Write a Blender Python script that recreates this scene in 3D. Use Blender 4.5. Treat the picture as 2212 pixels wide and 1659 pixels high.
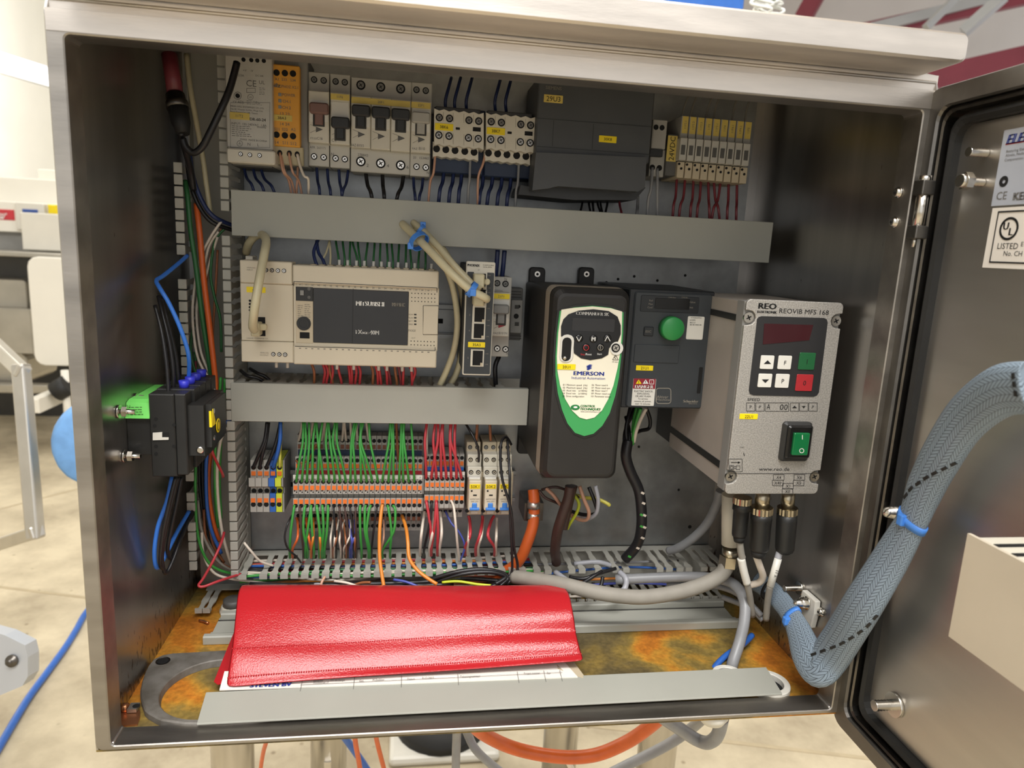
import bpy, bmesh, math, random
from mathutils import Vector, Matrix

for _o in list(bpy.data.objects):
    bpy.data.objects.remove(_o, do_unlink=True)
random.seed(7)
SC = bpy.context.scene
COL = SC.collection
ZO = 0.78                       # height of the cabinet opening's lower edge above the hall floor
# ------------------------------------------------------------------ camera
F_PX, CX, CY = 1512.2, 1106.0, 829.5
CW = Vector((0.2091634, -0.48859686, 0.37383193 + ZO))
RW = (Vector((0.98865404, -0.14135697, 0.05080742)),      # camera right
      Vector((0.0223765, -0.1958706, -0.98037442)),       # camera down
      Vector((0.14853443, 0.97038802, -0.19048519)))      # camera forward
cam_data = bpy.data.cameras.new('camera')
cam = bpy.data.objects.new('camera', cam_data)
COL.objects.link(cam)
r_, d_, f_ = RW
cam.matrix_world = Matrix(((r_.x, -d_.x, -f_.x, CW.x), (r_.y, -d_.y, -f_.y, CW.y), (r_.z, -d_.z, -f_.z, CW.z), (0, 0, 0, 1)))
cam_data.sensor_fit = 'HORIZONTAL'
cam_data.sensor_width = 36.0
cam_data.lens = F_PX / 2212.0 * 36.0
cam_data.clip_start = 0.02
cam_data.clip_end = 60
cam_data.dof.use_dof = True
cam_data.dof.focus_distance = 0.63
cam_data.dof.aperture_fstop = 9.0
SC.camera = cam
# ------------------------------------------------------------------ world, lights, exposure
world = bpy.data.worlds.new('hall_ambient'); SC.world = world
world.use_nodes = True
bg = world.node_tree.nodes['Background']
bg.inputs[0].default_value = (1.0, 0.99, 0.98, 1)
bg.inputs[1].default_value = 0.96
SC.view_settings.view_transform = 'Standard'
SC.view_settings.look = 'None'
SC.view_settings.gamma = 1.0
SC.view_settings.use_curve_mapping = False
SC.view_settings.exposure = 0.0
SC.cycles.use_denoising = True
SC.cycles.max_bounces = 7
SC.cycles.sample_clamp_indirect = 6.0

def area(name, loc, target, sx, sy, watts, col):
    l = bpy.data.lights.new(name, 'AREA'); l.shape = 'RECTANGLE'; l.size = sx; l.size_y = sy
    l.energy = watts; l.color = col
    o = bpy.data.objects.new(name, l); COL.objects.link(o)
    o.location = loc
    o.rotation_euler = (Vector(target) - Vector(loc)).to_track_quat('-Z', 'Y').to_euler()
    return o
# hall luminaires behind the photographer, over the machines and over the far floor, plus added lamps
area('hall_lamp_key', (-0.35, -2.3, 3.0), (0.28, 0.1, ZO + 0.15), 1.2, 0.5, 13, (1.0, 0.98, 0.96))
area('hall_lamp_over', (-0.10, -1.22, 3.2), (0.28, 0.05, ZO), 1.2, 0.9, 64, (1.0, 0.98, 0.96))
area('added_lamp_folder', (0.85, -1.18, 3.2), (0.32, 0.05, ZO), 0.8, 0.22, 30, (1.0, 0.98, 0.96))  # added lamp, placed to make a highlight on the folder's right half
area('hall_lamp_far', (-1.5, 3.6, 4.6), (-1.4, 3.2, 0), 3.0, 2.0, 95, (1.0, 0.98, 0.93))
area('added_lamp_wall', (-2.6, 6.0, 3.6), (-4.5, 6.2, 2.6), 1.6, 1.0, 240, (1.0, 0.99, 0.97))  # added lamp close to the wall, there only to brighten it
area('hall_lamp_floor', (0.6, 1.1, 3.6), (0.5, 1.2, 0), 1.6, 1.0, 60, (1.0, 0.98, 0.94))

# ------------------------------------------------------------------ pixel to point on a known plane
def _ray(x, y):
    a, b = (x - CX) / F_PX, (y - CY) / F_PX
    return RW[0] * a + RW[1] * b + RW[2]
def A(x, y, Y):
    d = _ray(x, y); return CW + d * ((Y - CW.y) / d.y)
def AX(x, y, X):
    d = _ray(x, y); return CW + d * ((X - CW.x) / d.x)
def AZ(x, y, Z):
    d = _ray(x, y); return CW + d * ((Z + ZO - CW.z) / d.z)
def AD(x, y, dist):
    return CW + _ray(x, y) * dist
def PX(x, y, Y):
    """metres per pixel near this point"""
    return (A(x + 1, y, Y) - A(x, y, Y)).length

# ------------------------------------------------------------------ materials
def lin(h):
    h = h.lstrip('#'); c = [int(h[i:i + 2], 16) / 255 for i in (0, 2, 4)]
    return tuple(v / 12.92 if v <= 0.04045 else ((v + 0.055) / 1.055) ** 2.4 for v in c) + (1,)
MATS = {}
def M(name, col, rough=0.5, metal=0.0, var=0.12, vscale=40.0, bump=0.0, bscale=300.0, stretch=None, rvar=0.0, col2=None, emit=0.0, trans=0.0, coat=0.0):
    m = bpy.data.materials.new(name); m.use_nodes = True
    nt = m.node_tree; n = nt.nodes; b = n['Principled BSDF']
    b.inputs['Roughness'].default_value = rough
    b.inputs['Metallic'].default_value = metal
    if coat: b.inputs['Coat Weight'].default_value = coat
    c = lin(col)
    tc = n.new('ShaderNodeTexCoord'); mp = n.new('ShaderNodeMapping')
    nt.links.new(tc.outputs['Object'], mp.inputs['Vector'])
    if stretch: mp.inputs['Scale'].default_value = stretch
    if var > 0 or col2 or rvar:
        ns = n.new('ShaderNodeTexNoise'); ns.inputs['Scale'].default_value = vscale; ns.inputs['Detail'].default_value = 4
        nt.links.new(mp.outputs[0], ns.inputs['Vector'])
        rp = n.new('ShaderNodeValToRGB')
        k = lin(col2) if col2 else tuple(v * (1 - var) for v in c[:3]) + (1,)
        rp.color_ramp.elements[0].color = k
        rp.color_ramp.elements[1].color = tuple(min(1, v * (1 + var * 0.5)) for v in c[:3]) + (1,)
        rp.color_ramp.elements[0].position = 0.35; rp.color_ramp.elements[1].position = 0.65
        nt.links.new(ns.outputs['Fac'], rp.inputs[0]); nt.links.new(rp.outputs[0], b.inputs['Base Color'])
        if rvar:
            mr = n.new('ShaderNodeMapRange'); mr.inputs[3].default_value = max(0.03, rough - rvar); mr.inputs[4].default_value = min(1, rough + rvar)
            nt.links.new(ns.outputs['Fac'], mr.inputs[0]); nt.links.new(mr.outputs[0], b.inputs['Roughness'])
    else:
        b.inputs['Base Color'].default_value = c
    if bump:
        n2 = n.new('ShaderNodeTexNoise'); n2.inputs['Scale'].default_value = bscale; n2.inputs['Detail'].default_value = 3
        nt.links.new(mp.outputs[0], n2.inputs['Vector'])
        bp = n.new('ShaderNodeBump'); bp.inputs['Strength'].default_value = bump; bp.inputs['Distance'].default_value = 0.001
        nt.links.new(n2.outputs['Fac'], bp.inputs['Height']); nt.links.new(bp.outputs[0], b.inputs['Normal'])
    if emit:
        b.inputs['Emission Color'].default_value = c; b.inputs['Emission Strength'].default_value = emit
    if trans:
        b.inputs['Transmission Weight'].default_value = trans
    MATS[name] = m
    return m

M('steel_side', '#b2afab', 0.32, 1.0, 0.16, 30, 0.05, 500, (1, 1, 0.12), 0.07)
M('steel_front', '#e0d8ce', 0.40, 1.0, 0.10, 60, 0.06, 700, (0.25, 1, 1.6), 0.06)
M('steel_frame', '#a8a39c', 0.42, 1.0, 0.18, 50, 0.08, 600, (0.2, 1, 1), 0.08)
M('steel_door', '#cbc7c1', 0.40, 1.0, 0.10, 25, 0.04, 500, (1, 0.15, 1), 0.05)
M('steel_tube', '#c9c4ba', 0.30, 1.0, 0.08, 30, 0.05, 400, (1, 1, 0.1), 0.05)
M('steel_screw', '#d8d4cc', 0.22, 1.0, 0.05)
M('steel_dark', '#6d6964', 0.35, 1.0, 0.2, 60, 0.1, 400)
M('brass_nickel', '#c4baa4', 0.28, 1.0, 0.1, 80)
M('galvanised', '#9a9c9c', 0.42, 0.85, 0.22, 35, 0.06, 200, None, 0.10)
M('flange_grey', '#77736d', 0.62, 0.25, 0.2, 60, 0.15, 300, col2='#5f5a52')
M('duct_grey', '#b0aea4', 0.48, 0, 0.05, 20, 0.02, 500)
M('duct_dark', '#8d8b83', 0.6, 0, 0.08, 30)
M('cover_grey', '#aaaaa0', 0.5, 0, 0.06, 8, 0.03, 600)
M('beige', '#d2c7b0', 0.5, 0, 0.05, 15, 0.03, 700)
M('beige_side', '#c6b89d', 0.55, 0, 0.06, 15)
M('white_plastic', '#dcd9cf', 0.4, 0, 0.04, 20)
M('cream_plastic', '#d5cfbf', 0.45, 0, 0.05, 20)
M('breaker_grey', '#c2bfb6', 0.45, 0, 0.05, 20)
M('breaker_dim', '#aeaba3', 0.5, 0, 0.05, 20)
M('black', '#232322', 0.45, 0, 0.15, 40, 0.03, 600)
M('black_gloss', '#141414', 0.22, 0, 0.1, 40)
M('hole_black', '#0a0a0a', 0.8, 0, 0.0)
M('panel_black', '#2b2b2c', 0.35, 0, 0.08, 20, 0.02, 800)
M('drive_black', '#211f1d', 0.48, 0, 0.12, 30, 0.08, 900)
M('drive_olive', '#94897a', 0.5, 0, 0.1, 30, 0.05, 700)
M('altivar_grey', '#363a3d', 0.5, 0, 0.08, 30, 0.06, 900)
M('altivar_dark', '#24272a', 0.4, 0, 0.08, 30)
M('siemens_grey', '#4c4e50', 0.5, 0, 0.08, 25, 0.05, 800)
M('siemens_dark', '#303234', 0.5, 0, 0.08, 25)
M('slot_dark', '#3a3936', 0.6, 0, 0.1, 30)
M('yellow', '#f4d80c', 0.45, 0, 0.04, 30)
M('yellow_pale', '#d8bf62', 0.5, 0, 0.05, 30)
M('orange', '#f0782a', 0.4, 0, 0.06, 60)
M('relay_orange', '#e3a23c', 0.5, 0, 0.05, 20)
M('brown_button', '#7d4a33', 0.5, 0, 0.1, 60)
M('blue', '#2f66b8', 0.42, 0, 0.06, 40)
M('blue_tie', '#4b8ae0', 0.4, 0, 0.05, 60)
M('blue_lever', '#3c83d8', 0.4, 0, 0.05, 40)
M('ferrule_blue', '#3338c8', 0.45, 0, 0.05, 60)
M('navy', '#26344e', 0.5, 0, 0.1, 40)
M('green', '#2f8f4a', 0.42, 0, 0.06, 60, 0.10, 1500)
M('green_flat', '#3c9a55', 0.4, 0, 0.04, 20)
M('green_label', '#7be06a', 0.5, 0, 0.05, 40)
M('earth_yellow', '#c9d436', 0.45, 0, 0.05, 40)
M('red', '#c0343c', 0.4, 0, 0.06, 30)
M('red_strip', '#a5272d', 0.45, 0, 0.08, 30)
M('maroon', '#8c1f30', 0.45, 0, 0.05, 30)
M('folder_red', '#b02329', 0.15, 0, 0.05, 14, 0.20, 800)
MATS['folder_red'].node_tree.nodes['Principled BSDF'].inputs['Specular IOR Level'].default_value = 0.38
M('paper', '#ece6dc', 0.8, 0, 0.03, 20)
M('handle_brown', '#7c5e56', 0.5, 0, 0.05)
M('mid_grey', '#8b8a86', 0.5, 0, 0.06, 30)
M('dark_grey', '#5a5956', 0.5, 0, 0.06, 30)
M('rubber', '#1b1b1a', 0.6, 0, 0.15, 60, 0.1, 600)
M('display_red', '#3a1218', 0.15, 0, 0.05, 20)
M('print_black', '#181818', 0.6, 0, 0)
M('print_grey', '#6e6c68', 0.6, 0, 0)
M('print_white', '#e8e6e0', 0.6, 0, 0)
M('print_blue', '#22358c', 0.6, 0, 0)
M('print_green', '#1f7a3c', 0.6, 0, 0)
M('print_red', '#c02a30', 0.6, 0, 0)
M('print_soft', '#8a8478', 0.7, 0, 0)
M('copper', '#c98a62', 0.35, 0.9, 0.1, 50)
M('tinned', '#d9d6d0', 0.3, 0.9, 0.12, 80, 0.1, 300)
# wire insulation
for _n, _c in (('w_green', '#3f9a42'), ('w_dkgreen', '#2f6a3c'), ('w_red', '#bf3a42'), ('w_orange', '#e08a34'), ('w_cable_orange', '#d9652c'), ('w_black', '#1e1d1f'),
               ('w_brown', '#9a5f3c'), ('w_white', '#e2d6c6'), ('w_blue', '#2f63b6'), ('w_brightblue', '#3f83ea'), ('w_navy', '#27345f'), ('w_grey', '#8f9092'), ('w_ltgrey', '#a9aab0'),
               ('w_cream', '#cdc3a0'), ('w_pink', '#c99a80'), ('w_yellow', '#d8cf5a'), ('w_violetblue', '#4a55a8'), ('w_maroon', '#7a3038'), ('w_dirty', '#8f8a80'), ('w_darkbrown', '#4a3530')):
    M(_n, _c, 0.36, 0, 0.08, 60, 0.03, 500)
MATS['w_dirty'].node_tree.nodes['Principled BSDF'].inputs['Roughness'].default_value = 0.7

def special_mats():
    # rusty cabinet floor: grey-brown film with orange and yellow deposits
    m = M('rusty_floor', '#6a5a36', 0.55, 0.1, 0.2, 20, 0.35, 220)
    nt = m.node_tree; n = nt.nodes; b = n['Principled BSDF']
    tc = n.new('ShaderNodeTexCoord')
    big = n.new('ShaderNodeTexNoise'); big.inputs['Scale'].default_value = 9; big.inputs['Detail'].default_value = 6; big.inputs['Distortion'].default_value = 0.8
    fine = n.new('ShaderNodeTexNoise'); fine.inputs['Scale'].default_value = 260; fine.inputs['Detail'].default_value = 2
    nt.links.new(tc.outputs['Object'], big.inputs['Vector']); nt.links.new(tc.outputs['Object'], fine.inputs['Vector'])
    rp = n.new('ShaderNodeValToRGB'); e = rp.color_ramp.elements
    e[0].position = 0.30; e[0].color = lin('#4a4230'); e[1].position = 0.78; e[1].color = lin('#a8641f')
    for p, c in ((0.47, '#655735'), (0.56, '#8a7338'), (0.63, '#b58430'), (0.70, '#bd7524')):
        q = e.new(p); q.color = lin(c)
    # deposits gather along the two side walls
    sp = n.new('ShaderNodeSeparateXYZ'); nt.links.new(tc.outputs['Object'], sp.inputs[0])
    ab = n.new('ShaderNodeMath'); ab.operation = 'ABSOLUTE'; nt.links.new(sp.outputs[0], ab.inputs[0])
    mr = n.new('ShaderNodeMapRange'); mr.inputs[1].default_value = 0.20; mr.inputs[2].default_value = 0.30; mr.inputs[3].default_value = 0.0; mr.inputs[4].default_value = 0.11
    nt.links.new(ab.outputs[0], mr.inputs[0])
    ad = n.new('ShaderNodeMath'); ad.operation = 'ADD'; nt.links.new(big.outputs['Fac'], ad.inputs[0]); nt.links.new(mr.outputs[0], ad.inputs[1])
    nt.links.new(ad.outputs[0], rp.inputs[0])
    mx = n.new('ShaderNodeMixRGB'); mx.blend_type = 'OVERLAY'; mx.inputs[0].default_value = 0.55
    nt.links.new(rp.outputs[0], mx.inputs[1]); nt.links.new(fine.outputs['Fac'], mx.inputs[2])
    nt.links.new(mx.outputs[0], b.inputs['Base Color'])
    # concrete
    m = M('concrete', '#cdbf9e', 0.75, 0, 0.12, 2.2, 0.15, 60)
    nt = m.node_tree; n = nt.nodes; b = n['Principled BSDF']
    tc = n.new('ShaderNodeTexCoord')
    s1 = n.new('ShaderNodeTexNoise'); s1.inputs['Scale'].default_value = 3.5; s1.inputs['Detail'].default_value = 8; s1.inputs['Roughness'].default_value = 0.65
    nt.links.new(tc.outputs['Object'], s1.inputs['Vector'])
    rp = n.new('ShaderNodeValToRGB'); e = rp.color_ramp.elements
    e[0].position = 0.32; e[0].color = lin('#9d9078'); e[1].position = 0.62; e[1].color = lin('#cbbea2')
    nt.links.new(s1.outputs['Fac'], rp.inputs[0])
    s2 = n.new('ShaderNodeTexVoronoi'); s2.inputs['Scale'].default_value = 14
    nt.links.new(tc.outputs['Object'], s2.inputs['Vector'])
    r2 = n.new('ShaderNodeValToRGB'); r2.color_ramp.elements[0].position = 0.03; r2.color_ramp.elements[0].color = lin('#8c7d62'); r2.color_ramp.elements[1].position = 0.10; r2.color_ramp.elements[1].color = (1, 1, 1, 1)
    nt.links.new(s2.outputs['Distance'], r2.inputs[0])
    mx = n.new('ShaderNodeMixRGB'); mx.blend_type = 'MULTIPLY'; mx.inputs[0].default_value = 0.6
    nt.links.new(rp.outputs[0], mx.inputs[1]); nt.links.new(r2.outputs[0], mx.inputs[2]); nt.links.new(mx.outputs[0], b.inputs['Base Color'])
    # hammered / speckled aluminium paint
    m = M('speckle_alu', '#b3afa8', 0.42, 0.55, 0.1, 900, 0.25, 900)
    nt = m.node_tree; n = nt.nodes; b = n['Principled BSDF']
    rp = [x for x in n if x.type == 'VALTORGB'][0]
    rp.color_ramp.elements[0].color = lin('#a8a49d'); rp.color_ramp.elements[1].color = lin('#cbc7c0')
    # wavy braid: herringbone from UV
    m = M('braid', '#8d9dac', 0.45, 0, 0.0)
    nt = m.node_tree; n = nt.nodes; b = n['Principled BSDF']
    uv = n.new('ShaderNodeUVMap')
    sx = n.new('ShaderNodeSeparateXYZ'); nt.links.new(uv.outputs[0], sx.inputs[0])
    def mt(op, a, c=None, v=None):
        q = n.new('ShaderNodeMath'); q.operation = op
        nt.links.new(a, q.inputs[0])
        if c is not None: nt.links.new(c, q.inputs[1])
        if v is not None: q.inputs[1].default_value = v
        return q.outputs[0]
    u = mt('MULTIPLY', sx.outputs[0], v=22.0)          # around
    v = mt('MULTIPLY', sx.outputs[1], v=300.0)         # along (metres)
    tri = mt('PINGPONG', u, v=1.0)
    h = mt('ADD', v, mt('MULTIPLY', tri, v=1.6))
    saw = mt('FRACT', h)
    edge = mt('LESS_THAN', saw, v=0.22)
    col = mt('FRACT', u)
    edge2 = mt('LESS_THAN', col, v=0.13)
    hole = mt('MULTIPLY', edge, v=0.75)
    hole2 = mt('MAXIMUM', hole, mt('MULTIPLY', edge2, v=0.45))
    mx = n.new('ShaderNodeMixRGB'); mx.inputs[1].default_value = lin('#8a9aa8'); mx.inputs[2].default_value = lin('#22282e')
    nt.links.new(hole2, mx.inputs[0]); nt.links.new(mx.outputs[0], b.inputs['Base Color'])
    bp = n.new('ShaderNodeBump'); bp.inputs['Strength'].default_value = 0.7; bp.inputs['Distance'].default_value = 0.0008; bp.invert = True
    nt.links.new(hole2, bp.inputs['Height']); nt.links.new(bp.outputs[0], b.inputs['Normal'])
special_mats()
def rust_spatter():
    m = MATS['steel_side']; nt = m.node_tree; n = nt.nodes; b = n['Principled BSDF']
    geo = n.new('ShaderNodeNewGeometry'); sp = n.new('ShaderNodeSeparateXYZ'); nt.links.new(geo.outputs['Position'], sp.inputs[0])
    mr = n.new('ShaderNodeMapRange'); mr.inputs[1].default_value = ZO + 0.0; mr.inputs[2].default_value = ZO + 0.075; mr.inputs[3].default_value = 0.20; mr.inputs[4].default_value = 0.0
    nt.links.new(sp.outputs[2], mr.inputs[0])
    mp = n.new('ShaderNodeMapping'); mp.inputs['Scale'].default_value = (1, 1, 0.35); nt.links.new(geo.outputs['Position'], mp.inputs[0])
    ns = n.new('ShaderNodeTexNoise'); ns.inputs['Scale'].default_value = 240; ns.inputs['Detail'].default_value = 2; nt.links.new(mp.outputs[0], ns.inputs['Vector'])
    ad = n.new('ShaderNodeMath'); ad.operation = 'ADD'; nt.links.new(ns.outputs['Fac'], ad.inputs[0]); nt.links.new(mr.outputs[0], ad.inputs[1])
    gt = n.new('ShaderNodeMapRange'); gt.inputs[1].default_value = 0.74; gt.inputs[2].default_value = 0.79; nt.links.new(ad.outputs[0], gt.inputs[0])
    src = b.inputs['Base Color'].links[0].from_socket
    mx = n.new('ShaderNodeMixRGB'); mx.inputs[2].default_value = lin('#3a2a18'); nt.links.new(gt.outputs[0], mx.inputs[0]); nt.links.new(src, mx.inputs[1]); nt.links.new(mx.outputs[0], b.inputs['Base Color'])
    iv = n.new('ShaderNodeMath'); iv.operation = 'SUBTRACT'; iv.inputs[0].default_value = 1.0; nt.links.new(gt.outputs[0], iv.inputs[1]); nt.links.new(iv.outputs[0], b.inputs['Metallic'])
rust_spatter()

# ------------------------------------------------------------------ mesh builder
ORD = ['first', 'second', 'third', 'fourth', 'fifth', 'sixth', 'seventh', 'eighth', 'ninth', 'tenth', 'eleventh', 'twelfth', 'thirteenth', 'fourteenth', 'fifteenth', 'sixteenth', 'seventeenth', 'eighteenth', 'nineteenth', 'twentieth'] + ['twenty-' + w for w in ('first', 'second', 'third', 'fourth')]
class MB:
    def __init__(s):
        s.v = []; s.f = []; s.sm = []; s.uv = None
    def quad(s, *p):
        b = len(s.v); s.v += [tuple(q) for q in p]; s.f.append(tuple(range(b, b + len(p)))); s.sm.append(False); return s
    def box(s, x0, x1, y0, y1, z0, z1):
        b = len(s.v)
        s.v += [(x, y, z) for z in (z0, z1) for y in (y0, y1) for x in (x0, x1)]
        for q in ((0, 2, 3, 1), (4, 5, 7, 6), (0, 1, 5, 4), (2, 6, 7, 3), (0, 4, 6, 2), (1, 3, 7, 5)):
            s.f.append(tuple(b + i for i in q)); s.sm.append(False)
        return s
    def loops(s, loops, cap0=True, cap1=True, smooth=False, closed=True):
        n = len(loops[0]); b = len(s.v)
        for l in loops: s.v += [tuple(p) for p in l]
        for i in range(len(loops) - 1):
            for j in range(n if closed else n - 1):
                k = (j + 1) % n
                s.f.append((b + i * n + j, b + i * n + k, b + (i + 1) * n + k, b + (i + 1) * n + j)); s.sm.append(smooth)
        if cap0: s.f.append(tuple(b + j for j in reversed(range(n)))); s.sm.append(False)
        if cap1: s.f.append(tuple(b + (len(loops) - 1) * n + j for j in range(n))); s.sm.append(False)
        return s
    def outline(s, x0, x1, z0, z1, r, n=3):
        r = max(1e-5, min(r, (x1 - x0) / 2 - 1e-5, (z1 - z0) / 2 - 1e-5)); o = []
        for cx, cz, a0 in ((x1 - r, z1 - r, 0), (x0 + r, z1 - r, 90), (x0 + r, z0 + r, 180), (x1 - r, z0 + r, 270)):
            for i in range(n + 1):
                a = math.radians(a0 + 90 * i / n); o.append((cx + r * math.cos(a), cz + r * math.sin(a)))
        return o
    def rb(s, x0, x1, z0, z1, yf, yb, r=0.001, ch=0.0006, n=3):
        """front-facing rounded box: rounded outline in XZ, chamfered front edge"""
        if x0 > x1: x0, x1 = x1, x0
        if z0 > z1: z0, z1 = z1, z0
        o = s.outline(x0, x1, z0, z1, r, n); i = s.outline(x0 + ch, x1 - ch, z0 + ch, z1 - ch, max(r - ch, 1e-4), n)
        return s.loops([[(x, yf, z) for x, z in i], [(x, yf + ch, z) for x, z in o], [(x, yb, z) for x, z in o]][::-1] if False else [[(x, yf, z) for x, z in i], [(x, yf + ch, z) for x, z in o], [(x, yb, z) for x, z in o]])
    def pb(s, x0, y0, x1, y1, yf, yb, r=0.001, ch=0.0006, n=3):
        ym, xm = (y0 + y1) / 2, (x0 + x1) / 2
        return s.rb(A(x0, ym, yf).x, A(x1, ym, yf).x, A(xm, y1, yf).z, A(xm, y0, yf).z, yf, yb, r, ch, n)
    def prism(s, pts, y0, y1):
        """polygon of (x,z) extruded along Y"""
        return s.loops([[(x, y0, z) for x, z in pts], [(x, y1, z) for x, z in pts]])
    def prismx(s, pts, x0, x1):
        """polygon of (y,z) extruded along X"""
        return s.loops([[(x0, y, z) for y, z in pts], [(x1, y, z) for y, z in pts]])
    def pp(s, pix, y0, y1):
        """pixel polygon on plane y0 extruded straight back to y1"""
        q = [A(x, y, y0) for x, y in pix]
        return s.prism([(p.x, p.z) for p in q], y0, y1)
    def cyl(s, p0, p1, r0, r1=None, n=12, cap=True, smooth=True):
        r1 = r0 if r1 is None else r1
        p0, p1 = Vector(p0), Vector(p1); d = (p1 - p0).normalized()
        u = d.orthogonal().normalized(); w = d.cross(u)
        L = [[p + (u * math.cos(2 * math.pi * i / n) + w * math.sin(2 * math.pi * i / n)) * r for i in range(n)] for p, r in ((p0, r0), (p1, r1))]
        return s.loops(L, cap, cap, smooth)
    def lathe(s, p, d, prof, n=14, cap=True):
        p, d = Vector(p), Vector(d).normalized(); u = d.orthogonal().normalized(); w = d.cross(u)
        L = [[p + d * h + (u * math.cos(2 * math.pi * i / n) + w * math.sin(2 * math.pi * i / n)) * max(r, 1e-6) for i in range(n)] for h, r in prof]
        return s.loops(L, cap, cap, True)
    def disc(s, c, r, n=12, th=0.0004, rz=None):
        """thin front-facing disc"""
        rz = rz or r
        o = [(c[0] + r * math.cos(2 * math.pi * i / n), c[2] + rz * math.sin(2 * math.pi * i / n)) for i in range(n)]
        return s.prism(o, c[1] - th, c[1])
    def ring(s, c, r0, r1, y0, y1, n=24):
        o = lambda r, y: [(c[0] + r * math.cos(2 * math.pi * i / n), y, c[2] + r * math.sin(2 * math.pi * i / n)) for i in range(n)]
        return s.loops([o(r0, y1), o(r0, y0), o(r1, y0), o(r1, y1)], False, False)
    def frame(s, x0, x1, z0, z1, t, yf, yb):
        """flat rectangular ring"""
        a = [(x0, z0), (x1, z0), (x1, z1), (x0, z1)]; b = [(x0 + t, z0 + t), (x1 - t, z0 + t), (x1 - t, z1 - t), (x0 + t, z1 - t)]
        return s.loops([[(x, yb, z) for x, z in b], [(x, yf, z) for x, z in b], [(x, yf, z) for x, z in a], [(x, yb, z) for x, z in a], [(x, yb, z) for x, z in b]], False, False)
    def tube(s, pts, r, n=8, sub=5, cap=True, flat=None):
        pts = [Vector(p) for p in pts]; rs = r if isinstance(r, (list, tuple)) else [r] * len(pts)
        P, R = [], []
        for i in range(len(pts) - 1):
            p0 = pts[max(i - 1, 0)]; p1, p2 = pts[i], pts[i + 1]; p3 = pts[min(i + 2, len(pts) - 1)]
            for k in range(sub):
                t = k / sub; t2, t3 = t * t, t * t * t
                P.append(0.5 * ((2 * p1) + (p2 - p0) * t + (2 * p0 - 5 * p1 + 4 * p2 - p3) * t2 + (3 * p1 - p0 - 3 * p2 + p3) * t3)); R.append(rs[i] * (1 - t) + rs[i + 1] * t)
        P.append(pts[-1]); R.append(rs[-1])
        T = [(P[min(i + 1, len(P) - 1)] - P[max(i - 1, 0)]).normalized() for i in range(len(P))]
        u = Vector(flat).cross(T[0]).normalized() if flat is not None else T[0].orthogonal().normalized()
        L = []; acc = 0.0; vs = []
        for i, (p, t) in enumerate(zip(P, T)):
            u = (u - t * u.dot(t)).normalized(); w = t.cross(u)
            if i: acc += (p - P[i - 1]).length
            vs.append(acc)
            k = 1.0 if flat is None else 0.45
            L.append([p + (u * math.cos(2 * math.pi * j / n) + w * math.sin(2 * math.pi * j / n) * k) * R[i] for j in range(n)])
        b = len(s.v); s.loops(L, cap, cap, True); s.rings = (P, L, T)
        s.tubeuv = (b, n, vs)
        return s
    def ball(s, c, r, n=12, m=7, sq=(1, 1, 1)):
        L = []
        for i in range(m + 1):
            a = math.pi * i / m
            L.append([(c[0] + sq[0] * r * math.sin(a) * math.cos(2 * math.pi * j / n) + (1e-7 * j), c[1] + sq[1] * r * math.sin(a) * math.sin(2 * math.pi * j / n), c[2] + sq[2] * r * math.cos(a)) for j in range(n)])
        return s.loops(L, False, False, True)

def wloc(o):
    v = Vector((0, 0, 0))
    while o is not None:
        v += o.location; o = o.parent
    return v
def add(name, mb, mat, parent=None, bevel=0.0, uv=False):
    base = wloc(parent) if parent else None
    if base is None:
        xs = [p[0] for p in mb.v]; ys = [p[1] for p in mb.v]; zs = [p[2] for p in mb.v]
        base = Vector(((min(xs) + max(xs)) / 2, (min(ys) + max(ys)) / 2, min(zs)))
    me = bpy.data.meshes.new(name)
    me.from_pydata([(p[0] - base.x, p[1] - base.y, p[2] - base.z) for p in mb.v], [], mb.f)
    me.polygons.foreach_set('use_smooth', mb.sm)
    if uv:
        b, n, vs = mb.tubeuv; lay = me.uv_layers.new(name='UVMap')
        for pl in me.polygons:
            js = [(vi - b) % n for vi in pl.vertices]; wrap = max(js) - min(js) > 2
            for li in pl.loop_indices:
                vi = me.loops[li].vertex_index; i, j = divmod(vi - b, n)
                uu = j / n + (1 if wrap and j == 0 else 0)
                lay.data[li].uv = (uu, vs[min(i, len(vs) - 1)])
    bm = bmesh.new(); bm.from_mesh(me); bmesh.ops.recalc_face_normals(bm, faces=bm.faces); bm.to_mesh(me); bm.free()
    me.materials.append(MATS[mat])
    o = bpy.data.objects.new(name, me); COL.objects.link(o)
    if parent: o.parent = parent
    else: o.location = base
    if bevel:
        md = o.modifiers.new('edge', 'BEVEL'); md.width = bevel; md.segments = 2; md.limit_method = 'ANGLE'
    return o
def tag(o, label, cat, group=None, kind=None):
    if label: o['label'] = label
    if cat: o['category'] = cat
    if group: o['group'] = group
    if kind: o['kind'] = kind
    return o
def thing(name, label, cat, loc, group=None):
    o = bpy.data.objects.new(name, None); COL.objects.link(o); o.location = Vector(loc); o.empty_display_size = 0.01
    return tag(o, label, cat, group)
def structure(o):
    o['kind'] = 'structure'; return o
def dup(root, off, label=None, group=None):
    def cp(o, par):
        c = o.copy(); COL.objects.link(c); c.parent = par
        if par is None: c.location = o.location + Vector(off)
        for ch in [q for q in KIDS.get(o.name, [])]: cp(ch, c)
        return c
    KIDS = {}
    def walk(o):
        KIDS[o.name] = list(o.children)
        for ch in o.children: walk(ch)
    walk(root)
    c = cp(root, None)
    if label: c['label'] = label
    if group: c['group'] = group
    return c

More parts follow.
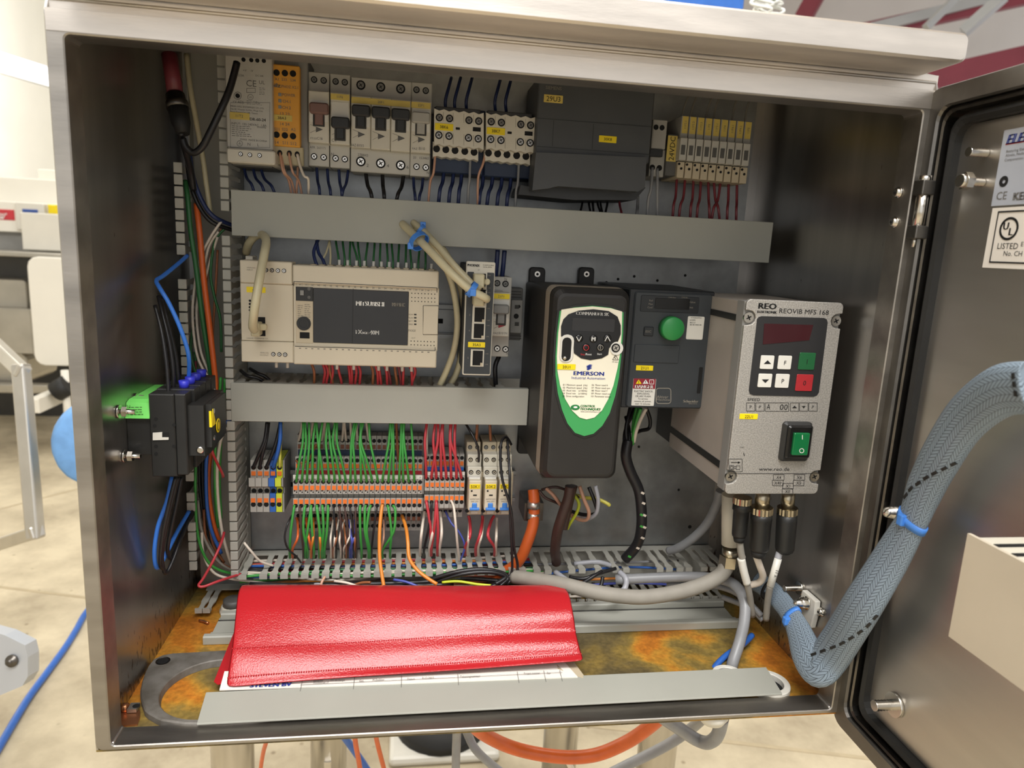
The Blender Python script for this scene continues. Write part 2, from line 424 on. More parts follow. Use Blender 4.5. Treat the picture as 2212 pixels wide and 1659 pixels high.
# ------------------------------------------------------------------ lettering
_TXT = {}
def _txtmesh(s):
    if s in _TXT: return _TXT[s]
    cu = bpy.data.curves.new('t', 'FONT'); cu.body = s; cu.size = 1.0; cu.resolution_u = 2
    ob = bpy.data.objects.new('t', cu); COL.objects.link(ob)
    dg = bpy.context.evaluated_depsgraph_get(); dg.update()
    me = bpy.data.meshes.new_from_object(ob.evaluated_get(dg))
    v = [(p.co.x, p.co.y) for p in me.vertices]; f = [tuple(p.vertices) for p in me.polygons]
    bpy.data.meshes.remove(me); bpy.data.objects.remove(ob); bpy.data.curves.remove(cu)
    _TXT[s] = (v, f); return _TXT[s]
class Txt:
    """collects flat print into one mesh; front plane unless axes are given"""
    def __init__(s): s.mb = MB()
    def at(s, txt, pos, h, w=None, align='c', ux=(1, 0, 0), uz=(0, 0, 1), shear=0.0, bold=0):
        v, f = _txtmesh(txt)
        if not v: return s
        x0, x1 = min(p[0] for p in v), max(p[0] for p in v); y0, y1 = min(p[1] for p in v), max(p[1] for p in v)
        cap = 0.73
        k = h / cap; kx = k if w is None else w / (x1 - x0)
        ox = {'c': (x0 + x1) / 2, 'l': x0, 'r': x1}[align]
        ux, uz, pos = Vector(ux), Vector(uz), Vector(pos)
        for dx in ([0] if not bold else [-bold / 2, bold / 2]):
            b = len(s.mb.v)
            s.mb.v += [tuple(pos + ux * ((x - ox) * kx + dx + shear * (y - 0.36) * k) + uz * ((y - 0.36) * k)) for x, y in v]
            for q in f: s.mb.f.append(tuple(b + i for i in q)); s.mb.sm.append(False)
        return s
    def px(s, txt, x, y, Y, hp, wp=None, align='c', **kw):
        """hp, wp: cap height and width in photograph pixels at this plane"""
        k = PX(x, y, Y)
        p = A(x, y, Y); p.y = Y - 0.00025
        return s.at(txt, p, hp * k, wp * k if wp else None, align, **kw)
    def bar(s, x0, y0, x1, y1, Y):
        a, b = A(x0, y0, Y), A(x1, y1, Y); yy = Y - 0.00025
        s.mb.quad((a.x, yy, b.z), (b.x, yy, b.z), (b.x, yy, a.z), (a.x, yy, a.z)); return s
    def line(s, x0, y0, x1, y1, Y, t=1.0):
        a, b = A(x0, y0, Y), A(x1, y1, Y); a.y = b.y = Y - 0.00025
        d = (b - a).normalized(); nrm = Vector((-d.z, 0, d.x)) * (t * PX(x0, y0, Y) / 2)
        s.mb.quad(a - nrm, b - nrm, b + nrm, a + nrm); return s
    def poly(s, pix, Y):
        q = []
        for x, y in pix:
            p = A(x, y, Y); p.y = Y - 0.00025; q.append(p)
        s.mb.quad(*q); return s
    def rect(s, x0, y0, x1, y1, Y, t=1.0):
        for a in ((x0, y0, x1, y0), (x1, y0, x1, y1), (x1, y1, x0, y1), (x0, y1, x0, y0)): s.line(*a, Y, t)
        return s
    def circ(s, x, y, r, Y, t=1.0, n=20):
        pts = [(x + r * math.cos(2 * math.pi * i / n), y + r * math.sin(2 * math.pi * i / n)) for i in range(n + 1)]
        for a, b in zip(pts, pts[1:]): s.line(*a, *b, Y, t)
        return s
    def out(s, parent, mat='print_black', name='lettering'):
        return add(name, s.mb, mat, parent) if s.mb.f else None

def ylabel(parent, x0, y0, x1, y1, Y, txt, hp=7, mat='yellow', tmat='print_black', vertical=False):
    """yellow marker strip with its code"""
    p = add('marker_label', MB().pb(x0, y0, x1, y1, Y - 0.0004, Y, 0.0004, 0.0001, 2), mat, parent)
    t = Txt(); xm, ym = (x0 + x1) / 2, (y0 + y1) / 2
    if vertical:
        q = A(xm, ym, Y - 0.0004); q.y -= 0.00025
        t.at(txt, q, hp * PX(xm, ym, Y), None, 'c', (0, 0, 1), (-1, 0, 0))
    else:
        t.px(txt, xm, ym, Y - 0.0004, hp)
    t.out(p, tmat)
    return p
def screwhead(parent, x, y, Y, rp, mat='steel_screw', hole=True, name='screw'):
    """recessed terminal screw: dark well, metal head, slot"""
    c = A(x, y, Y); r = rp * PX(x, y, Y)
    if hole: add('screw_well', MB().disc((c.x, Y, c.z), r, 14, 0.0004), 'hole_black', parent)
    h = add(name, MB().disc((c.x, Y - (0.0004 if hole else 0), c.z), r * (0.68 if hole else 1), 12, 0.0005), mat, parent)
    m = MB(); yy = Y - 0.0011
    a = 0.6; dx, dz = math.cos(a), math.sin(a); q = r * (0.5 if hole else 0.75); t = r * 0.12
    for ddx, ddz in ((dx, dz), (-dz, dx)):
        m.quad((c.x - ddx * q - ddz * t, yy, c.z - ddz * q + ddx * t), (c.x + ddx * q - ddz * t, yy, c.z + ddz * q + ddx * t), (c.x + ddx * q + ddz * t, yy, c.z + ddz * q - ddx * t), (c.x - ddx * q + ddz * t, yy, c.z - ddz * q - ddx * t))
    add('slot', m, 'dark_grey', h)
    return h
def hole(parent, x, y, Y, rp, name='hole', ry=None, mat='hole_black', n=10):
    c = A(x, y, Y); k = PX(x, y, Y)
    return add(name, MB().disc((c.x, Y, c.z), rp * k, n, 0.0004, (ry or rp) * k), mat, parent)
XL, XR = -0.009, 0.584          # inner faces of the cabinet's side walls
def W(name, label, group, mat, rp, pts, cat='wire', n=8, sub=5, clamp=True):
    """a wire through (pixel x, pixel y, depth Y) points; rp = radius in photograph pixels"""
    P = []
    r = rp * PX(*pts[len(pts) // 2])
    for x, y, Y in pts:
        p = A(x, y, Y)
        if clamp: p.x = min(max(p.x, XL + r + 0.0005), XR - r - 0.0005)
        P.append(p)
    o = add(name, MB().tube(P, r, n, sub), mat)
    return tag(o, label, cat, group)
M('earth_grey', '#b9ad8c', 0.5, 0, 0.05, 20)
M('cream_kp', '#ece5cf', 0.42, 0, 0.03, 20)
M('reo_side', '#a69e95', 0.45, 0.0, 0.06, 30, 0.03, 600)
M('key_green', '#1f5a34', 0.35, 0, 0.05, 30)
M('rocker_green', '#0f6b3a', 0.18, 0, 0.05, 30)
M('joint_dark', '#b3a487', 0.8, 0, 0.1, 20)
M('box_beige', '#cdc2ae', 0.55, 0, 0.05, 15)
# ================================================================== hall (setting)
H = 0.4868
def zc(z): return z + ZO
fl = structure(add('floor', MB().box(-9, 9, -5, 14, -0.05, 0), 'concrete'))
# saw-cut joints in the slab
for a, b in (((0, 1268), (400, 1318)), ((0, 1100), (230, 1040)), ((1480, 1592), (1890, 1640))):
    p, q = AZ(*a, -ZO), AZ(*b, -ZO); d = (q - p).normalized(); nn = Vector((-d.y, d.x, 0)) * 0.006
    p -= d * 1.5; q += d * 3
    j = add('joint', MB().loops([[p - nn, q - nn, q + nn, p + nn], [v + Vector((0, 0, 0.0012)) for v in (p - nn, q - nn, q + nn, p + nn)]]), 'joint_dark' if 'joint_dark' in MATS else 'w_dirty', fl)
M('door_rim', '#77746f', 0.42, 1.0, 0.15, 40, 0.05, 400)
M('wall_white', '#f3f1e8', 0.7, 0, 0.03, 1.5)
M('ceiling_white', '#d9d5d4', 0.45, 0, 0.06, 1.0)
M('beam_maroon', '#8a3a4a', 0.5, 0, 0.1, 3)
M('sheet_grey', '#b9bcc0', 0.4, 0.3, 0.1, 2)
structure(add('wall_back', MB().box(-9, 9, 11.0, 11.1, 0, 7), 'wall_white'))
structure(add('wall_left', MB().box(-4.6, -4.5, -5, 11.0, 0, 7), 'wall_white'))
ce = structure(add('ceiling', MB().prism([(-9, 6.6), (9, 4.6), (9, 4.7), (-9, 6.7)], -5, 11), 'ceiling_white'))
def beam_between(name, p, q, w, h, mat):
    p, q = Vector(p), Vector(q); d = (q - p).normalized(); u = d.cross(Vector((0, 0, 1))).normalized() * w / 2; v = u.cross(d).normalized() * h / 2
    return add(name, MB().loops([[a - u - v, a + u - v, a + u + v, a - u + v] for a in (p, q)]), mat)
k_ = 0
for a, b, w, h, m in (((1690, 108, 8.0), (2240, -14, 7.2), 0.10, 0.17, 'beam_maroon'), ((1900, 196, 6.6), (2290, 108, 6.2), 0.10, 0.20, 'beam_maroon'),
                      ((1735, 40, 8.6), (1790, -60, 8.4), 0.12, 0.2, 'beam_maroon'), ((1880, 62, 7.6), (2250, -30, 7.2), 0.10, 0.10, 'sheet_grey'),
                      ((2000, 60, 5.4), (2080, -20, 5.4), 0.05, 0.05, 'sheet_grey'), ((2080, 70, 6.2), (2170, -10, 6.0), 0.14, 0.08, 'sheet_grey')):
    k_ += 1
    o = beam_between('trim_%d' % k_, AD(*a), AD(*b), w, h, m); structure(o)
q_ = [AD(1500, 330, 9.5), AD(2700, 330, 9.5), AD(2700, -500, 8.6), AD(1500, -500, 8.6)]
structure(add('wall_gable', MB().loops([q_, [v + RW[2] * .05 for v in q_]]), 'ceiling_white'))
# cable tray along the far left wall
p0, p1 = AD(-60, 140, 6.0), AD(130, 195, 6.6)
t_ = add('cable_tray', MB().loops([[p + Vector((0, -.1, 0)) , p + Vector((0, .1, 0)), p + Vector((0, .1, .17)), p + Vector((0, -.1, .17))] for p in (p0, p1)]), 'galvanised')
tag(t_, 'perforated grey cable tray fixed along the white hall wall', 'cable tray')
t_['kind'] = 'thing'
bpy.data.objects['cable_tray'].data.materials[0] = MATS['sheet_grey']

# ================================================================== cabinet
cab = thing('electrical_cabinet', 'stainless steel wall box with open door, sloping canopy and galvanised mounting plate', 'cabinet', (0.2875, 0.13, zc(-0.005)))
Z0, ZT = zc(-0.0035), zc(0.4985)
YB = 0.262
def wallbox(name, x0, x1, y0, y1, z0, z1, mat): return add(name, MB().box(x0, x1, y0, y1, z0, z1), mat, cab)
ZBK = zc(.602)                  # the roof rises towards the back
for a_, b_ in ((XL - .0015, XL), (XR, XR + .0015)):
    add('side_panel', MB().prismx([(.001, Z0), (YB, Z0), (YB, ZBK), (.006, zc(.511)), (.001, zc(.4995))], a_, b_), 'steel_side', cab)
add('top_panel', MB().prismx([(.006, zc(.511)), (YB, ZBK), (YB, ZBK + .0015), (.006, zc(.5125))], XL - .0015, XR + .0015), 'steel_side', cab)
wallbox('bottom_panel', XL - .0015, XR + .0015, 0.001, YB, Z0 - .0015, Z0, 'rusty_floor')
wallbox('back_panel', XL - .0015, XR + .0015, YB, YB + .0015, Z0 - .0015, ZBK, 'steel_side')
# front frame: flange with a 20 mm lip folded inwards
m = MB()
ox0, ox1, oz0, oz1 = XL - .0015, XR + .0015, zc(-.0035), zc(.5008)
def rect(x0, x1, z0, z1, r, y): return [(x, y, z) for x, z in MB().outline(x0, x1, z0, z1, r, 4)]
m.loops([rect(0.0014, .5736, zc(.0014), zc(H - .0014), .003, .0215), rect(0, .575, zc(0), zc(H), .004, .0215), rect(ox0 + .001, ox1 - .001, oz0, oz1, .004, .0215)][:0] or
        [rect(ox0, ox1, oz0, oz1, .005, .004), rect(ox0, ox1, oz0, oz1, .005, .0008), rect(ox0 + .0008, ox1 - .0008, oz0 + .0006, oz1, .005, 0.0),
         rect(-.0008, .5758, zc(-.0008), zc(H + .0008), .004, 0.0), rect(0, .575, zc(0), zc(H), .0035, .0007), rect(0, .575, zc(0), zc(H), .0035, .0205),
         rect(-.0014, .5764, zc(-.0014), zc(H + .0014), .0035, .0205), rect(-.0014, .5764, zc(-.0014), zc(H + .0014), .0035, .004)], False, False)
fr = add('front_frame', m, 'steel_frame', cab)
add('top_flange_lit', MB().box(ox0 + .001, ox1 - .001, -.0005, .0002, zc(H + .0012), zc(.5006)), 'steel_front', cab)  # plate laid over the frame; its paler steel paints in the light there
# weld beads in the frame corners
for (x, z) in ((0.0008, 0.0008), (.5742, .0008)):
    add('weld_bead', MB().tube([(x, .0015, zc(z)), (x, .008, zc(z + .0004)), (x, .014, zc(z)), (x, .0195, zc(z + .0004))], .0011, 6, 3), 'tinned', fr)
# wall above the flange, bead and canopy
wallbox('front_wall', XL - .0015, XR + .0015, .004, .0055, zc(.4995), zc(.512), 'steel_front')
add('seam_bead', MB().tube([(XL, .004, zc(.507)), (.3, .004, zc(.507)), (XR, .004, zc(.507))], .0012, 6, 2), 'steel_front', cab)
cx0, cx1, cyf = .001, .5745, -.035
can = MB()
prof = [(cyf, .5107), (cyf, .527), (cyf + .0022, .529), (.27, .617), (.27, .606), (.0, .5128), (-.03, .5107)]
def canl(x, ins): return [(x, y + (ins if y < 0 else 0), zc(z - (ins if z > .52 else -ins * .4))) for y, z in prof]
can.prismx([(cyf + .004, zc(.5125)), (cyf + .004, zc(.5282)), (.27, zc(.617)), (.27, zc(.606)), (.0, zc(.5128))], cx0 + .003, cx1 - .003)
can.rb(cx0, cx1, zc(.5107), zc(.5292), cyf, .002, .0050, .0016, 5)
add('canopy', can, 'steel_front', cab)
wallbox('mounting_plate', -.004, .566, .245, .248, zc(.002), zc(.580), 'galvanised')
for x, y in ((1480, 595), (1335, 603), (1310, 610), (1370, 597), (1420, 606), (1466, 1058), (1490, 1138), (1380, 965)):
    c = A(x, y, .245); add('plate_hole', MB().disc((c.x, .245, c.z), .0022 if y > 1100 else .0015, 10, .0003), 'hole_black', cab)

# hinge between frame and door
hc0 = A(1990, 400, -.008); hx, hy = hc0.x + .0025, -.008
hz1, hz0 = A(1993, 383, hy).z, A(1977, 522, hy).z
m = MB().cyl((hx, hy, hz0 + .008), (hx, hy, hz1 - .008), .0042, n=14)
hg = add('hinge', m, 'steel_screw', cab)
add('hinge_block', MB().box(hx - .0044, hx + .006, hy - .0046, hy + .0060, hz1 - .0125, hz1 - .002), 'door_rim', hg, .0008)
add('hinge_block', MB().box(hx - .0044, hx + .006, hy - .0046, hy + .0060, hz0 + .002, hz0 + .0115), 'door_rim', hg, .0008)
add('hinge_pin', MB().cyl((hx, hy, hz1 - .004), (hx, hy, hz1 + .0012), .0044, n=14), 'steel_screw', hg)
add('hinge_tip', MB().cyl((hx - .001, hy, hz0 - .004), (hx - .001, hy, hz0 + .004), .0014, n=10), 'steel_screw', hg)
def wall_screw(x, y, X, d, r, L, parent, nut=True, name='stud'):
    """stud standing off a wall at X, pointing along d in X, threaded, with optional nut"""
    p = AX(x, y, X)
    prof = []
    steps = max(4, int(L / .0012))
    for i in range(steps + 1):
        prof.append((L * i / steps, r * (1.0 if i % 2 else .86)))
    o = add(name, MB().lathe(p, (d, 0, 0), prof, 12), 'steel_screw', parent)
    if nut:
        add('nut', MB().cyl(p, p + Vector((d * r * 1.3, 0, 0)), r * 1.75, n=6, smooth=False), 'steel_screw', o)
        add('washer', MB().cyl(p, p + Vector((d * .001, 0, 0)), r * 2.2, n=16), 'steel_screw', o)
    return o
for x, y, xw in ((1942, 416, .5749), (1934, 480, .5749), (1775, 1322, XR)):
    p = AX(x, y, xw)
    s = add('cap_screw', MB().lathe(p, (-1, 0, 0), [(0, .0042), (.001, .0042), (.001, .0034), (.0028, .0034), (.0036, .0026)], 12), 'steel_screw', cab)
    add('slot', MB().lathe(p, (-1, 0, 0), [(.0037, .0014), (.0039, .0010)], 6), 'hole_black', s)
wall_screw(1728, 1270, XR, -1, .003, .016, cab, False)
p = AX(1728, 1270, XR); add('washer', MB().cyl(p, p + Vector((-.0018, 0, 0)), .0065, n=18), 'steel_screw', cab)

# ---- door, standing open at a right angle to the front
door = add('door', MB(), 'steel_door', cab) if False else None
DY0, DY1, DZ0, DZ1 = .006, -.60, zc(-.012), zc(.502)
def dring(y0, y1, z0, z1, r, X, n=4):
    return [(X, -a, b) for a, b in MB().outline(-y0, -y1, z0, z1, r, n)]
m = MB()
m.loops([dring(DY0, DY1, DZ0, DZ1, .012, .602), dring(DY0, DY1, DZ0, DZ1, .012, .582), dring(DY0 - .001, DY1 + .001, DZ0 + .001, DZ1 - .001, .012, .580),
         dring(DY0 - .0135, DY1 + .0135, DZ0 + .0135, DZ1 - .0135, .010, .580), dring(DY0 - .0145, DY1 + .0145, DZ0 + .0145, DZ1 - .0145, .010, .582),
         dring(DY0 - .0145, DY1 + .0145, DZ0 + .0145, DZ1 - .0145, .010, .5935)], True, True)
door = add('door', m, 'door_rim', cab)
m = MB(); m.loops([dring(DY0 - .022, DY1 + .022, DZ0 + .022, DZ1 - .022, .012, .5932), dring(DY0 - .022, DY1 + .022, DZ0 + .022, DZ1 - .022, .012, .586),
                   dring(DY0 - .0245, DY1 + .0245, DZ0 + .0245, DZ1 - .0245, .012, .5845), dring(DY0 - .0275, DY1 + .0275, DZ0 + .0275, DZ1 - .0275, .012, .586),
                   dring(DY0 - .0275, DY1 + .0275, DZ0 + .0275, DZ1 - .0275, .012, .5932)], False, False)
add('gasket', m, 'rubber', door)
m = MB(); m.loops([dring(DY0 - .0155, DY1 + .0155, DZ0 + .0155, DZ1 - .0155, .010, .5932), dring(DY0 - .0155, DY1 + .0155, DZ0 + .0155, DZ1 - .0155, .010, .5835), dring(DY0 - .0170, DY1 + .0170, DZ0 + .0170, DZ1 - .0170, .010, .5825),
                   dring(DY0 - .0185, DY1 + .0185, DZ0 + .0185, DZ1 - .0185, .010, .5835), dring(DY0 - .0185, DY1 + .0185, DZ0 + .0185, DZ1 - .0185, .010, .5932)], False, False)
add('inner_rim', m, 'steel_dark', door)
XD = .5932
add('inner_panel', MB().box(XD - .0012, XD, DY1 + .03, DY0 - .0275, DZ0 + .028, DZ1 - .028), 'steel_door', door)
XD -= .0012
wall_screw(2132, 331, XD, -1, .0032, .014, door, False)
s = wall_screw(2124, 394, XD, -1, .0032, .016, door, False)
p = AX(2124, 394, XD) + Vector((-.0105, 0, 0))
add('lock_nut', MB().cyl(p, p + Vector((-.005, 0, 0)), .0060, n=6, smooth=False).cyl(p + Vector((-.005, 0, 0)), p + Vector((-.0075, 0, 0)), .0050, .0042, n=14), 'steel_screw', s)
s = wall_screw(1936, 1522, XD, -1, .0042, .019, door, False)
p = AX(1936, 1522, XD); add('washer', MB().cyl(p, p + Vector((-.003, 0, 0)), .0095, n=20), 'steel_screw', s)
p = AX(1942, 1107, XD)
s = add('dome_nut', MB().lathe(p, (-1, 0, 0), [(0, .006), (.006, .006), (.007, .0052), (.010, .0046), (.0125, .003), (.0135, .0004)], 14), 'steel_screw', door)
# maker's plate and listing label on the door
def dbox(y0, y1, z0, z1, X, t, name, mat, parent): return add(name, MB().box(X - t, X, min(y0, y1), max(y0, y1), z0, z1), mat, parent)
lz1 = AX(2165, 283, XD).z; lz0 = AX(2148, 445, XD).z; ly = AX(2157, 360, XD).y
M('label_silver', '#c4cad6', 0.4, 0.2, 0.04, 30)
rp_ = dbox(ly, ly - .11, lz0, lz1, XD, .0004, 'rating_plate', 'label_silver', door)
ul1 = AX(2143, 450, XD).z; ul0 = AX(2125, 578, XD).z; uy = AX(2133, 520, XD).y
ul_ = dbox(uy, uy - .10, ul0, ul1, XD, .0004, 'listing_label', 'paper', door)
DU, DV = (0, -1, 0), (0, 0, 1)
def dtext(t, s, x, y, hp, align='l', X=None, **kw):
    X = XD - .0006 if X is None else X
    p = AX(x, y, X); h = (AX(x, y - hp / 2, X) - AX(x, y + hp / 2, X)).length
    t.at(s, p, h, None, align, DU, DV, **kw); return t
t = Txt(); dtext(t, 'ELEKTRO', 2178, 301, 21, shear=.25, bold=.0012); t.out(rp_, 'print_blue')
t = Txt(); dtext(t, 'Besturing Elektro', 2174, 327, 6); dtext(t, 'Almelo, Nederland', 2172, 336, 6); dtext(t, 'Componenten', 2170, 346, 6)
dtext(t, 'CE', 2153, 423, 17); dtext(t, 'KEMA', 2190, 424, 17, bold=.001); t.out(rp_, 'print_grey')
t = Txt(); p = AX(2172, 312, XD - .0006); t.mb.box(p.x, p.x + .0001, p.y - .1, p.y, p.z - .0004, p.z + .0004); t.out(rp_, 'print_red', 'red_rule')
def dring2(t, x, y, rp, X, th):
    c = AX(x, y, X); r = (AX(x, y - rp, X) - c).length
    L = [[(X, c.y + (r + dr) * math.cos(2 * math.pi * i / 24), c.z + (r + dr) * math.sin(2 * math.pi * i / 24)) for i in range(24)] for dr in (-th, th)]
    t.mb.loops(L, False, False)
t = Txt(); dring2(t, 2168, 392, 8, XD - .0006, .0011); dtext(t, 'C', 2164, 393, 10)
t.out(rp_, 'print_black', 'test_mark')
t = Txt(); dring2(t, 2179, 494, 22, XD - .0006, .0008); dtext(t, 'U', 2168, 488, 16, bold=.0006); dtext(t, 'L', 2180, 500, 16, bold=.0006)
dtext(t, 'LISTED', 2155, 531, 13); dtext(t, 'E', 2206, 527, 10); dtext(t, 'No. CH -', 2168, 547, 11)
a, b = AX(2156, 458, XD - .0006), AX(2139, 566, XD - .0006)
for z in (a.z, b.z): t.mb.box(XD - .0007, XD - .0006, a.y - .09, a.y, z - .0005, z + .0005)
t.mb.box(XD - .0007, XD - .0006, a.y - .0008, a.y, b.z, a.z); t.out(ul_, 'print_black')
# wiring duct on the lower door
q0, q1 = AX(2090, 1152, .545), AX(2051, 1376, .545)
db = thing('door_wiring_duct', 'beige covered wiring duct screwed to the inside of the open door', 'wiring duct', (.57, q0.y - .1, q1.z))
add('cover', MB().box(.545, .5475, q0.y - .34, q0.y, q1.z, q0.z), 'box_beige', db)
add('channel_wall', MB().box(.5475, .5918, q0.y - .34, q0.y - .002, q0.z - .0035, q0.z - .002), 'cream_plastic', db)
add('channel_wall', MB().box(.5475, .5918, q0.y - .34, q0.y - .002, q1.z + .002, q1.z + .0035), 'cream_plastic', db)
for i in range(14):
    y = q0.y - .012 - i * .0125
    add('slot', MB().box(.552, .586, y - .004, y, q0.z - .0021, q0.z - .0016), 'hole_black', db)
# ================================================================== wiring ducts on the plate
PL = .245
def Z_(x, y, Y): return A(x, y, Y).z
def X_(x, y, Y): return A(x, y, Y).x
def duct_cover(name, label, x0, x1, y0, y1, ref, Y):
    z1, z0 = y0, y1
    d = thing(name, label, 'wiring duct', ((x0 + x1) / 2, PL, z0))
    add('cover', MB().rb(x0, x1, z0, z1, Y, Y + .0018, .0005, .0004, 2), 'cover_grey', d)
    add('cover_lip', MB().box(x0, x1, Y + .0015, Y + .009, z1 - .0016, z1 - .0004), 'cover_grey', d)
    add('cover_lip', MB().box(x0, x1, Y + .0015, Y + .009, z0 + .0004, z0 + .0016), 'cover_grey', d)
    add('base', MB().box(x0, x1, PL - .0016, PL - .0001, z0 + .001, z1 - .001), 'duct_grey', d)
    return d
def finger_mesh_y(th, w, y0, y1, up):
    """finger of a horizontal duct: flat strip lying in XY with a waist, hooked tip; local origin at its root centre"""
    m = MB(); L = y1 - y0
    def strip(ws, z0, z1):
        o = [(s * w / 2 * k, -L * t) for s, seq in ((1, ws), (-1, ws[::-1])) for t, k in seq]
        m.loops([[(x, y, z) for x, y in o] for z in (z0, z1)])
    strip([(0, 1.0), (.12, .78), (.30, .74), (.42, .98), (.56, .98), (.66, .66), (.82, .66), (.89, 1.0), (1.0, 1.0)], -th / 2, th / 2)
    z = (th / 2, -.0042) if up else (-th / 2, .0042)
    m.box(-w / 2, w / 2, -L - .0012, -L + .0008, min(z), max(z))
    return m
def finger_mesh_z(th, w, L, side):
    """finger of a vertical duct: strip lying in YZ, tip flange towards side in X"""
    m = MB()
    o = [(-L * t, s * w / 2 * k) for s, seq in ((1, [(0, .9), (.15, .55), (.30, .55), (.42, .70), (.58, .70), (.68, .50), (.84, .50), (.92, .80), (1., .80)]), (-1, [(1., .80), (.92, .80), (.84, .50), (.68, .50), (.58, .70), (.42, .70), (.30, .55), (.15, .55), (0, .9)])) for t, k in seq]
    m.loops([[(x, y, z) for y, z in o] for x in (-th / 2, th / 2)])
    x = sorted((-side * th / 2, side * .0066))
    m.rb(x[0], x[1], -w / 2, w / 2, -L - .0016, -L + .0006, .0007, .0004, 2)
    return m
def row(parent, mesh_mb, spots, mat, name='finger'):
    """alike fingers sharing one mesh"""
    me = None; base = wloc(parent)
    for k, p in enumerate(spots):
        if me is None:
            o = add(name, mesh_mb, mat, parent); me = o.data
            # add() subtracted the parent's place from a mesh built round the origin
            for v in me.vertices: v.co += base
        else:
            o = bpy.data.objects.new(name, me); COL.objects.link(o); o.parent = parent
        o.location = Vector(p) - base
# horizontal ducts with covers
duct_cover('covered_wiring_duct', 'long grey wiring duct with cover running under the breakers and contactors', .0503, .5680, zc(.4122), zc(.3722), None, .185)
duct_cover('covered_wiring_duct', 'shorter grey wiring duct with cover between the programmable controller and terminal blocks', .0458, .3295, zc(.2368), zc(.1995), None, .185)
# slotted sides just visible above and below the covers
# vertical duct without cover
vd = thing('open_wiring_duct', 'vertical grey slotted wiring duct standing without its cover beside the cabinet wall', 'wiring duct', (.025, PL, zc(.045)))
add('base', MB().box(.003, .0485, PL - .0018, PL - .0001, zc(.045), zc(.556)), 'duct_grey', vd)
add('side_rail', MB().box(.003, .0042, PL - .014, PL - .0001, zc(.045), zc(.556)), 'duct_grey', vd)
add('side_rail', MB().box(.0473, .0485, PL - .014, PL - .0001, zc(.045), zc(.556)), 'duct_grey', vd)
pit = .01015
ys = [zc(.5500) - i * pit for i in range(51)]
skipR = {5, 6, 7, 8, 9, 10}
rowR = [z for i, z in enumerate(ys) if z > zc(.395) or (z < zc(.3735))]
row(vd, finger_mesh_z(.0012, .0088, PL - .012 - .187, -1), [(.0479, PL - .012, z) for z in rowR], 'duct_grey')
rowL = [z for z in ys if (zc(.352) < z < zc(.432)) or (zc(.135) < z < zc(.336)) or (zc(.044) < z < zc(.095)) or (zc(.105) < z < zc(.13))]
row(vd, finger_mesh_z(.0012, .0088, PL - .012 - .187, 1), [(.0032, PL - .012, z) for z in rowL], 'duct_grey')
# bottom duct without cover: two rows of fingers
hd = thing('open_wiring_duct', 'horizontal grey slotted wiring duct lying open above the rusty cabinet floor', 'wiring duct', (.3, PL, zc(.002)))
add('base', MB().box(.050, .566, PL - .0018, PL - .0001, zc(.0025), zc(.0420)), 'duct_grey', hd)
add('side_rail', MB().box(.050, .566, PL - .012, PL - .0001, zc(.0408), zc(.0420)), 'duct_grey', hd)
add('side_rail', MB().box(.004, .566, PL - .012, PL - .0001, zc(.0020), zc(.0032)), 'duct_grey', hd)
fx = [X_(524 + 22.4 * i, 1240, .187) for i in range(28)]
fx = [x for i, x in enumerate(fx) if i not in (1,)]
fx += [X_(x, 1235, .187) for x in (1160, 1184, 1235, 1257, 1292, 1330, 1352, 1425, 1445, 1468, 1487, 1520, 1540, 1560)]
lf = .5 * pit
row(hd, finger_mesh_y(.0012, .0074, .187, PL - .010, True), [(x, PL - .010, zc(.0414)) for x in fx], 'duct_grey')
lx = [.0095, .0170] + [X_(1235 + 19.0 * i, 1300, .19) for i in range(18)]
row(hd, finger_mesh_y(.0012, .0068, .187, PL - .010, False), [(x, PL - .010, zc(.0026)) for x in lx], 'duct_grey')
# slot rows of the covered ducts seen behind their wires
for dn, z, x0, x1 in (('covered_wiring_duct', .4112, .056, .56), ('covered_wiring_duct.001', .2358, .052, .322)):
    d = bpy.data.objects[dn]
    n = int((x1 - x0) / .0125)
    row(d, finger_mesh_y(.0012, .0088, .196, PL - .002, True), [(x0 + i * .0125, PL - .002, zc(z)) for i in range(n)], 'duct_grey')
for dn, z, x0, x1 in (('covered_wiring_duct', .3738, .056, .56), ('covered_wiring_duct.001', .2010, .052, .322)):
    d = bpy.data.objects[dn]
    n = int((x1 - x0) / .0125)
    row(d, finger_mesh_y(.0012, .0088, .196, PL - .002, False), [(x0 + i * .0125, PL - .002, zc(z)) for i in range(n)], 'duct_grey')

# DIN rails
def din(label, x0, x1, z):
    d = thing('mounting_rail', label, 'rail', ((x0 + x1) / 2, PL, z))
    add('web', MB().box(x0, x1, PL - .0018, PL - .0006, z - .0125, z + .0125), 'galvanised', d)
    for s in (1, -1):
        add('flange', MB().box(x0, x1, PL - .0075, PL - .0062, z + s * .0125 - (.005 if s < 0 else 0), z + s * .0125 + (.005 if s > 0 else 0)), 'galvanised', d)
        add('wall', MB().box(x0, x1, PL - .0075, PL - .0006, z + s * .0125 - .0006, z + s * .0125 + .0006), 'galvanised', d)
    for i in range(int((x1 - x0) / .025)):
        xx = x0 + .012 + i * .025
        add('slot', MB().box(xx - .006, xx + .006, PL - .0021, PL - .0018, z - .0025, z + .0025), 'hole_black', d)
    return d
din('galvanised mounting rail behind the row of breakers', .052, .560, Z_(900, 270, .235))
din('galvanised mounting rail behind the programmable controller', .052, .325, Z_(800, 690, .235))
din('galvanised mounting rail carrying the spring terminal blocks', .050, .330, Z_(800, 1052, .235))

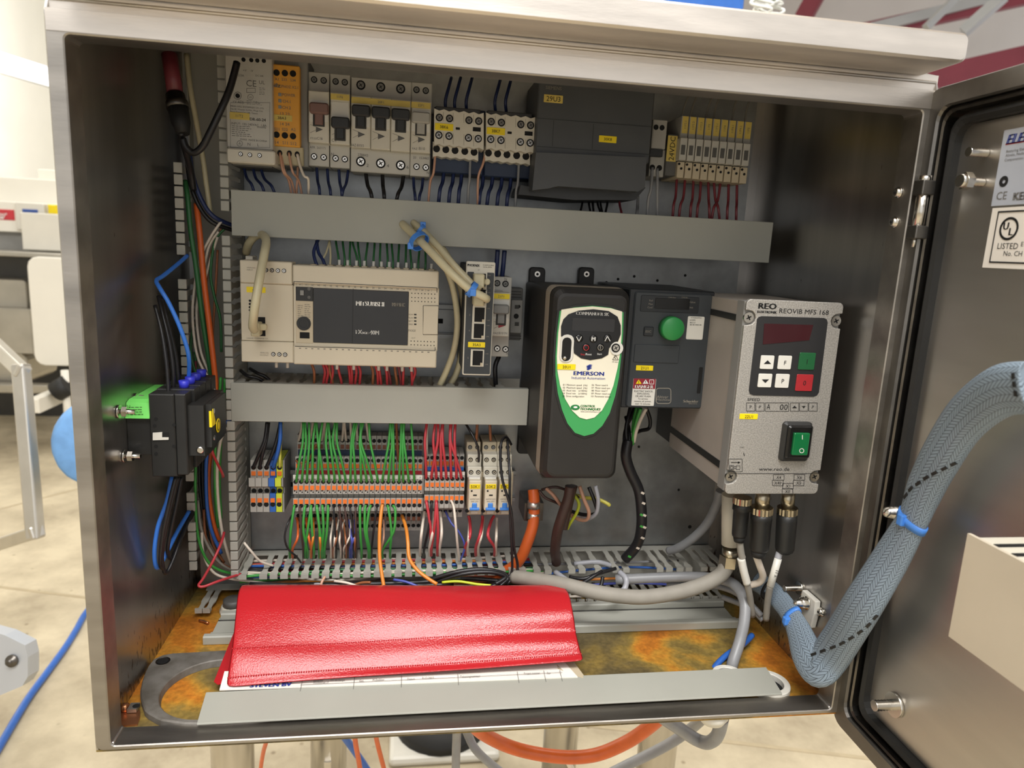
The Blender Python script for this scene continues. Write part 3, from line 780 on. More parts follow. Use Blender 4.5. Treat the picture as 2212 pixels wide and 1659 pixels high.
# ================================================================== top row of devices
def lines(t, x0, y0, x1, n, dy, Y, h=2.2, slope=.09):
    """fine print too small to read: rows of short word strokes"""
    rnd = random.Random(int(x0 * 7 + y0))
    for i in range(n):
        x = x0; y = y0 + dy * i
        end = x1 - rnd.random() * (x1 - x0) * .35
        while x < end:
            w = rnd.uniform(3, 9); yy = y + (x - x0) * slope
            t.bar(x, yy - h / 2, min(x + w, end), yy + h / 2, Y); x += w + 1.6
    return t
# --- power supply
Yp = .178
psu = thing('power_supply', 'grey plastic power supply with printed ratings and yellow marker beside the orange relay', 'power supply', A(540, 350, .21))
add('body', MB().pb(487, 108, 588, 322, Yp, PL - .008, .002, .001), 'breaker_grey', psu)
add('terminal_cover', MB().pb(489, 322, 594, 353, Yp - .004, PL - .012, .002, .0012), 'cream_plastic', psu)
add('terminal_foot', MB().pb(500, 350, 588, 360, Yp + .012, PL - .012, .001, .0008), 'dark_grey', psu)
for x, y in ((520, 333), (540, 334.8), (561, 336)): screwhead(psu, x, y, Yp - .004, 4.8)
for x in (526, 543, 556, 570): hole(psu, x, 129 + (x - 526) * .06, Yp, 4.6, 'terminal_hole')
t = Txt()
t.px('+V', 529, 152, Yp, 5); t.px('-V', 544, 153, Yp, 5); t.px('DC OK', 561, 164, Yp, 4); t.px('2.5A', 521, 163, Yp, 5)
t.px('CE', 543, 180, Yp, 14); t.px('UL', 566, 178, Yp, 8); t.px('+V ADJ.', 515, 220, Yp, 5.5)
t.circ(513.5, 207, 8, Yp, 1); t.circ(541, 210, 6, Yp, .8); t.rect(533, 191, 552, 200, Yp, .8)
t.px('US', 541, 210, Yp, 4); lines(t, 533, 218, 570, 3, 3.2, Yp, 1.2); lines(t, 560, 190, 575, 5, 3.4, Yp, 1.2)
t.px('MEAN WELL ENTERPRISES CO., LTD.', 499, 229, Yp, 3.6, 72, 'l'); t.px('No.28, Wuquan 3rd Rd., Wugu Dist.', 499, 235, Yp, 3.6, 70, 'l'); t.px('New Taipei City 248, Taiwan', 499, 241, Yp, 3.6, 58, 'l')
t.px('DR-60-24', 540, 257, Yp, 6.5, 34, 'l', bold=.0003); t.px('INPUT: 100-240VAC  1.8A', 500, 266, Yp, 5, 76, 'l'); t.px('50/60Hz', 565, 275, Yp, 4.2)
lines(t, 501, 272, 545, 6, 4.2, Yp, 1.6, .06)
t.px('MW03  MADE IN CHINA', 519, 301, Yp, 4.4, 58, 'l'); t.px('N', 538, 311.5, Yp, 6.5); t.px('L', 558, 313, Yp, 6.5); t.circ(518, 310, 6, Yp, 1); t.line(518, 306, 518, 311, Yp); t.line(515, 311, 521, 311, Yp)
t.rect(498, 222, 583, 319, Yp, .7)
t.out(psu, 'print_grey')
hole(psu, 513.5, 207, Yp, 5, 'adjuster')
ylabel(psu, 496, 243, 539, 258, Yp, '11T2', 6, 'yellow_pale', 'print_grey')
# --- orange safety relay
Yr = .186
sr = thing('safety_relay', 'narrow safety relay with orange front plate and round screw terminals', 'relay', A(620, 355, .21))
add('body', MB().pb(588, 120, 665, 358, Yr + .008, PL - .008, .001, .0008), 'mid_grey', sr)
add('terminal_base', MB().pb(593, 316, 655, 356, Yr + .004, Yr + .012, .001, .0008), 'earth_grey' if 'earth_grey' in MATS else 'beige_side', sr)
add('front_plate', MB().pb(585.5, 140, 647.5, 316, Yr, Yr + .010, .0012, .0008), 'relay_orange', sr)
for x in (597.5, 615.5, 633): hole(sr, x, 157 + (x - 597) * .06, Yr, 7, 'terminal_hole'); hole(sr, x, 291 + (x - 597) * .09, Yr, 7, 'terminal_hole')
for x, y in ((604.5, 331), (625, 332), (642, 334)): hole(sr, x, y, Yr + .004, 5.5, 'terminal_hole', 7)
t = Txt(); t.px('A1', 598, 171, Yr, 6); t.px('S33', 614, 172, Yr, 6); t.px('S34', 633, 173.5, Yr, 6)
t.px('pilz', 596, 184, Yr, 9, 20, bold=.0006); t.px('PNOZ X2.1', 626, 188, Yr, 6, 36)
t.px('POWER', 624, 205.5, Yr, 6.5, 28); t.px('CH.1', 619, 219, Yr, 6.5); t.px('CH.2', 619, 232.5, Yr, 6.5); t.px('13 23', 615.5, 246, Yr, 6.5, 20); t.px('14 24', 615.5, 268, Yr, 6.5, 20)
t.px('S21', 598, 279, Yr, 6.5); t.px('S22', 615.5, 279.5, Yr, 6.5); t.px('A2', 633.5, 280, Yr, 6.5); t.px('14', 598.5, 307.5, Yr, 7); t.px('S11', 616, 308.5, Yr, 7); t.px('S12', 634, 310, Yr, 7)
t.out(sr, 'print_grey')
for y in (204, 217.5, 231): add('indicator', MB().pb(601, y - 3.6, 608, y + 3.6, Yr - .0006, Yr, .0004, .0002), 'mid_grey', sr)
ylabel(sr, 587, 248, 631, 261.5, Yr, '38A3', 6.5, 'yellow_pale')
# --- circuit breakers
def breaker(name, label, x0, x1, yt, poles, lever, lab, lever_y=0.0, Yb=.200, tone='breaker_grey', group=None, small=True, texts=(), tri='dark_grey', ysc=1.0, ymk='yellow_pale'):
    """yt: pixel y of the top at the body's middle; fixed sections of a modular breaker"""
    xm = (x0 + x1) / 2
    y = lambda d: yt + d * ysc
    b = thing(name, label, 'circuit breaker', A(xm, y(200), .22), group)
    add('body', MB().pb(x0, y(0), x1, y(203), Yb, PL - .008, .0008, .0006), tone, b)
    w = (x1 - x0) / poles
    for k in range(poles):
        a, c = x0 + w * k, x0 + w * (k + 1)
        sk = (a + w / 2 - xm) * .095
        add('front', MB().pb(a + .4, y(40) + sk, c - .4, y(152) + sk, Yb - .014, Yb + .002, .0006, .0008), 'cream_plastic', b)
        add('window', MB().pb(a + 2, y(60) + sk, c - 2, y(107) + sk, Yb - .0144, Yb - .012, .0006, .0002), 'white_plastic', b)
        # lever: wide grip bar above a narrow stem
        ly = y(57 + lever_y) + sk; xm2 = (a + c) / 2
        lv = add('lever', MB().pb(a + 1.5, ly, c - 1.5, ly + 24 * ysc, Yb - .021, Yb - .013, .0022, .0012), lever, b)
        add('lever_stem', MB().pb(xm2 - w * .2, ly + 20 * ysc, xm2 + w * .2, ly + 48 * ysc, Yb - .017, Yb - .013, .0006, .0006), lever, lv)
        add('lever_track', MB().pb(xm2 - w * .28, ly + 14 * ysc, xm2 + w * .28, ly + 52 * ysc, Yb - .0148, Yb - .014, .0004, .0001), 'slot_dark', lv)
        if small:
            for dx in (-.22, .24):
                xx = xm2 + dx * w
                screwhead(b, xx, y(17) + sk + dx * w * .09, Yb, 7, 'mid_grey'); screwhead(b, xx, y(183) + sk + dx * w * .09, Yb, 7)
        else:
            screwhead(b, xm2, y(17) + sk, Yb, 10, 'mid_grey'); screwhead(b, xm2, y(182) + sk, Yb, 10.5)
        t = Txt()
        t.poly([(xm2 - 6, y(118) + sk), (xm2 + 9, y(124) + sk), (xm2 - 6, y(130) + sk)], Yb - .014); t.out(b, tri, 'arrow_mark')
        t = Txt(); t.line(a + 4, y(131) + sk, xm2 - 6, y(125) + sk, Yb - .014, .8); t.line(a + 4, y(113) + sk, xm2 + 8, y(124) + sk, Yb - .014, .8); t.out(b, 'print_soft', 'circuit_mark')
    t = Txt()
    for s, fx_, dy, h, wpx in texts: t.px(s, x0 + (x1 - x0) * fx_, y(dy), Yb - (.014 if 40 < dy < 152 else 0), h, wpx)
    t.out(b, 'print_grey')
    if lab:
        s0 = x0 + 1; add('marker_strip', MB().pb(x0 + 1, y(43), x1 - 1, y(56), Yb - .0146, Yb - .013, .0003, .0001), ymk, b)
        t = Txt(); t.px(lab, xm, y(49.5), Yb - .0147, 5.5); t.out(b, 'print_grey')
    return b
breaker('circuit_breaker', 'grey residual current breaker with reddish brown lever beside the orange relay', 666, 711, 156, 1, 'handle_brown', None, 8, texts=(('F7/10', .25, 143, 5, 13), ('C16', .55, 143, 6, 12), ('AFR  263171', .45, 163, 5, 34)))
breaker('circuit_breaker', 'grey breaker with wide black lever switched down, marked 11F6', 713, 756, 160, 1, 'siemens_dark', '11F6', 35, texts=(('C4', .2, 143, 7, 10), ('N', .12, 173, 7, 6), ('1-ON', .5, 124, 5, 16)))
breaker('circuit_breaker', 'three pole grey breaker with three linked black levers', 758, 887, 171, 3, 'siemens_dark', '20F1', 2, small=False, texts=(('FAZ-B10/3', .11, 143, 6, 27), ('2', .28, 186, 7, 5), ('4', .62, 187, 7, 5), ('6', .95, 190, 7, 5), ('278843', .2, 164, 6, 22)))
breaker('circuit_breaker', 'grey breaker with pale grey lever beside the contactors', 887.5, 931, 178, 1, 'breaker_dim', '22F1', 6, texts=(('FAZ', .2, 143, 4.5, 11), ('B10', .55, 143, 6, 13), ('20   153462', .5, 163, 5, 34), ('N', .85, 195, 6, 5)))
# --- contactors
def contactor(x0, y0, lab, label):
    Yc = .183
    X = lambda v: x0 + v; Y_ = lambda v, w=0: y0 + v + w * .092
    c = thing('contactor', label, 'contactor', A(X(50), Y_(110), .22))
    add('body', MB().pb(X(-2), Y_(-6, 50), X(108), Y_(135, 50), Yc + .022, PL - .008, .001, .001), 'navy', c)
    add('upper_body', MB().pb(X(2), Y_(-8, 50), X(100), Y_(20, 50), Yc + .008, Yc + .03, .001, .001), 'dark_grey', c)
    # scalloped front
    pts = []
    for i in range(11):
        xx = 107 * i / 10; pts.append((X(xx), Y_(4 * (i % 2) - 2, xx)))
    for i in range(11):
        xx = 107 - 107 * i / 10; pts.append((X(xx), Y_(78 - 4 * (i % 2), xx)))
    add('front', MB().pp(pts, Yc, Yc + .022), 'cream_plastic', c)
    pts = []
    for i in range(11):
        xx = -3 + 98 * i / 10; pts.append((X(xx), Y_(70, xx)))
    for i in range(11):
        xx = 95 - 98 * i / 10; pts.append((X(xx), Y_(103 - 3 * (i % 2), xx)))
    add('terminal_row', MB().pp(pts, Yc + .008, Yc + .03), 'cream_plastic', c)
    for xx in (11, 33, 75, 96):
        screwhead(c, X(xx), Y_(17, xx), Yc, 8); screwhead(c, X(xx - 1), Y_(55, xx), Yc, 8)
    for xx in (5, 25, 45, 66, 86): hole(c, X(xx), Y_(85, xx), Yc + .008, 7.6, 'terminal_hole')
    for a, b, w, h in ((51, 37, 9, 5), (92, 35, 17, 9)):
        add('window', MB().pb(X(a) - w / 2, Y_(b, a) - h / 2, X(a) + w / 2, Y_(b, a) + h / 2, Yc - .0004, Yc, .0002, .0001), 'hole_black', c)
    t = Txt()
    for xx in (20, 41, 64, 85): t.line(X(xx), Y_(4, xx), X(xx), Y_(24, xx), Yc, .7); t.line(X(xx), Y_(48, xx), X(xx), Y_(72, xx), Yc, .7)
    t.out(c, 'print_soft', 'moulding_line')
    ylabel(c, X(1.5), Y_(29, 20), X(41), Y_(44, 20), Yc, lab, 6.2, 'yellow')
    return c
contactor(938, 236, '38K6', 'cream contactor with blue base, marked 38K6, between the pale lever breaker and its twin')
contactor(1050, 245, '38K7', 'cream contactor with blue base, marked 38K7, beside the dark grey control module')
# --- dark grey Siemens module
Ys = .172
sm = thing('control_module', 'large dark grey control module with yellow 29U3 marker and flared lower cover', 'control module', A(1280, 425, .22))
add('body', MB().pb(1160, 172, 1410, 345, Ys, PL - .008, .0015, .001), 'siemens_grey', sm)
add('terminal_cover', MB().pp([(1158, 329), (1397, 340), (1393, 405), (1378, 414), (1205, 402), (1185, 407), (1150, 411)], Ys - .006, Ys + .022), 'siemens_grey', sm)
add('terminal_base', MB().pp([(1152, 405), (1205, 400), (1395, 405), (1372, 432), (1240, 432), (1120, 420), (1125, 400)], Ys + .012, PL - .01), 'siemens_dark', sm)
t = Txt(); t.px('SIEMENS', 1196, 190, Ys, 7, 34); t.out(sm, 'mid_grey' if False else 'print_soft')
t = Txt()
for a in ((1160, 255, 1408, 274), (1160, 316, 1405, 334), (1196, 260, 1193, 316), (1282, 268, 1279, 322)): t.line(*a, Ys, 1.4)
t.out(sm, 'siemens_dark', 'panel_gap')
ylabel(sm, 1175, 205, 1216, 222, Ys, '29U3', 10.5, 'yellow_pale')
ylabel(sm, 1294, 293.5, 1332, 308, Ys, '30K8', 6, 'yellow')
# --- twin terminal beside the module, 24VDC tag and nine fuse terminals
Yf = .190
tt = thing('supply_terminal', 'narrow grey supply terminal with two screws between control module and fuse terminals', 'terminal block', A(1422, 380, .22))
add('body', MB().pb(1409, 258, 1440, 322, Yf, PL - .008, .001, .0008), 'breaker_dim', tt)
add('lower_body', MB().pb(1404, 322, 1436, 382, Yf + .008, PL - .008, .001, .0008), 'breaker_dim', tt)
for x, y in ((1417, 275), (1430, 276)): hole(tt, x, y, Yf, 5.5, 'terminal_hole')
for x, y in ((1409, 362), (1424, 363)): hole(tt, x, y, Yf + .008, 6, 'terminal_hole')
add('bridge', MB().pb(1404, 322, 1432, 338, Yf - .001, Yf + .004, .0005, .0003), 'siemens_dark', tt)
vt = thing('voltage_tag', 'upright yellow tag printed 24VDC beside the fuse terminals', 'sign', A(1451, 350, .2))
add('tag_holder', MB().pb(1440, 290, 1463, 380, Yf + .004, PL - .008, .0006, .0004), 'dark_grey', vt)
ylabel(vt, 1441, 293, 1462, 349, Yf + .0035, '24VDC', 11.5, 'yellow_pale', 'print_black', True)
codes = ['11F2.1', '11F2.2', '11F2.3', '11F3', '11F3.1', '11F4', '11F4.1', '11F4.2', '11F5']
for i in range(9):
    x = 1474 + 17.0 * i; sk = 1.55 * i
    ft = thing('fuse_terminal', '%s slim grey fuse terminal with yellow marker counted from the 24VDC tag' % ORD[i], 'fuse terminal', A(x + 4, 385 + sk, .22), 'fuse terminals beside the 24VDC tag')
    add('body', MB().pb(x - 2.5, 250 + sk, x + 13, 300 + sk, Yf, PL - .008, .0006, .0005), 'breaker_dim', ft)
    add('fuse_lever', MB().pb(x - 5, 297 + sk, x + 10, 346 + sk, Yf - .007, PL - .012, .0008, .0006), 'breaker_grey', ft)
    add('lever_window', MB().pb(x - 3 + .5, 313 + sk, x + 6, 334 + sk, Yf - .0076, Yf - .006, .0003, .0001), 'dark_grey', ft)
    add('foot', MB().pb(x - 11, 349 + sk, x + 4, 384 + sk, Yf - .001, PL - .012, .0006, .0005), 'beige_side', ft)
    hole(ft, x - 7, 354 + sk, Yf - .001, 2.6, 'screw_hole'); hole(ft, x - 2.5, 364 + sk, Yf - .001, 2.6, 'screw_hole')
    ylabel(ft, x, 251 + sk, x + 12.5, 288 + sk, Yf, codes[i], 4.6, 'yellow_pale', 'print_grey', True)
# ================================================================== programmable controller
Yq = .165
plc = thing('programmable_controller', 'wide beige programmable controller with black front panel above the middle duct', 'controller', A(730, 790, .21))
add('body', MB().pb(520, 585, 945, 770, Yq + .006, PL - .008, .001, .001), 'beige_side', plc)
sl = lambda x: (x - 518) * .0345          # the row's slope in the photograph
add('analogue_cover', MB().pb(518, 564, 631, 613, Yq - .0015, Yq + .02, .001, .0008), 'beige', plc)
add('analogue_face', MB().pb(520, 613, 633, 737, Yq, Yq + .02, .001, .0006), 'beige', plc)
add('analogue_cover', MB().pb(521, 738, 634, 783, Yq - .0015, Yq + .02, .001, .0008), 'beige', plc)
add('terminal_cover', MB().pb(632, 579, 948, 619, Yq - .003, Yq + .03, .0012, .001), 'beige', plc)
add('terminal_cover', MB().pb(634, 751, 943, 791, Yq - .003, Yq + .03, .0012, .001), 'beige', plc)
add('main_face', MB().pb(634, 616, 947, 755, Yq, Yq + .02, .001, .0006), 'beige', plc)
add('front_panel', MB().pb(676.5, 626, 882, 743, Yq - .0012, Yq, .0006, .0004), 'panel_black', plc)
add('expansion_cover', MB().pb(914.5, 661, 946, 722, Yq - .0006, Yq, .0004, .0002), 'beige', plc)
t = Txt(); t.rect(914, 660, 946.5, 723, Yq, .9); t.line(763, 623, 761, 742, Yq - .0012, .9)
t.line(635, 608, 944, 622, Yq - .003, 1.2); t.line(944, 622, 944, 632, Yq - .003, 1.2); t.line(635, 608, 635, 618, Yq - .003, 1.2)
t.line(637, 748, 940, 757.5, Yq - .003, 1.2); t.line(940, 757, 940, 750, Yq - .003, 1.2); t.out(plc, 'print_black', 'panel_gap')
t = Txt(); t.px('MITSUBISHI', 799.5, 656, Yq - .0012, 10, 60, bold=.0005)
t.px('FX', 775.5, 716.5, Yq - .0012, 9.5, 13, bold=.0003); t.px('3GE', 788.5, 719, Yq - .0012, 5.2, 13, bold=.0003); t.px('-40M', 807, 718, Yq - .0012, 9.5, 23, bold=.0003); t.out(plc, 'print_white')
t = Txt(); t.px('MELSEC', 861, 658, Yq - .0012, 8, 27, bold=.0006); t.out(plc, 'print_soft')
# switch window, port strip
add('switch_window', MB().pb(639, 620, 676, 650, Yq - .0009, Yq, .0003, .0002), 'black', plc)
add('run_switch', MB().pb(648, 627, 656, 638, Yq - .0022, Yq - .0008, .0003, .0002), 'mid_grey', plc)
for y in (624, 642): add('dial', MB().disc((A(668, y, Yq).x, Yq - .0009, A(668, y, Yq).z), .0015, 10, .0005), 'dark_grey', plc)
add('port_strip', MB().pb(639, 650, 676, 741, Yq - .0006, Yq, .0003, .0002), 'beige_side', plc)
c = A(656.5, 698.5, Yq); add('round_port', MB().disc((c.x, Yq - .0006, c.z), .0063, 22, .0008), 'black', plc)
q = plc.children[-1]
add('port_ring', MB().ring((c.x, 0, c.z), .0040, .0046, Yq - .0020, Yq - .0013), 'siemens_dark', q)
add('port_slot', MB().pb(647.5, 718, 668.5, 731, Yq - .0012, Yq - .0005, .0003, .0002), 'hole_black', plc)
t = Txt(); lines(t, 643, 660, 655, 7, 4.4, Yq - .0006, 1.4, .03); lines(t, 658, 658, 673, 7, 4.4, Yq - .0006, 1.4, .03); t.out(plc, 'print_soft', 'fine_print')
t = Txt()
for i in range(8):
    for y in (633.5, 642.5, 650.5, 736.5, 744.5):
        x = (889.5 if y < 700 else 888) + i * 7.1; yy = y + i * .28
        t.circ(x, yy, .6, Yq, 1.5, 6)
for y in (679.5, 686.5, 693.5, 700.5): t.bar(894.5, y - 1.5, 899.5, y + 1.5, Yq)
t.out(plc, 'print_black', 'indicator_dots')
t = Txt()
for y, s in ((679.5, 'POW'), (686.5, 'RUN'), (693.5, 'BATT'), (700.5, 'ERR')): t.px(s, 887.5, y, Yq, 3.4, 9)
t.px('FX3GE', 890, 714, Yq, 5, 16); t.px('OUT', 893, 730, Yq, 3)
for i in range(22):
    for y0, s in ((615, .046), (752.5, .031)):
        x = 646 + i * 13.2; t.bar(x, y0 + (x - 646) * s - 1.4, x + 4.5, y0 + (x - 646) * s + .9, Yq - .003)
for i in range(24): x = 640 + i * 12.7; t.line(x, 611.5 + (x - 640) * .046, x, 617 + (x - 640) * .046, Yq - .003, .6)
t.px('ANALOG', 542, 578, Yq - .0015, 3, 18); t.px('INPUT', 540, 583, Yq - .0015, 3, 13); t.px('ANALOG', 571, 762, Yq - .0015, 3, 18); t.px('OUTPUT', 571, 767, Yq - .0015, 3, 18)
t.px('10BASE-T/100BASE-TX', 556, 731, Yq, 2.8, 46)
t.out(plc, 'print_soft', 'fine_print')
for x, y in ((560, 583), (575, 583.5), (587.5, 584), (600.5, 584.5), (613.5, 585), (590.5, 765), (603.5, 765.5), (616, 766)): screwhead(plc, x, y, Yq - .0015, 4.7)
for y in (649.5, 656.5, 663.5, 670): hole(plc, 540, y, Yq, 2.6, 'indicator_hole')
# network socket with the plug's latch beside it
add('network_socket', MB().pb(554, 685, 573, 726, Yq - .0004, Yq, .0003, .0002), 'hole_black', plc)
ylabel(plc, 532.5, 620, 573.5, 632, Yq, '40A1', 6)
for i, x in enumerate((676, 695, 713, 732, 751, 769, 787, 807, 824, 840, 858, 877, 896, 910, 932)):
    add('terminal_barrier', MB().pb(x - 6, 569 + (x - 632) * .042, x + 6, 584 + (x - 632) * .042, Yq + .012, Yq + .03, .0004, .0003), 'beige_side', plc)
add('rail_clip', MB().pb(530, 553, 546, 566, Yq + .02, Yq + .04, .0008, .0005), 'cream_plastic', plc)

# ================================================================== network switch
Yn = .150
ns = thing('network_switch', 'tall slim network switch, dark face with pale edge and a column of sockets', 'network switch', A(1030, 812, .2))
fx0, fx1, fy0, fy1 = 1003.2, 1065, 570, 807
add('body', MB().pb(1004, 572, 1064, 806, Yn + .003, PL - .010, .001, .0006), 'siemens_dark', ns)
add('bezel', MB().pb(fx0, 565, fx1, 811, Yn, Yn + .004, .0014, .0005), 'cream_plastic', ns)
add('face', MB().pb(fx0 + 2.2, 588, fx1 - 2.2, 808, Yn - .0004, Yn + .001, .0008, .0001), 'altivar_grey', ns)
t = Txt(); t.px('PHOENIX', 1023, 573, Yn, 5.5, 26, bold=.0003); t.px('FL SWITCH SFNB', 1055, 573, Yn, 2.6, 23); t.px('Ord. No. 2891001', 1053, 577, Yn, 2.6, 19); t.px('US', 1034, 583, Yn, 2.4); t.out(ns, 'print_black')
def socket(x, y, w, h, parent):
    s_ = add('socket', MB().pb(x - w / 2, y - h / 2, x + w / 2, y + h / 2, Yn - .0016, Yn, .0003, .0002), 'cream_plastic', parent)
    add('socket_opening', MB().pb(x - w * .34, y - h * .43, x + w * .40, y + h * .43, Yn - .0020, Yn - .0014, .0002, .0001), 'hole_black', s_)
    add('socket_light', MB().pb(x + w * .22, y + h * .28, x + w * .38, y + h * .44, Yn - .0023, Yn - .0018, .0001, .0001), 'beige_side', s_)
    return s_
socket(1037.5, 608, 29, 40, ns); socket(1037, 644, 29, 38, ns); socket(1035, 680, 29, 36, ns); socket(1033.5, 715, 29, 36, ns); socket(1031, 773.5, 29, 37, ns)
t = Txt()
for x, y, s in ((1014.5, 680, '3'), (1013.5, 714, '4'), (1011, 773, '5'), (1016, 606, '1')): t.px(s, x, y, Yn - .0004, 4)
for x, y in ((1057, 595), (1057, 622), (1056, 632), (1055, 666), (1055, 692), (1054.5, 703), (1053, 727), (1052, 764), (1051, 787)): t.px('LNK', x, y, Yn - .0004, 2.6)
t.out(ns, 'mid_grey' if False else 'print_soft')
ylabel(ns, 1011, 739, 1048, 750.5, Yn - .0004, '35A3', 6)
# plugs in the upper two sockets
for y, lab, dx in ((606, 'grey network plug in the topmost socket of the switch', 0), (645, 'grey network plug in the second socket of the switch', -1)):
    pg = thing('network_plug', lab, 'plug', A(1036, y + 12, Yn - .01))
    add('plug_body', MB().pb(1024 + dx, y - 14, 1047 + dx, y + 16, Yn - .016, Yn - .0016, .0012, .001), 'w_cream', pg)
    add('latch', MB().pb(1046 + dx, y - 4, 1059 + dx, y + 10, Yn - .010, Yn - .006, .0025, .0006), 'w_cream', pg)
pg = thing('network_plug', 'grey network plug in the socket of the beige controller', 'plug', A(552, 725, Yq - .01))
add('plug_body', MB().pb(541, 698, 560, 727, Yq - .014, Yq - .0004, .0012, .001), 'w_cream', pg)
add('latch', MB().pb(558, 700, 576, 714, Yq - .010, Yq - .006, .0022, .0006), 'w_cream', pg)
# breaker 21F1 beside the switch
breaker('circuit_breaker', 'single grey breaker with yellow 21F1 strip beside the network switch', 1063, 1102, 598, 1, 'mid_grey', '21F1', 14, Yb=.198, tri='red_strip', ysc=.85, ymk='yellow', texts=(('FAZ', .2, 143, 4, 10), ('B10/1N', .6, 143, 5.4, 18), ('N', .75, 6, 6, 5), ('N', .85, 195, 6, 5), ('272535', .35, 36, 5, 18)))
tb = thing('relay_socket', 'small dark grey relay socket half hidden behind the breaker marked 21F1', 'relay socket', A(1114, 735, .23))
add('body', MB().pb(1100, 622, 1127, 735, .222, PL - .004, .001, .0006), 'dark_grey', tb)
add('front', MB().pb(1103, 648, 1128, 720, .216, .225, .001, .0006), 'mid_grey', tb)
for y in (663, 700): add('window', MB().pb(1112, y - 4, 1121, y + 4, .2155, .217, .0002, .0001), 'slot_dark', tb)
hole(tb, 1115, 683, .216, 5.5, 'terminal_hole'); hole(tb, 1121, 662, .216, 3.4, 'terminal_hole')
for y in (630, 636, 642, 726, 731): add('groove', MB().pb(1102, y - 1, 1126, y + 1, .2215, .2222, .0001, .0001), 'slot_dark', tb)

# ================================================================== Commander drive
sk = thing('motor_drive', 'black inverter drive with green shield shaped front and cream keypad panel', 'motor drive', A(1250, 1045, .17))
Yk = .100
kx0, kx1 = .3300, .4015
kz1, kz0 = Z_(1280, 622, Yk), Z_(1250, 1043, Yk)
# shell: loops from plate to rounded front
def kl(y, dx, dz1, dz0, r): return [(x, y, z) for x, z in MB().outline(kx0 + dx, kx1 - dx, kz0 + dz0, kz1 - dz1, r, 5)]
m = MB(); m.loops([kl(PL - .003, .0005, .003, .003, .004), kl(.150, 0, 0, 0, .006), kl(.128, 0, 0, 0, .006)], True, True)
add('rear_housing', m, 'drive_black', sk)
m = MB(); m.loops([kl(.128, -.0002, -.0002, -.0002, .007), kl(.112, .0004, .0004, .0006, .008)], False, False)
add('side_band', m, 'drive_olive', sk)
m = MB(); m.loops([kl(.112, .0006, .0006, .0008, .008), kl(.104, .002, .002, .003, .008), kl(.1005, .005, .0055, .006, .007), kl(.1000, .007, .008, .008, .006)], True, True)
add('front_housing', m, 'drive_black', sk)
for x in (1160, 1266):
    c = A(x, 592, PL - .004)
    tabm = MB().rb(c.x - .0085, c.x + .0085, c.z - .03, c.z + .007, PL - .006, PL - .0005, .004, .0008)
    tb_ = add('mounting_tab', tabm, 'drive_black', sk)
    add('tab_screw', MB().disc((c.x, PL - .006, c.z), .0030, 12, .0008), 'steel_screw', tb_)
    add('screw_centre', MB().disc((c.x, PL - .0068, c.z), .0014, 8, .0003), 'hole_black', tb_)
c = A(1128, 968, PL - .004); add('mounting_tab', MB().rb(c.x - .0055, c.x + .012, c.z - .006, c.z + .03, PL - .006, PL - .0005, .004, .0008), 'drive_black', sk)
c = A(1168, 1045, .22); add('terminal_shroud', MB().box(kx0 + .006, kx1 - .012, .125, PL - .004, kz0 - .004, kz0 + .003), 'black', sk)
# shield outline: top corners then a long taper
def shield(g, yb=0):
    """pixel outline grown by g pixels"""
    L = [(1209 - g, 672 - g * .2), (1203 - g, 720), (1200 - g, 770), (1200 - g, 810), (1205 - g, 850), (1214 - g, 885), (1226 - g * .8, 915), (1242 - g * .6, 935 + g * .5), (1262, 942 + g)]
    R = [(1282 + g * .5, 937 + g * .6), (1301 + g * .8, 920 + g * .3), (1317 + g, 893), (1329 + g, 855), (1337 + g, 815), (1342 + g, 770), (1346 + g, 720), (1347 + g, 675 - g * .2)]
    T = [(1320, 665 - g), (1280, 660.5 - g), (1240, 664 - g)]
    return L + R + T
add('shield_surround', MB().pp(shield(5), Yk - .0008, Yk + .002), 'black', sk)
add('green_shield', MB().pp(shield(0), Yk - .0016, Yk), 'green_flat', sk)
cream = [(1213, 669), (1206, 720), (1203, 770), (1204, 800), (1210, 833), (1221, 862), (1236, 887), (1252, 902), (1267, 906), (1284, 902), (1300, 887), (1314, 862), (1325, 833), (1334, 795), (1340, 760), (1343, 720), (1344, 673), (1320, 666), (1280, 662), (1240, 665)]
kp = add('keypad_panel', MB().pp(cream, Yk - .0022, Yk - .001), 'cream_kp' if 'cream_kp' in MATS else 'white_plastic', sk)
blk = [(1228, 679), (1250, 671), (1282, 668), (1315, 672), (1334, 684), (1341, 703), (1341, 722), (1335, 738), (1324, 744), (1316, 752), (1314, 766), (1300, 774), (1275, 778), (1255, 774), (1240, 763), (1238, 735), (1230, 726), (1212, 727), (1212, 705), (1217, 690)]
kb = add('keypad', MB().pp(blk, Yk - .0027, Yk - .002), 'black_gloss', sk)
add('display_window', MB().pb(1236, 688, 1328, 716, Yk - .0029, Yk - .0026, .001, .0001), 'panel_black', kb)
for x, y in ((1251, 731), (1282, 732), (1312, 731), (1266, 751), (1297, 751)):
    c = A(x, y, Yk - .0027); add('key', MB().lathe((c.x, Yk - .0027, c.z), (0, -1, 0), [(0, .0036), (.0006, .0034), (.001, .0026), (.0012, .0008)], 14), 'black_gloss', kb)
t = Txt(); Yt = Yk - .0040
t.px('M', 1282, 732, Yt, 9, bold=.0004); t.line(1245, 727, 1250.5, 737, Yt, 1.4); t.line(1250.5, 737, 1256, 727, Yt, 1.4); t.line(1306.5, 737, 1312, 726, Yt, 1.4); t.line(1312, 726, 1318, 737, Yt, 1.4)
t.px('COMMANDER SK', 1280, 677.5, Yk - .0028, 7, 71, bold=.0002); t.px('/Reset', 1271, 765, Yk - .0028, 4.5, 14); t.px('Start', 1295, 764.5, Yk - .0028, 4, 10); t.out(kb, 'print_white')
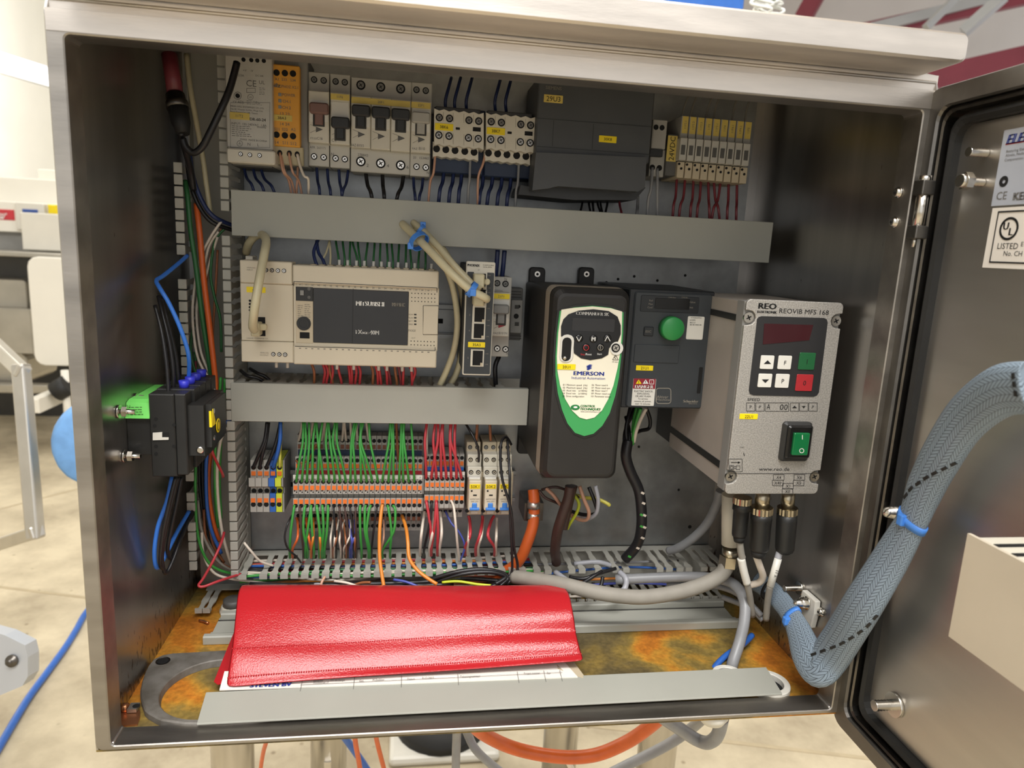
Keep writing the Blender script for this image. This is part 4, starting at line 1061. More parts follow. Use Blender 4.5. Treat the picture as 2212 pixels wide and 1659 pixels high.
t = Txt(); t.circ(1266, 751, 5.5, Yt, 1.2); t.px('Stop', 1258.5, 765, Yk - .0028, 4.2, 9); t.out(kb, 'print_red')
t = Txt(); t.circ(1297, 751, 5.5, Yt, 1.2); t.line(1297, 747, 1297, 755, Yt, 1.2); t.out(kb, 'print_soft')
add('key_slot_rim', MB().pb(1209, 722, 1240, 784, Yk - .0030, Yk - .0018, .0055, .0006), 'white_plastic', sk)
sl_ = add('key_slot', MB().pb(1214, 729, 1234, 780, Yk - .0034, Yk - .0026, .0038, .0003), 'hole_black', sk)
add('slot_screw', MB().ball(tuple(A(1220, 773, Yk - .004)), .0017), 'steel_screw', sl_)
c = A(1330, 751.5, Yk); add('screw_rim', MB().disc((c.x, Yk - .0022, c.z), .0058, 22, .0010), 'white_plastic', sk)
screwhead(sk, 1330, 751.5, Yk - .0032, 9.5)
t = Txt(); t.line(1323, 777, 1329.5, 766, Yk - .0022, 1); t.line(1329.5, 766, 1335.5, 777.5, Yk - .0022, 1); t.line(1323, 777, 1335.5, 777.5, Yk - .0022, 1); t.line(1330, 769, 1327, 773, Yk - .0022, 1); t.line(1327, 773, 1331, 775, Yk - .0022, 1)
t.px('10 min', 1328.5, 781.5, Yk - .0022, 3.6, 12)
Yc_ = Yk - .0022
for i, (a, b) in enumerate((('01', 'Minimum speed  (Hz)'), ('02', 'Maximum speed  (Hz)'), ('03', 'Accel rate    (s/100Hz)'), ('04', 'Decel rate    (s/100Hz)'), ('05', 'Drive configuration'))):
    y = 831 + i * 6.1; t.px(a, 1218.5 - i * .3, y, Yc_, 3.8, 5); t.px(b, 1224 - i * .3, y, Yc_, 3.8, 45 if i < 4 else 39, 'l')
for i, (a, b) in enumerate((('06', 'Motor rated A'), ('07', 'Motor rated rpm'), ('08', 'Motor rated V'), ('09', 'Motor rated cos'), ('10', 'Parameter access'))):
    y = 831.5 + i * 6.1; t.px(a, 1280.5 - i * .3, y, Yc_, 3.8, 5); t.px(b, 1286 - i * .3, y, Yc_, 3.8, (27, 32, 27, 34, 35)[i], 'l')
t.px('www.controltechniques.com', 1276, 889, Yc_, 3.2, 44); t.out(sk, 'print_black')
t = Txt(); t.px('EMERSON', 1272, 806.5, Yc_, 8.5, 65, bold=.0006); t.px('Industrial Automation', 1271, 816.5, Yc_, 5.6, 72); t.out(sk, 'print_blue')
t = Txt()
for i in range(3): t.poly([(1266 + i * .4, 790 + i * 3.4 + 1), (1274 - i * .2, 786 + i * 3.4 + 1), (1280 - i * .6, 788.5 + i * 3.4), (1270, 793.5 + i * 3.2)], Yc_)
t.out(sk, 'print_blue', 'diamond_emblem')
t = Txt(); t.px('CONTROL', 1270, 877, Yc_, 5, 32, shear=.25, bold=.0004); t.px('TECHNIQUES', 1275, 883.5, Yc_, 5, 44, shear=.25, bold=.0004); t.out(sk, 'print_green')
t = Txt(); pts = [(1242.5 + 10 * math.cos(a / 12 * math.pi), 880 + 6 * math.sin(a / 12 * math.pi)) for a in range(24)]; t.poly(pts, Yc_); t.out(sk, 'print_green', 'oval_emblem')
t = Txt(); pts = [(1243 + 4.5 * math.cos(a / 8 * math.pi), 879.5 + 2.2 * math.sin(a / 8 * math.pi)) for a in range(16)]; t.poly(pts, Yc_ - .0002); t.out(sk, 'print_white', 'emblem_centre')
ylabel(sk, 1204, 786.5, 1243.5, 798.5, Yk - .0024, '20U1', 6.2)

# ================================================================== Altivar drive
Ya = .130
av = thing('motor_drive', 'dark grey inverter drive with large green jog dial beside the black one', 'motor drive', A(1440, 885, .19))
add('body', MB().pb(1350, 626, 1532, 882, Ya + .002, PL - .003, .0015, .001), 'altivar_dark', av)
add('front', MB().pb(1362, 632, 1529, 882, Ya, Ya + .01, .003, .0012), 'altivar_grey', av)
add('display_panel', MB().pb(1384, 640, 1510, 675, Ya - .0006, Ya + .001, .001, .0003), 'altivar_dark', av)
add('display_window', MB().pb(1415, 645, 1490, 668, Ya - .0009, Ya, .0006, .0002), 'black_gloss', av)
t = Txt(); Yt = Ya - .0006
t.px('Ref', 1406.5, 649, Yt, 4, 8); t.px('Mon', 1405.5, 656.5, Yt, 4, 9); t.px('Conf', 1404, 664, Yt, 4, 11); t.px('Value', 1495.5, 652.5, Yt, 4, 13); t.px('Unit', 1492, 664, Yt, 4, 10); t.px('CAN Run', 1451.5, 642.5, Yt, 3, 16); t.px('CAN Err', 1479, 642.5, Yt, 3, 14); t.out(av, 'print_soft')
add('escape_key', MB().pb(1391, 706, 1412, 726, Ya - .0014, Ya, .001, .0006), 'altivar_dark', av)
t = Txt(); t.px('ESC', 1400.5, 716, Ya - .0014, 4.8, 12); t.out(av, 'print_soft')
c = A(1447, 708, Ya); c2 = A(1454, 708.5, Ya - .009)
add('dial', MB().lathe((c.x, Ya, c.z), (0, -1, 0), [(0, .0112), (.0085, .0108), (.0095, .0100), (.0097, .0002)], 30), 'green', av)
add('access_flap', MB().pb(1370, 745, 1467, 784, Ya - .0008, Ya + .001, .0006, .0004), 'altivar_grey', av)
add('grip_recess', MB().pb(1508, 793, 1516, 850, Ya - .0003, Ya, .001, .0001), 'hole_black', av)
# data sticker: product lines only
st = add('data_sticker', MB().pb(1484, 683.5, 1520, 733.5, Ya - .0004, Ya, .0012, .0001), 'white_plastic', av)
t = Txt(); t.px('ATV320U07M2C', 1504, 686.5, Ya - .0004, 2.8, 24); t.px('HC2070', 1496, 691.5, Ya - .0004, 3, 12); t.px('860137', 1496, 697, Ya - .0004, 3, 12); lines(t, 1490, 701.5, 1518, 1, 3, Ya - .0004, 1.4, .02); t.out(st, 'print_black')
ylabel(av, 1374, 789.5, 1411, 800.5, Ya, '21U1', 6)
dl = add('danger_label', MB().pb(1366, 818, 1415, 876.5, Ya - .0004, Ya, .0008, .0001), 'white_plastic', av)
add('danger_band', MB().pb(1368, 818, 1416, 840, Ya - .0006, Ya - .0003, .0006, .0001), 'maroon', dl)
Yd = Ya - .0006
t = Txt(); t.px('DANGER', 1391.5, 835, Yd, 7, 39, bold=.0004); t.poly([(1388, 829), (1394.5, 819.5), (1401, 829)], Yd); t.rect(1403, 820.5, 1412, 829.5, Yd, 1.2); t.px('i', 1407.5, 825, Yd, 5); t.out(dl, 'print_white')
t = Txt(); t.poly([(1373, 829), (1379.5, 819.5), (1386, 829)], Yd); t.out(dl, 'yellow', 'shock_triangle')
t = Txt(); t.line(1379.5, 822.5, 1379.5, 828, Yd - .0002, 1.2); t.line(1394.5, 822.5, 1394.5, 826.5, Yd - .0002, 1.4)
for i, (s, w) in enumerate((('ELECTRIC SHOCK,', 41), ('EXPLOSION,', 27), ('OR ARC FLASH.', 34), ('To service,', 22), ('remove all power,', 37), ('wait 15 minutes', 33))): t.px(s, 1390.5 - i * .5, 845 + i * 5.4, Ya - .0004, 3.8, w)
t.out(dl, 'print_black')
t = Txt()
o = [(x, z) for x, z in MB().outline(1417, 1449, 838.5, 871.5, 6, 4)]
for a, b in zip(o, o[1:] + o[:1]): t.line(*a, *b, Ya, 1.6)
t.px('Altivar', 1431, 857, Ya, 6, 25); t.px('Machine', 1432.5, 863, Ya, 5, 29); t.px('Schneider', 1492, 866.5, Ya, 5.8, 32, bold=.0004); t.px('Electric', 1497, 871.5, Ya, 3.2, 18); t.out(av, 'print_soft')

# ================================================================== REO vibration controller
Yv = .060
rv = thing('vibration_controller', 'tall silver controller box with black keypad, green rocker switch and cable sockets underneath', 'controller', A(1650, 1060, .13))
rx0, rx1 = .4862, .5735; rz1, rz0 = Z_(1715, 650, Yv), Z_(1668, 1067, Yv)
m = MB().box(rx0 + .001, rx1 - .001, Yv + .004, .200, rz0 + .003, rz1 - .003); add('housing', m, 'reo_side' if 'reo_side' in MATS else 'mid_grey', rv)
add('housing_corner', MB().box(rx0 - .0002, rx1, Yv + .0035, Yv + .016, rz0 + .002, rz1 - .002), 'mid_grey', rv)
add('foot', MB().box(rx0 + .002, rx0 + .012, .200, PL - .001, rz0 + .006, rz1 - .006), 'black', rv)
add('foot', MB().box(rx1 - .02, rx1 - .004, .200, PL - .001, rz0 + .006, rz1 - .006), 'black', rv)
for z0_, z1_ in ((rz0 + .018, rz0 + .0245), (rz1 - .020, rz1 - .0145)):
    add('side_groove', MB().box(rx0 + .0004, rx0 + .0015, Yv + .016, .199, z0_, z1_), 'black', rv)
# front plate with notched corners
nw, nh = .0125, .0145
x0, x1, z0, z1 = rx0, rx1, rz0, rz1
def arc(cx, cz, r, a0, a1, n=4): return [(cx + r * math.cos(math.radians(a0 + (a1 - a0) * i / n)), cz + r * math.sin(math.radians(a0 + (a1 - a0) * i / n))) for i in range(n + 1)]
nt_ = .0095
o = arc(x1 - .004, z1 - .004, .004, 0, 90) + arc(x0 + .004, z1 - .004, .004, 90, 180)
o += [(x0, z1 - .009)] + arc(x0 + .0035, z1 - .0155, .0062, 90, -90, 6) + [(x0, z1 - .022)]
o += [(x0, z0 + .022)] + arc(x0 + .0035, z0 + .0155, .0062, 90, -90, 6) + [(x0, z0 + .009)]
o += arc(x0 + .004, z0 + .004, .004, 180, 270) + arc(x1 - .004, z0 + .004, .004, 270, 360)
o += [(x1, z0 + .009)] + arc(x1 - .0035, z0 + .0155, .0062, 270, 90, 6) + [(x1, z0 + .022)]
o += [(x1, z1 - .022)] + arc(x1 - .0035, z1 - .0155, .0062, 270, 90, 6) + [(x1, z1 - .009)]
add('front_plate', MB().prism(o, Yv, Yv + .0035), 'speckle_alu', rv, .0005)
for cx_, cz_ in ((x0 + .0040, z1 - .0155), (x0 + .0040, z0 + .0155), (x1 - .0040, z1 - .0155), (x1 - .0040, z0 + .0155)):
    s_ = add('corner_screw', MB().disc((cx_, Yv + .0034, cz_), .0044, 16, .0022), 'steel_screw', rv)
    mm = MB(); yy = Yv + .0010
    for a in (.5, .5 + math.pi / 2):
        dx, dz = math.cos(a) * .0022, math.sin(a) * .0022; ex, ez = -math.sin(a) * .0005, math.cos(a) * .0005
        mm.quad((cx_ - dx - ex, yy, cz_ - dz - ez), (cx_ + dx - ex, yy, cz_ + dz - ez), (cx_ + dx + ex, yy, cz_ + dz + ez), (cx_ - dx + ex, yy, cz_ - dz + ez))
    add('slot', mm, 'hole_black', s_)
kp = add('keypad', MB().pp([(1636, 689), (1640, 684.5), (1646, 683), (1780, 687), (1786, 690), (1788, 697), (1769, 848), (1765, 854), (1758, 857), (1628, 854), (1620, 851), (1618, 843)], Yv - .0005, Yv + .001), 'panel_black', rv)
add('display', MB().pp([(1651, 699), (1757, 702), (1748, 735), (1648, 744)], Yv - .0008, Yv), 'display_red', kp)
def key(x0, y0, x1, y1, mat): return add('key', MB().pb(x0, y0, x1, y1, Yv - .0013, Yv - .0004, .0010, .0003), mat, kp)
key(1643, 768, 1672, 797.5, 'white_plastic'); key(1681, 768.5, 1710, 798, 'white_plastic'); key(1638, 807.5, 1667.5, 837, 'white_plastic'); key(1675.5, 808, 1705, 838, 'white_plastic')
key(1726, 762, 1761, 799, 'key_green' if 'key_green' in MATS else 'green_dk' if 'green_dk' in MATS else 'print_green'); key(1720, 809, 1756, 845, 'red_strip')
t = Txt(); Yt = Yv - .0013
t.poly([(1649.5, 786), (1658, 778), (1665.5, 786)], Yt); t.poly([(1645.5, 819.5), (1661, 819.5), (1653, 827)], Yt); t.px('F', 1696, 783.5, Yt, 9); t.px('P', 1691, 823, Yt, 9); t.px('I', 1743.5, 781, Yt, 10); t.px('0', 1738, 827, Yt, 10); t.out(kp, 'print_black')
t = Txt()
t.px('REO', 1658, 661, Yv, 12, 38, bold=.0008); t.px('ELEKTRONIK', 1657, 674, Yv, 5.2, 42, bold=.0004); t.px('REOVIB MFS 168', 1737, 673, Yv, 10, 107)
t.px('SPEED', 1628, 863, Yv, 6, 27)
for x, w, s in ((1621.5, 18, 'P'), (1641.5, 18, 'P'), (1716, 18, ''), (1736, 18, ''), (1756, 18, 'P')):
    t.rect(x - w / 2, 870, x + w / 2, 888, Yv, .9); t.px(s, x, 879, Yv, 6.5) if s else None
t.rect(1653, 870, 1703.5, 888.5, Yv, .9); t.px('A', 1660, 878, Yv, 12, 8); t.px('00', 1693, 879, Yv, 12, 17)
t.poly([(1711, 881.5), (1716, 876), (1721, 881.5)], Yv); t.poly([(1731.5, 877), (1740, 877), (1736, 882)], Yv)
t.px('www.reo.de', 1672.5, 1013, Yv, 7.5, 66); t.line(1568, 1023, 1771, 1023, Yv, 1)
for x, y, s in ((1682, 1031, 'X4'), (1680, 1043, 'X40'), (1726.5, 1031, 'X6'), (1725, 1043, 'X5'), (1702, 1050, 'X1'), (1701, 1061.5, 'X0')): t.rect(x - 11.5, y - 6, x + 11.5, y + 6, Yv, .9); t.px(s, x, y, Yv, 6.5)
t.rect(1574, 991.5, 1603, 1019, Yv, .9); t.line(1579, 999, 1598, 999, Yv, 1.4); t.poly([(1594, 996.5), (1599, 999), (1594, 1001.5)], Yv); t.rect(1576, 1005.5, 1585, 1014.5, Yv, .9); t.circ(1580.5, 1010, 3, Yv, .8); t.rect(1590, 1006, 1598, 1014, Yv, .9); t.line(1586, 1008, 1590, 1008, Yv, .9); t.line(1586, 1012, 1590, 1012, Yv, .9); t.px('START', 1603, 966, Yv, 2.6, 8); t.line(1606, 978, 1608, 985, Yv, 1.2)
t.out(rv, 'print_black')['kind'] = 'stuff'
ylabel(rv, 1598, 894, 1637, 905.5, Yv, '22U1', 6.4)
# rocker switch
rk = add('rocker_frame', MB().pb(1691, 913, 1753, 998, Yv - .0045, Yv, .0030, .0022), 'black', rv)
add('rocker_seal', MB().pb(1701, 920, 1755, 992, Yv - .0070, Yv - .004, .0025, .0016), 'black_gloss', rk)
add('rocker', MB().pb(1714, 936, 1748, 984, Yv - .0095, Yv - .006, .001, .0006), 'rocker_green' if 'rocker_green' in MATS else 'green', rk)
t = Txt(); t.line(1733, 939.5, 1733, 949, Yv - .0096, 1.4); t.circ(1731.5, 973.5, 4.6, Yv - .0096, 1.3); t.out(rk, 'print_white')
# sockets and screw couplings underneath
def coupler(name, lab, x, yt, yk, yb, tip, Y, rk_, rb_, short=False):
    """metal thread, knurled ring, black sleeve; pixel heights along the plug"""
    c = thing(name, lab, 'plug', A(x, yb, Y))
    p = [A(x, yt, Y), A(x - 1, yk, Y), A(x - 1.5, yk + 17, Y), A(x - 8, yb, Y), A(x - 9, tip, Y)]
    ax = (p[3] - p[0]).normalized()
    if not short: add('thread', MB().cyl(p[0] - ax * .006, p[1], rk_ * .66, n=16), 'brass_nickel', c)
    r = add('coupling_ring', MB(), 'brass_nickel', c) if False else None
    m = MB(); n = 36
    u = ax.orthogonal().normalized(); w = ax.cross(u)
    L = [[q + (u * math.cos(2 * math.pi * i / n) + w * math.sin(2 * math.pi * i / n)) * rk_ * (1 if i % 2 else .93) for i in range(n)] for q in (p[1], p[1] + ax * .0060)]
    m.loops(L); add('coupling_ring', m, 'brass_nickel', c)
    q0 = p[1] + ax * .0060; Ls = (p[3] - q0).length
    add('sleeve', MB().lathe(q0, ax, [(0, rk_ * .95), (.006, rk_ * .97), (.0065, rb_), (Ls * .93, rb_ * .93), (Ls, rb_ * .85)], 18), 'black', c)
    add('sleeve_end', MB().lathe(p[3], ax, [(0, rb_ * .80), ((p[4] - p[3]).length, rb_ * .62)], 16), 'rubber', c)
    return c
k = PX(1650, 1100, .09)
coupler('cable_plug', 'black cable plug with its knurled ring up against the silver controller', 1605, 1072, 1074, 1158, 1170, .085, .0085, .0072, True)
coupler('cable_plug', 'thick black cable plug with brass ring hanging between two others', 1647, 1073, 1095, 1188, 1202, .080, .0100, .0094)
coupler('cable_plug', 'thick black cable plug with brass ring above the tag Y 11', 1702, 1073, 1096, 1190, 1194, .080, .0094, .0092)
# pale cable gland housing under the box with its large nut
gb = thing('cable_gland', 'brass cable gland with white body below the silver controller', 'cable gland', A(1582, 1220, .11))
p = [A(1580, 1085, .112), A(1577, 1180, .112), A(1578, 1185, .112), A(1573, 1222, .112)]
add('gland_body', MB().lathe(p[0] + Vector((0, 0, .008)), (p[1] - p[0]).normalized(), [(0, .0100), ((p[1] - p[0]).length + .006, .0090)], 18), 'cream_plastic', gb)
ax = (p[3] - p[2]).normalized(); Lg = (p[3] - p[2]).length
add('gland_nut', MB().cyl(p[2], p[2] + ax * Lg * .5, .0076, n=16), 'brass_nickel', gb)
add('gland_nut', MB().cyl(p[2] + ax * Lg * .4, p[2] + ax * Lg, .0094, n=6, smooth=False), 'brass_nickel', gb)
# ================================================================== spring terminal blocks
def term_profile(rows):
    """rows: list of (y_top, y_bottom, Y) in pixels at x=775 -> (Y,Z) outline of the block's side"""
    pts = [(PL - .006, Z_(775, rows[0][0], rows[0][2]))]
    for y0, y1, Y in rows: pts += [(Y, Z_(775, y0, Y)), (Y, Z_(775, y1, Y))]
    pts.append((PL - .006, pts[-1][1])); return pts
ROWS = [(941, 984, .224), (987, 1024, .211), (1026, 1067, .195), (1068, 1075, .204), (1076, 1104, .195), (1106, 1124, .211), (1126, 1147, .222)]
def terminal(x0, pitch, label, group, rows, entries, buttons, tests, body='breaker_dim', dark='brown_button', name='terminal_block'):
    """x0: left edge in metres; entries/buttons: (pixel y, Y, material)"""
    tbk = thing(name, label, 'terminal block', (x0 + pitch / 2, PL - .006, Z_(775, rows[-1][1], rows[-1][2])), group)
    g = pitch * .04
    add('body', MB().prismx(term_profile(rows), x0 + g, x0 + pitch - g), body, tbk)
    xm = x0 + pitch / 2
    for y, Y, mt_ in entries:
        add('wire_entry', MB().disc((xm, Y, Z_(775, y, Y)), pitch * .40, 10, .0003), mt_, tbk)
    for y, Y, mt_ in buttons:
        z = Z_(775, y, Y); add('push_button', MB().box(xm - pitch * .33, xm + pitch * .33, Y - .0010, Y + .001, z - .0021, z + .0021), mt_, tbk)
    for y, Y in tests:
        for dx, dz in ((-.2, .0006), (.18, -.0007)):
            add('test_hole', MB().disc((xm + dx * pitch, Y, Z_(775, y, Y) + dz), .0007, 8, .0003), 'hole_black', tbk)
    return tbk
ENT = [(952, .224, 'hole_black'), (994.5, .211, 'hole_black'), (1041, .195, 'hole_black'), (1092, .195, 'hole_black'), (1113, .211, 'hole_black'), (1136, .222, 'hole_black')]
BUT = [(965, .224, 'brown_button'), (1006.5, .211, 'orange'), (1053.5, .195, 'orange'), (1083, .195, 'orange'), (1120.5, .211, 'brown_button')]
tx0, tx1 = X_(632.5, 1050, .195), X_(913, 1050, .195); tp = (tx1 - tx0) / 24
p0 = terminal(tx0, tp, 'grey multi level spring terminal with orange buttons in the long row', 'long row of grey spring terminals', ROWS, ENT, BUT, [(1061.5, .195)])
p0['label'] = 'first grey spring terminal of the long row, next to the feed terminals'
for i in range(1, 24): dup(p0, (tp * i, 0, 0), '%s grey spring terminal of the long row counted from the feed terminals' % ORD[i])
end = add('terminal_end_plate', MB().prismx(term_profile(ROWS), tx1 + .0002, tx1 + .0012), 'mid_grey'); tag(end, 'thin grey end plate closing the long row of terminals', 'end plate')
# second group, a little taller in the picture
R2 = [(a - 7 if a < 1100 else a - 4, b - 7 if b < 1100 else b - 6, Y) for a, b, Y in ROWS[1:6]]
E2 = [(a - 7, Y, m_) for a, Y, m_ in ENT[1:4]] + [(1104, .211, 'hole_black')]; B2 = [(a - 7, Y, m_) for a, Y, m_ in BUT[1:4]]
ux0, ux1 = X_(917, 1045, .195), X_(1004, 1045, .195); up = (ux1 - ux0) / 8
p1 = terminal(ux0, up, 'grey spring terminal in the short group fed by red wires', 'short group of spring terminals', R2, E2, B2, [(1051, .195)])
p1['label'] = 'first spring terminal of the short group, next to the long row'
for i in range(1, 8): dup(p1, (up * i, 0, 0), '%s spring terminal of the short group counted from the long row' % ORD[i])
# five feed terminals on the other side
R5 = [(995, 1032, .204), (1033, 1051, .195), (1053, 1064, .204), (1066, 1105, .200)]
E5 = [(1010.5, .204, 'hole_black'), (1060, .204, 'hole_black'), (1089, .200, 'hole_black')]; B5 = [(1023, .204, 'orange'), (1080, .200, 'orange')]
vx0 = X_(539.5, 1050, .200); vp = X_(553.6, 1050, .200) - vx0
for i, (bm_, lab) in enumerate((('breaker_dim', 0), ('breaker_dim', 0), ('breaker_dim', 0), ('blue', 1), ('earth_yellow', 2))):
    terminal(vx0 + vp * i, vp, ('%s grey feed terminal counted from the slotted upright duct' % ORD[i], 'blue neutral feed terminal between the grey and the striped one', 'green and yellow earth feed terminal')[lab], 'feed terminals beside the slotted duct', R5, E5, B5, [], bm_, name='feed_terminal')
e5 = add('terminal_end_bracket', MB().prismx(term_profile(R5), vx0 + vp * 5 + .0002, vx0 + vp * 5 + .0018), 'mid_grey'); tag(e5, 'thin grey end bracket beside the striped earth terminal', 'end bracket')
# bridges and marker strips
def strip(name, lab, cat, x0, x1, y, Y, h, mat, t=.002):
    z = Z_(775, y, Y); o = add(name, MB().box(x0, x1, Y - t, Y - .0001, z - h / 2, z + h / 2), mat); tag(o, lab, cat); return o
strip('bridge_bar', 'red bridge bar along the long row of terminals', 'bridge bar', tx0 + .001, tx1 - .001, 1019.5, .211, .0034, 'red_strip')
strip('bridge_bar', 'dark blue bridge bar along the upper level of the long terminal row', 'bridge bar', tx0 + .001, tx1 - .001, 977, .224, .0052, 'navy')
strip('bridge_bar', 'blue bridge bar over the short group of terminals', 'bridge bar', ux0 + .0005, ux1 - .0005, 1011, .211, .0034, 'blue')
ms = strip('marker_strip', 'white numbered marker strip along the long row of terminals', 'marker strip', tx0 + .0005, tx1 - .0005, 1030, .195, .0038, 'white_plastic', .0006)
t = Txt()
for i in range(24):
    z = Z_(775, 1030, .195); t.at(str(i + 1), (tx0 + tp * (i + .5), .195 - .0009, z), .0016)
t.out(ms, 'print_grey')
ms = strip('marker_strip', 'white marker strip along the short group of terminals', 'marker strip', ux0 + .0005, ux1 - .0005, 1022, .195, .0036, 'white_plastic', .0006)
# ================================================================== relays 50K1..3
for i, (x, n) in enumerate(((1026, '50K1'), (1060.5, '50K2'), (1091.5, '50K3'))):
    Yy = .178
    r = thing('interface_relay', 'slim cream relay with blue lever and yellow marker %s' % n, 'relay', A(x, 1112, .22), 'relays beside the terminals')
    add('socket_base', MB().pb(x - 15, 1020, x + 15.5, 1112, Yy + .018, PL - .006, .0008, .0006), 'beige_side', r)
    add('socket_tier', MB().pb(x - 16.5, 982, x + 14, 1008, Yy + .020, PL - .008, .0008, .0006), 'cream_plastic', r)
    add('socket_tier', MB().pb(x - 16, 1009, x + 14, 1032, Yy + .014, PL - .008, .0008, .0006), 'cream_plastic', r)
    add('socket_tier', MB().pb(x - 18, 955, x + 12, 976, Yy + .032, PL - .006, .0008, .0006), 'beige_side', r)
    for dx in (-8.5, 7):
        screwhead(r, x + dx - 1, 993, Yy + .020, 5); screwhead(r, x + dx, 1020, Yy + .014, 5); screwhead(r, x + dx - 2, 966, Yy + .032, 4.6, 'mid_grey')
    add('relay_body', MB().pb(x - 13.5, 1039, x + 12.5, 1103, Yy, Yy + .02, .0008, .0008), 'beige', r)
    add('relay_top', MB().pb(x - 13, 1032, x + 12, 1040, Yy + .006, Yy + .02, .0006, .0006), 'white_plastic', r)
    add('status_dot', MB().disc(tuple(A(x - 7, 1060.5, Yy)), .0010, 10, .0003), 'print_black', r)
    add('test_window', MB().pb(x - 4, 1068.5, x + 4, 1071.5, Yy - .0003, Yy, .0001, .0001), 'print_black', r)
    ylabel(r, x - 11.5, 1046, x + 11.5, 1056, Yy, n, 6.8)
    t = Txt(); t.px('omron', x - .5, 1077.5, Yy, 4.4, 20); t.px('24V DC', x - .5, 1083, Yy, 3, 17); t.out(r, 'print_grey')
    lv = add('release_lever', MB().pb(x - 6, 1088, x + 4, 1100, Yy - .0020, Yy, .0005, .0005), 'blue_lever', r)
    add('lever_foot', MB().pb(x - 11, 1098.5, x + 9.5, 1103, Yy - .0028, Yy, .0004, .0004), 'blue_lever', lv)
    hole(r, x - 17, 1103, Yy + .017, 4.5, 'terminal_hole')
    add('retaining_clip', MB().pb(x - 9, 1104, x + 6, 1111, Yy + .012, Yy + .02, .0004, .0004), 'cream_plastic', r)

# ================================================================== isolator on the side wall
Yi = .082
iso = thing('isolator_switch', 'black rotary isolator switch on the cabinet wall, green rating label and yellow warning signs', 'switch', A(360, 1030, .12))
wx = XL + .0003
gx1 = X_(322, 890, Yi)
z1, z0 = Z_(300, 868, Yi), Z_(300, 1000, Yi)
add('wall_base', MB().box(wx, gx1, Yi + .003, .150, Z_(300, 984, Yi), Z_(300, 903, Yi)), 'black', iso)
add('label_block', MB().prismx([(Yi, Z_(300, 904, Yi)), (Yi + .004, Z_(300, 871, Yi) - .0005), (Yi + .010, Z_(300, 868, Yi)), (.15, Z_(300, 868, Yi)), (.15, Z_(300, 904, Yi))], wx, gx1), 'green_label', iso)
t = Txt(); lines(t, 273, 880, 318, 4, 5.2, Yi + .0005, 1.5, -.02); t.px('PI-2', 277, 877, Yi + .002, 5); t.out(iso, 'print_black')
bx0, bx1 = gx1, X_(378, 930, Yi); bz1, bz0 = Z_(365, 852, Yi), Z_(365, 1030, Yi)
add('front_deck', MB().rb(bx0, bx1, bz0, bz1, Yi, Yi + .016, .0006, .0008), 'black', iso)
cx0_, cx1_ = bx1, X_(402, 930, Yi)
add('contact_deck', MB().rb(cx0_, cx1_, bz0 + .001, bz1, Yi + .001, Yi + .016, .0006, .0008), 'black', iso)
for i in range(4):
    y0_ = Yi + .018 + i * .0165
    add('switch_deck', MB().rb(bx0, cx1_ + .002, bz0 + .002, bz1 + .0005, y0_, y0_ + .0145, .0006, .0008), 'black', iso)
dx0 = cx1_
add('terminal_cover', MB().box(dx0, dx0 + .012, Yi + .006, .150, bz0 + .016, bz1 - .010), 'black', iso)
add('actuator_plate', MB().box(dx0 + .002, dx0 + .016, Yi + .012, .140, Z_(400, 975, Yi), Z_(400, 880, Yi)), 'black', iso)
for y in (905, 920, 964, 980): hole(iso, 337 if y != 920 else 334, y, Yi, 4, 'screw_hole')
for y in (918, 964): hole(iso, 376, y, Yi, 4, 'screw_hole')
add('link_opening', MB().pb(330, 934, 365, 951, Yi - .0004, Yi, .0004, .0001), 'hole_black', iso)
add('white_slide', MB().pp([(330, 935), (350, 934), (350, 945), (364, 945), (364, 950), (330, 951)], Yi - .0010, Yi), 'white_plastic', iso)
for i in range(4):
    y0_ = Yi + .018 + i * .0165; c = Vector((dx0 - .004, y0_ + .006, bz1 - .014))
    add('terminal_screw', MB().cyl(c, c + Vector((.0075, 0, .001)), .0028, n=10), 'steel_screw', iso)
c = A(406, 945, Yi); add('contact_screw', MB().lathe((dx0 + .0085, Yi + .006, c.z - .012), (0, -1, 0), [(0, .003), (.001, .003), (.0015, .002)], 10), 'steel_screw', iso)
for zz in (A(425, 960, Yi).z, A(425, 900, Yi).z):
    add('contact_screw', MB().cyl((dx0 + .012, Yi + .02, zz), (dx0 + .0165, Yi + .02, zz), .0022, n=10), 'steel_screw', iso)
# warning triangle and round sign face sideways
xs = dx0 + .0165
a, b = A(412, 884, Yi + .012), A(412, 921, Yi + .012)
tri = MB().loops([[(xs, Yi + .010, b.z), (xs, Yi + .022, b.z), (xs, Yi + .015, a.z)], [(xs + .0005, Yi + .010, b.z), (xs + .0005, Yi + .022, b.z), (xs + .0005, Yi + .015, a.z)]])
add('warning_triangle', tri, 'yellow', iso)
add('triangle_edge', MB().box(xs - .0015, xs + .0003, Yi + .0100, Yi + .0112, b.z, a.z - .001), 'yellow', iso)
rc = A(424, 925, Yi + .02).z
add('round_sign', MB().loops([[(xs + dx, Yi + .030 + .0060 * math.cos(i * math.pi / 10), rc + .0060 * math.sin(i * math.pi / 10)) for i in range(20)] for dx in (0, .0004)]), 'yellow', iso)
q = iso.children[-1]
add('sign_ring', MB().loops([[(xs + .0006, Yi + .030 + r_ * math.cos(i * math.pi / 10), rc + r_ * math.sin(i * math.pi / 10)) for i in range(20)] for r_ in (.0036, .0044)], False, False), 'print_black', q)
for i in range(4):
    y0_ = Yi + .020 + i * .0165; x_ = bx0 + .019
    add('blue_ferrule', MB().cyl((x_, y0_ + .006, bz1 - .001), (x_, y0_ + .006, bz1 + .0062), .0036, .0042, n=10), 'ferrule_blue', iso)
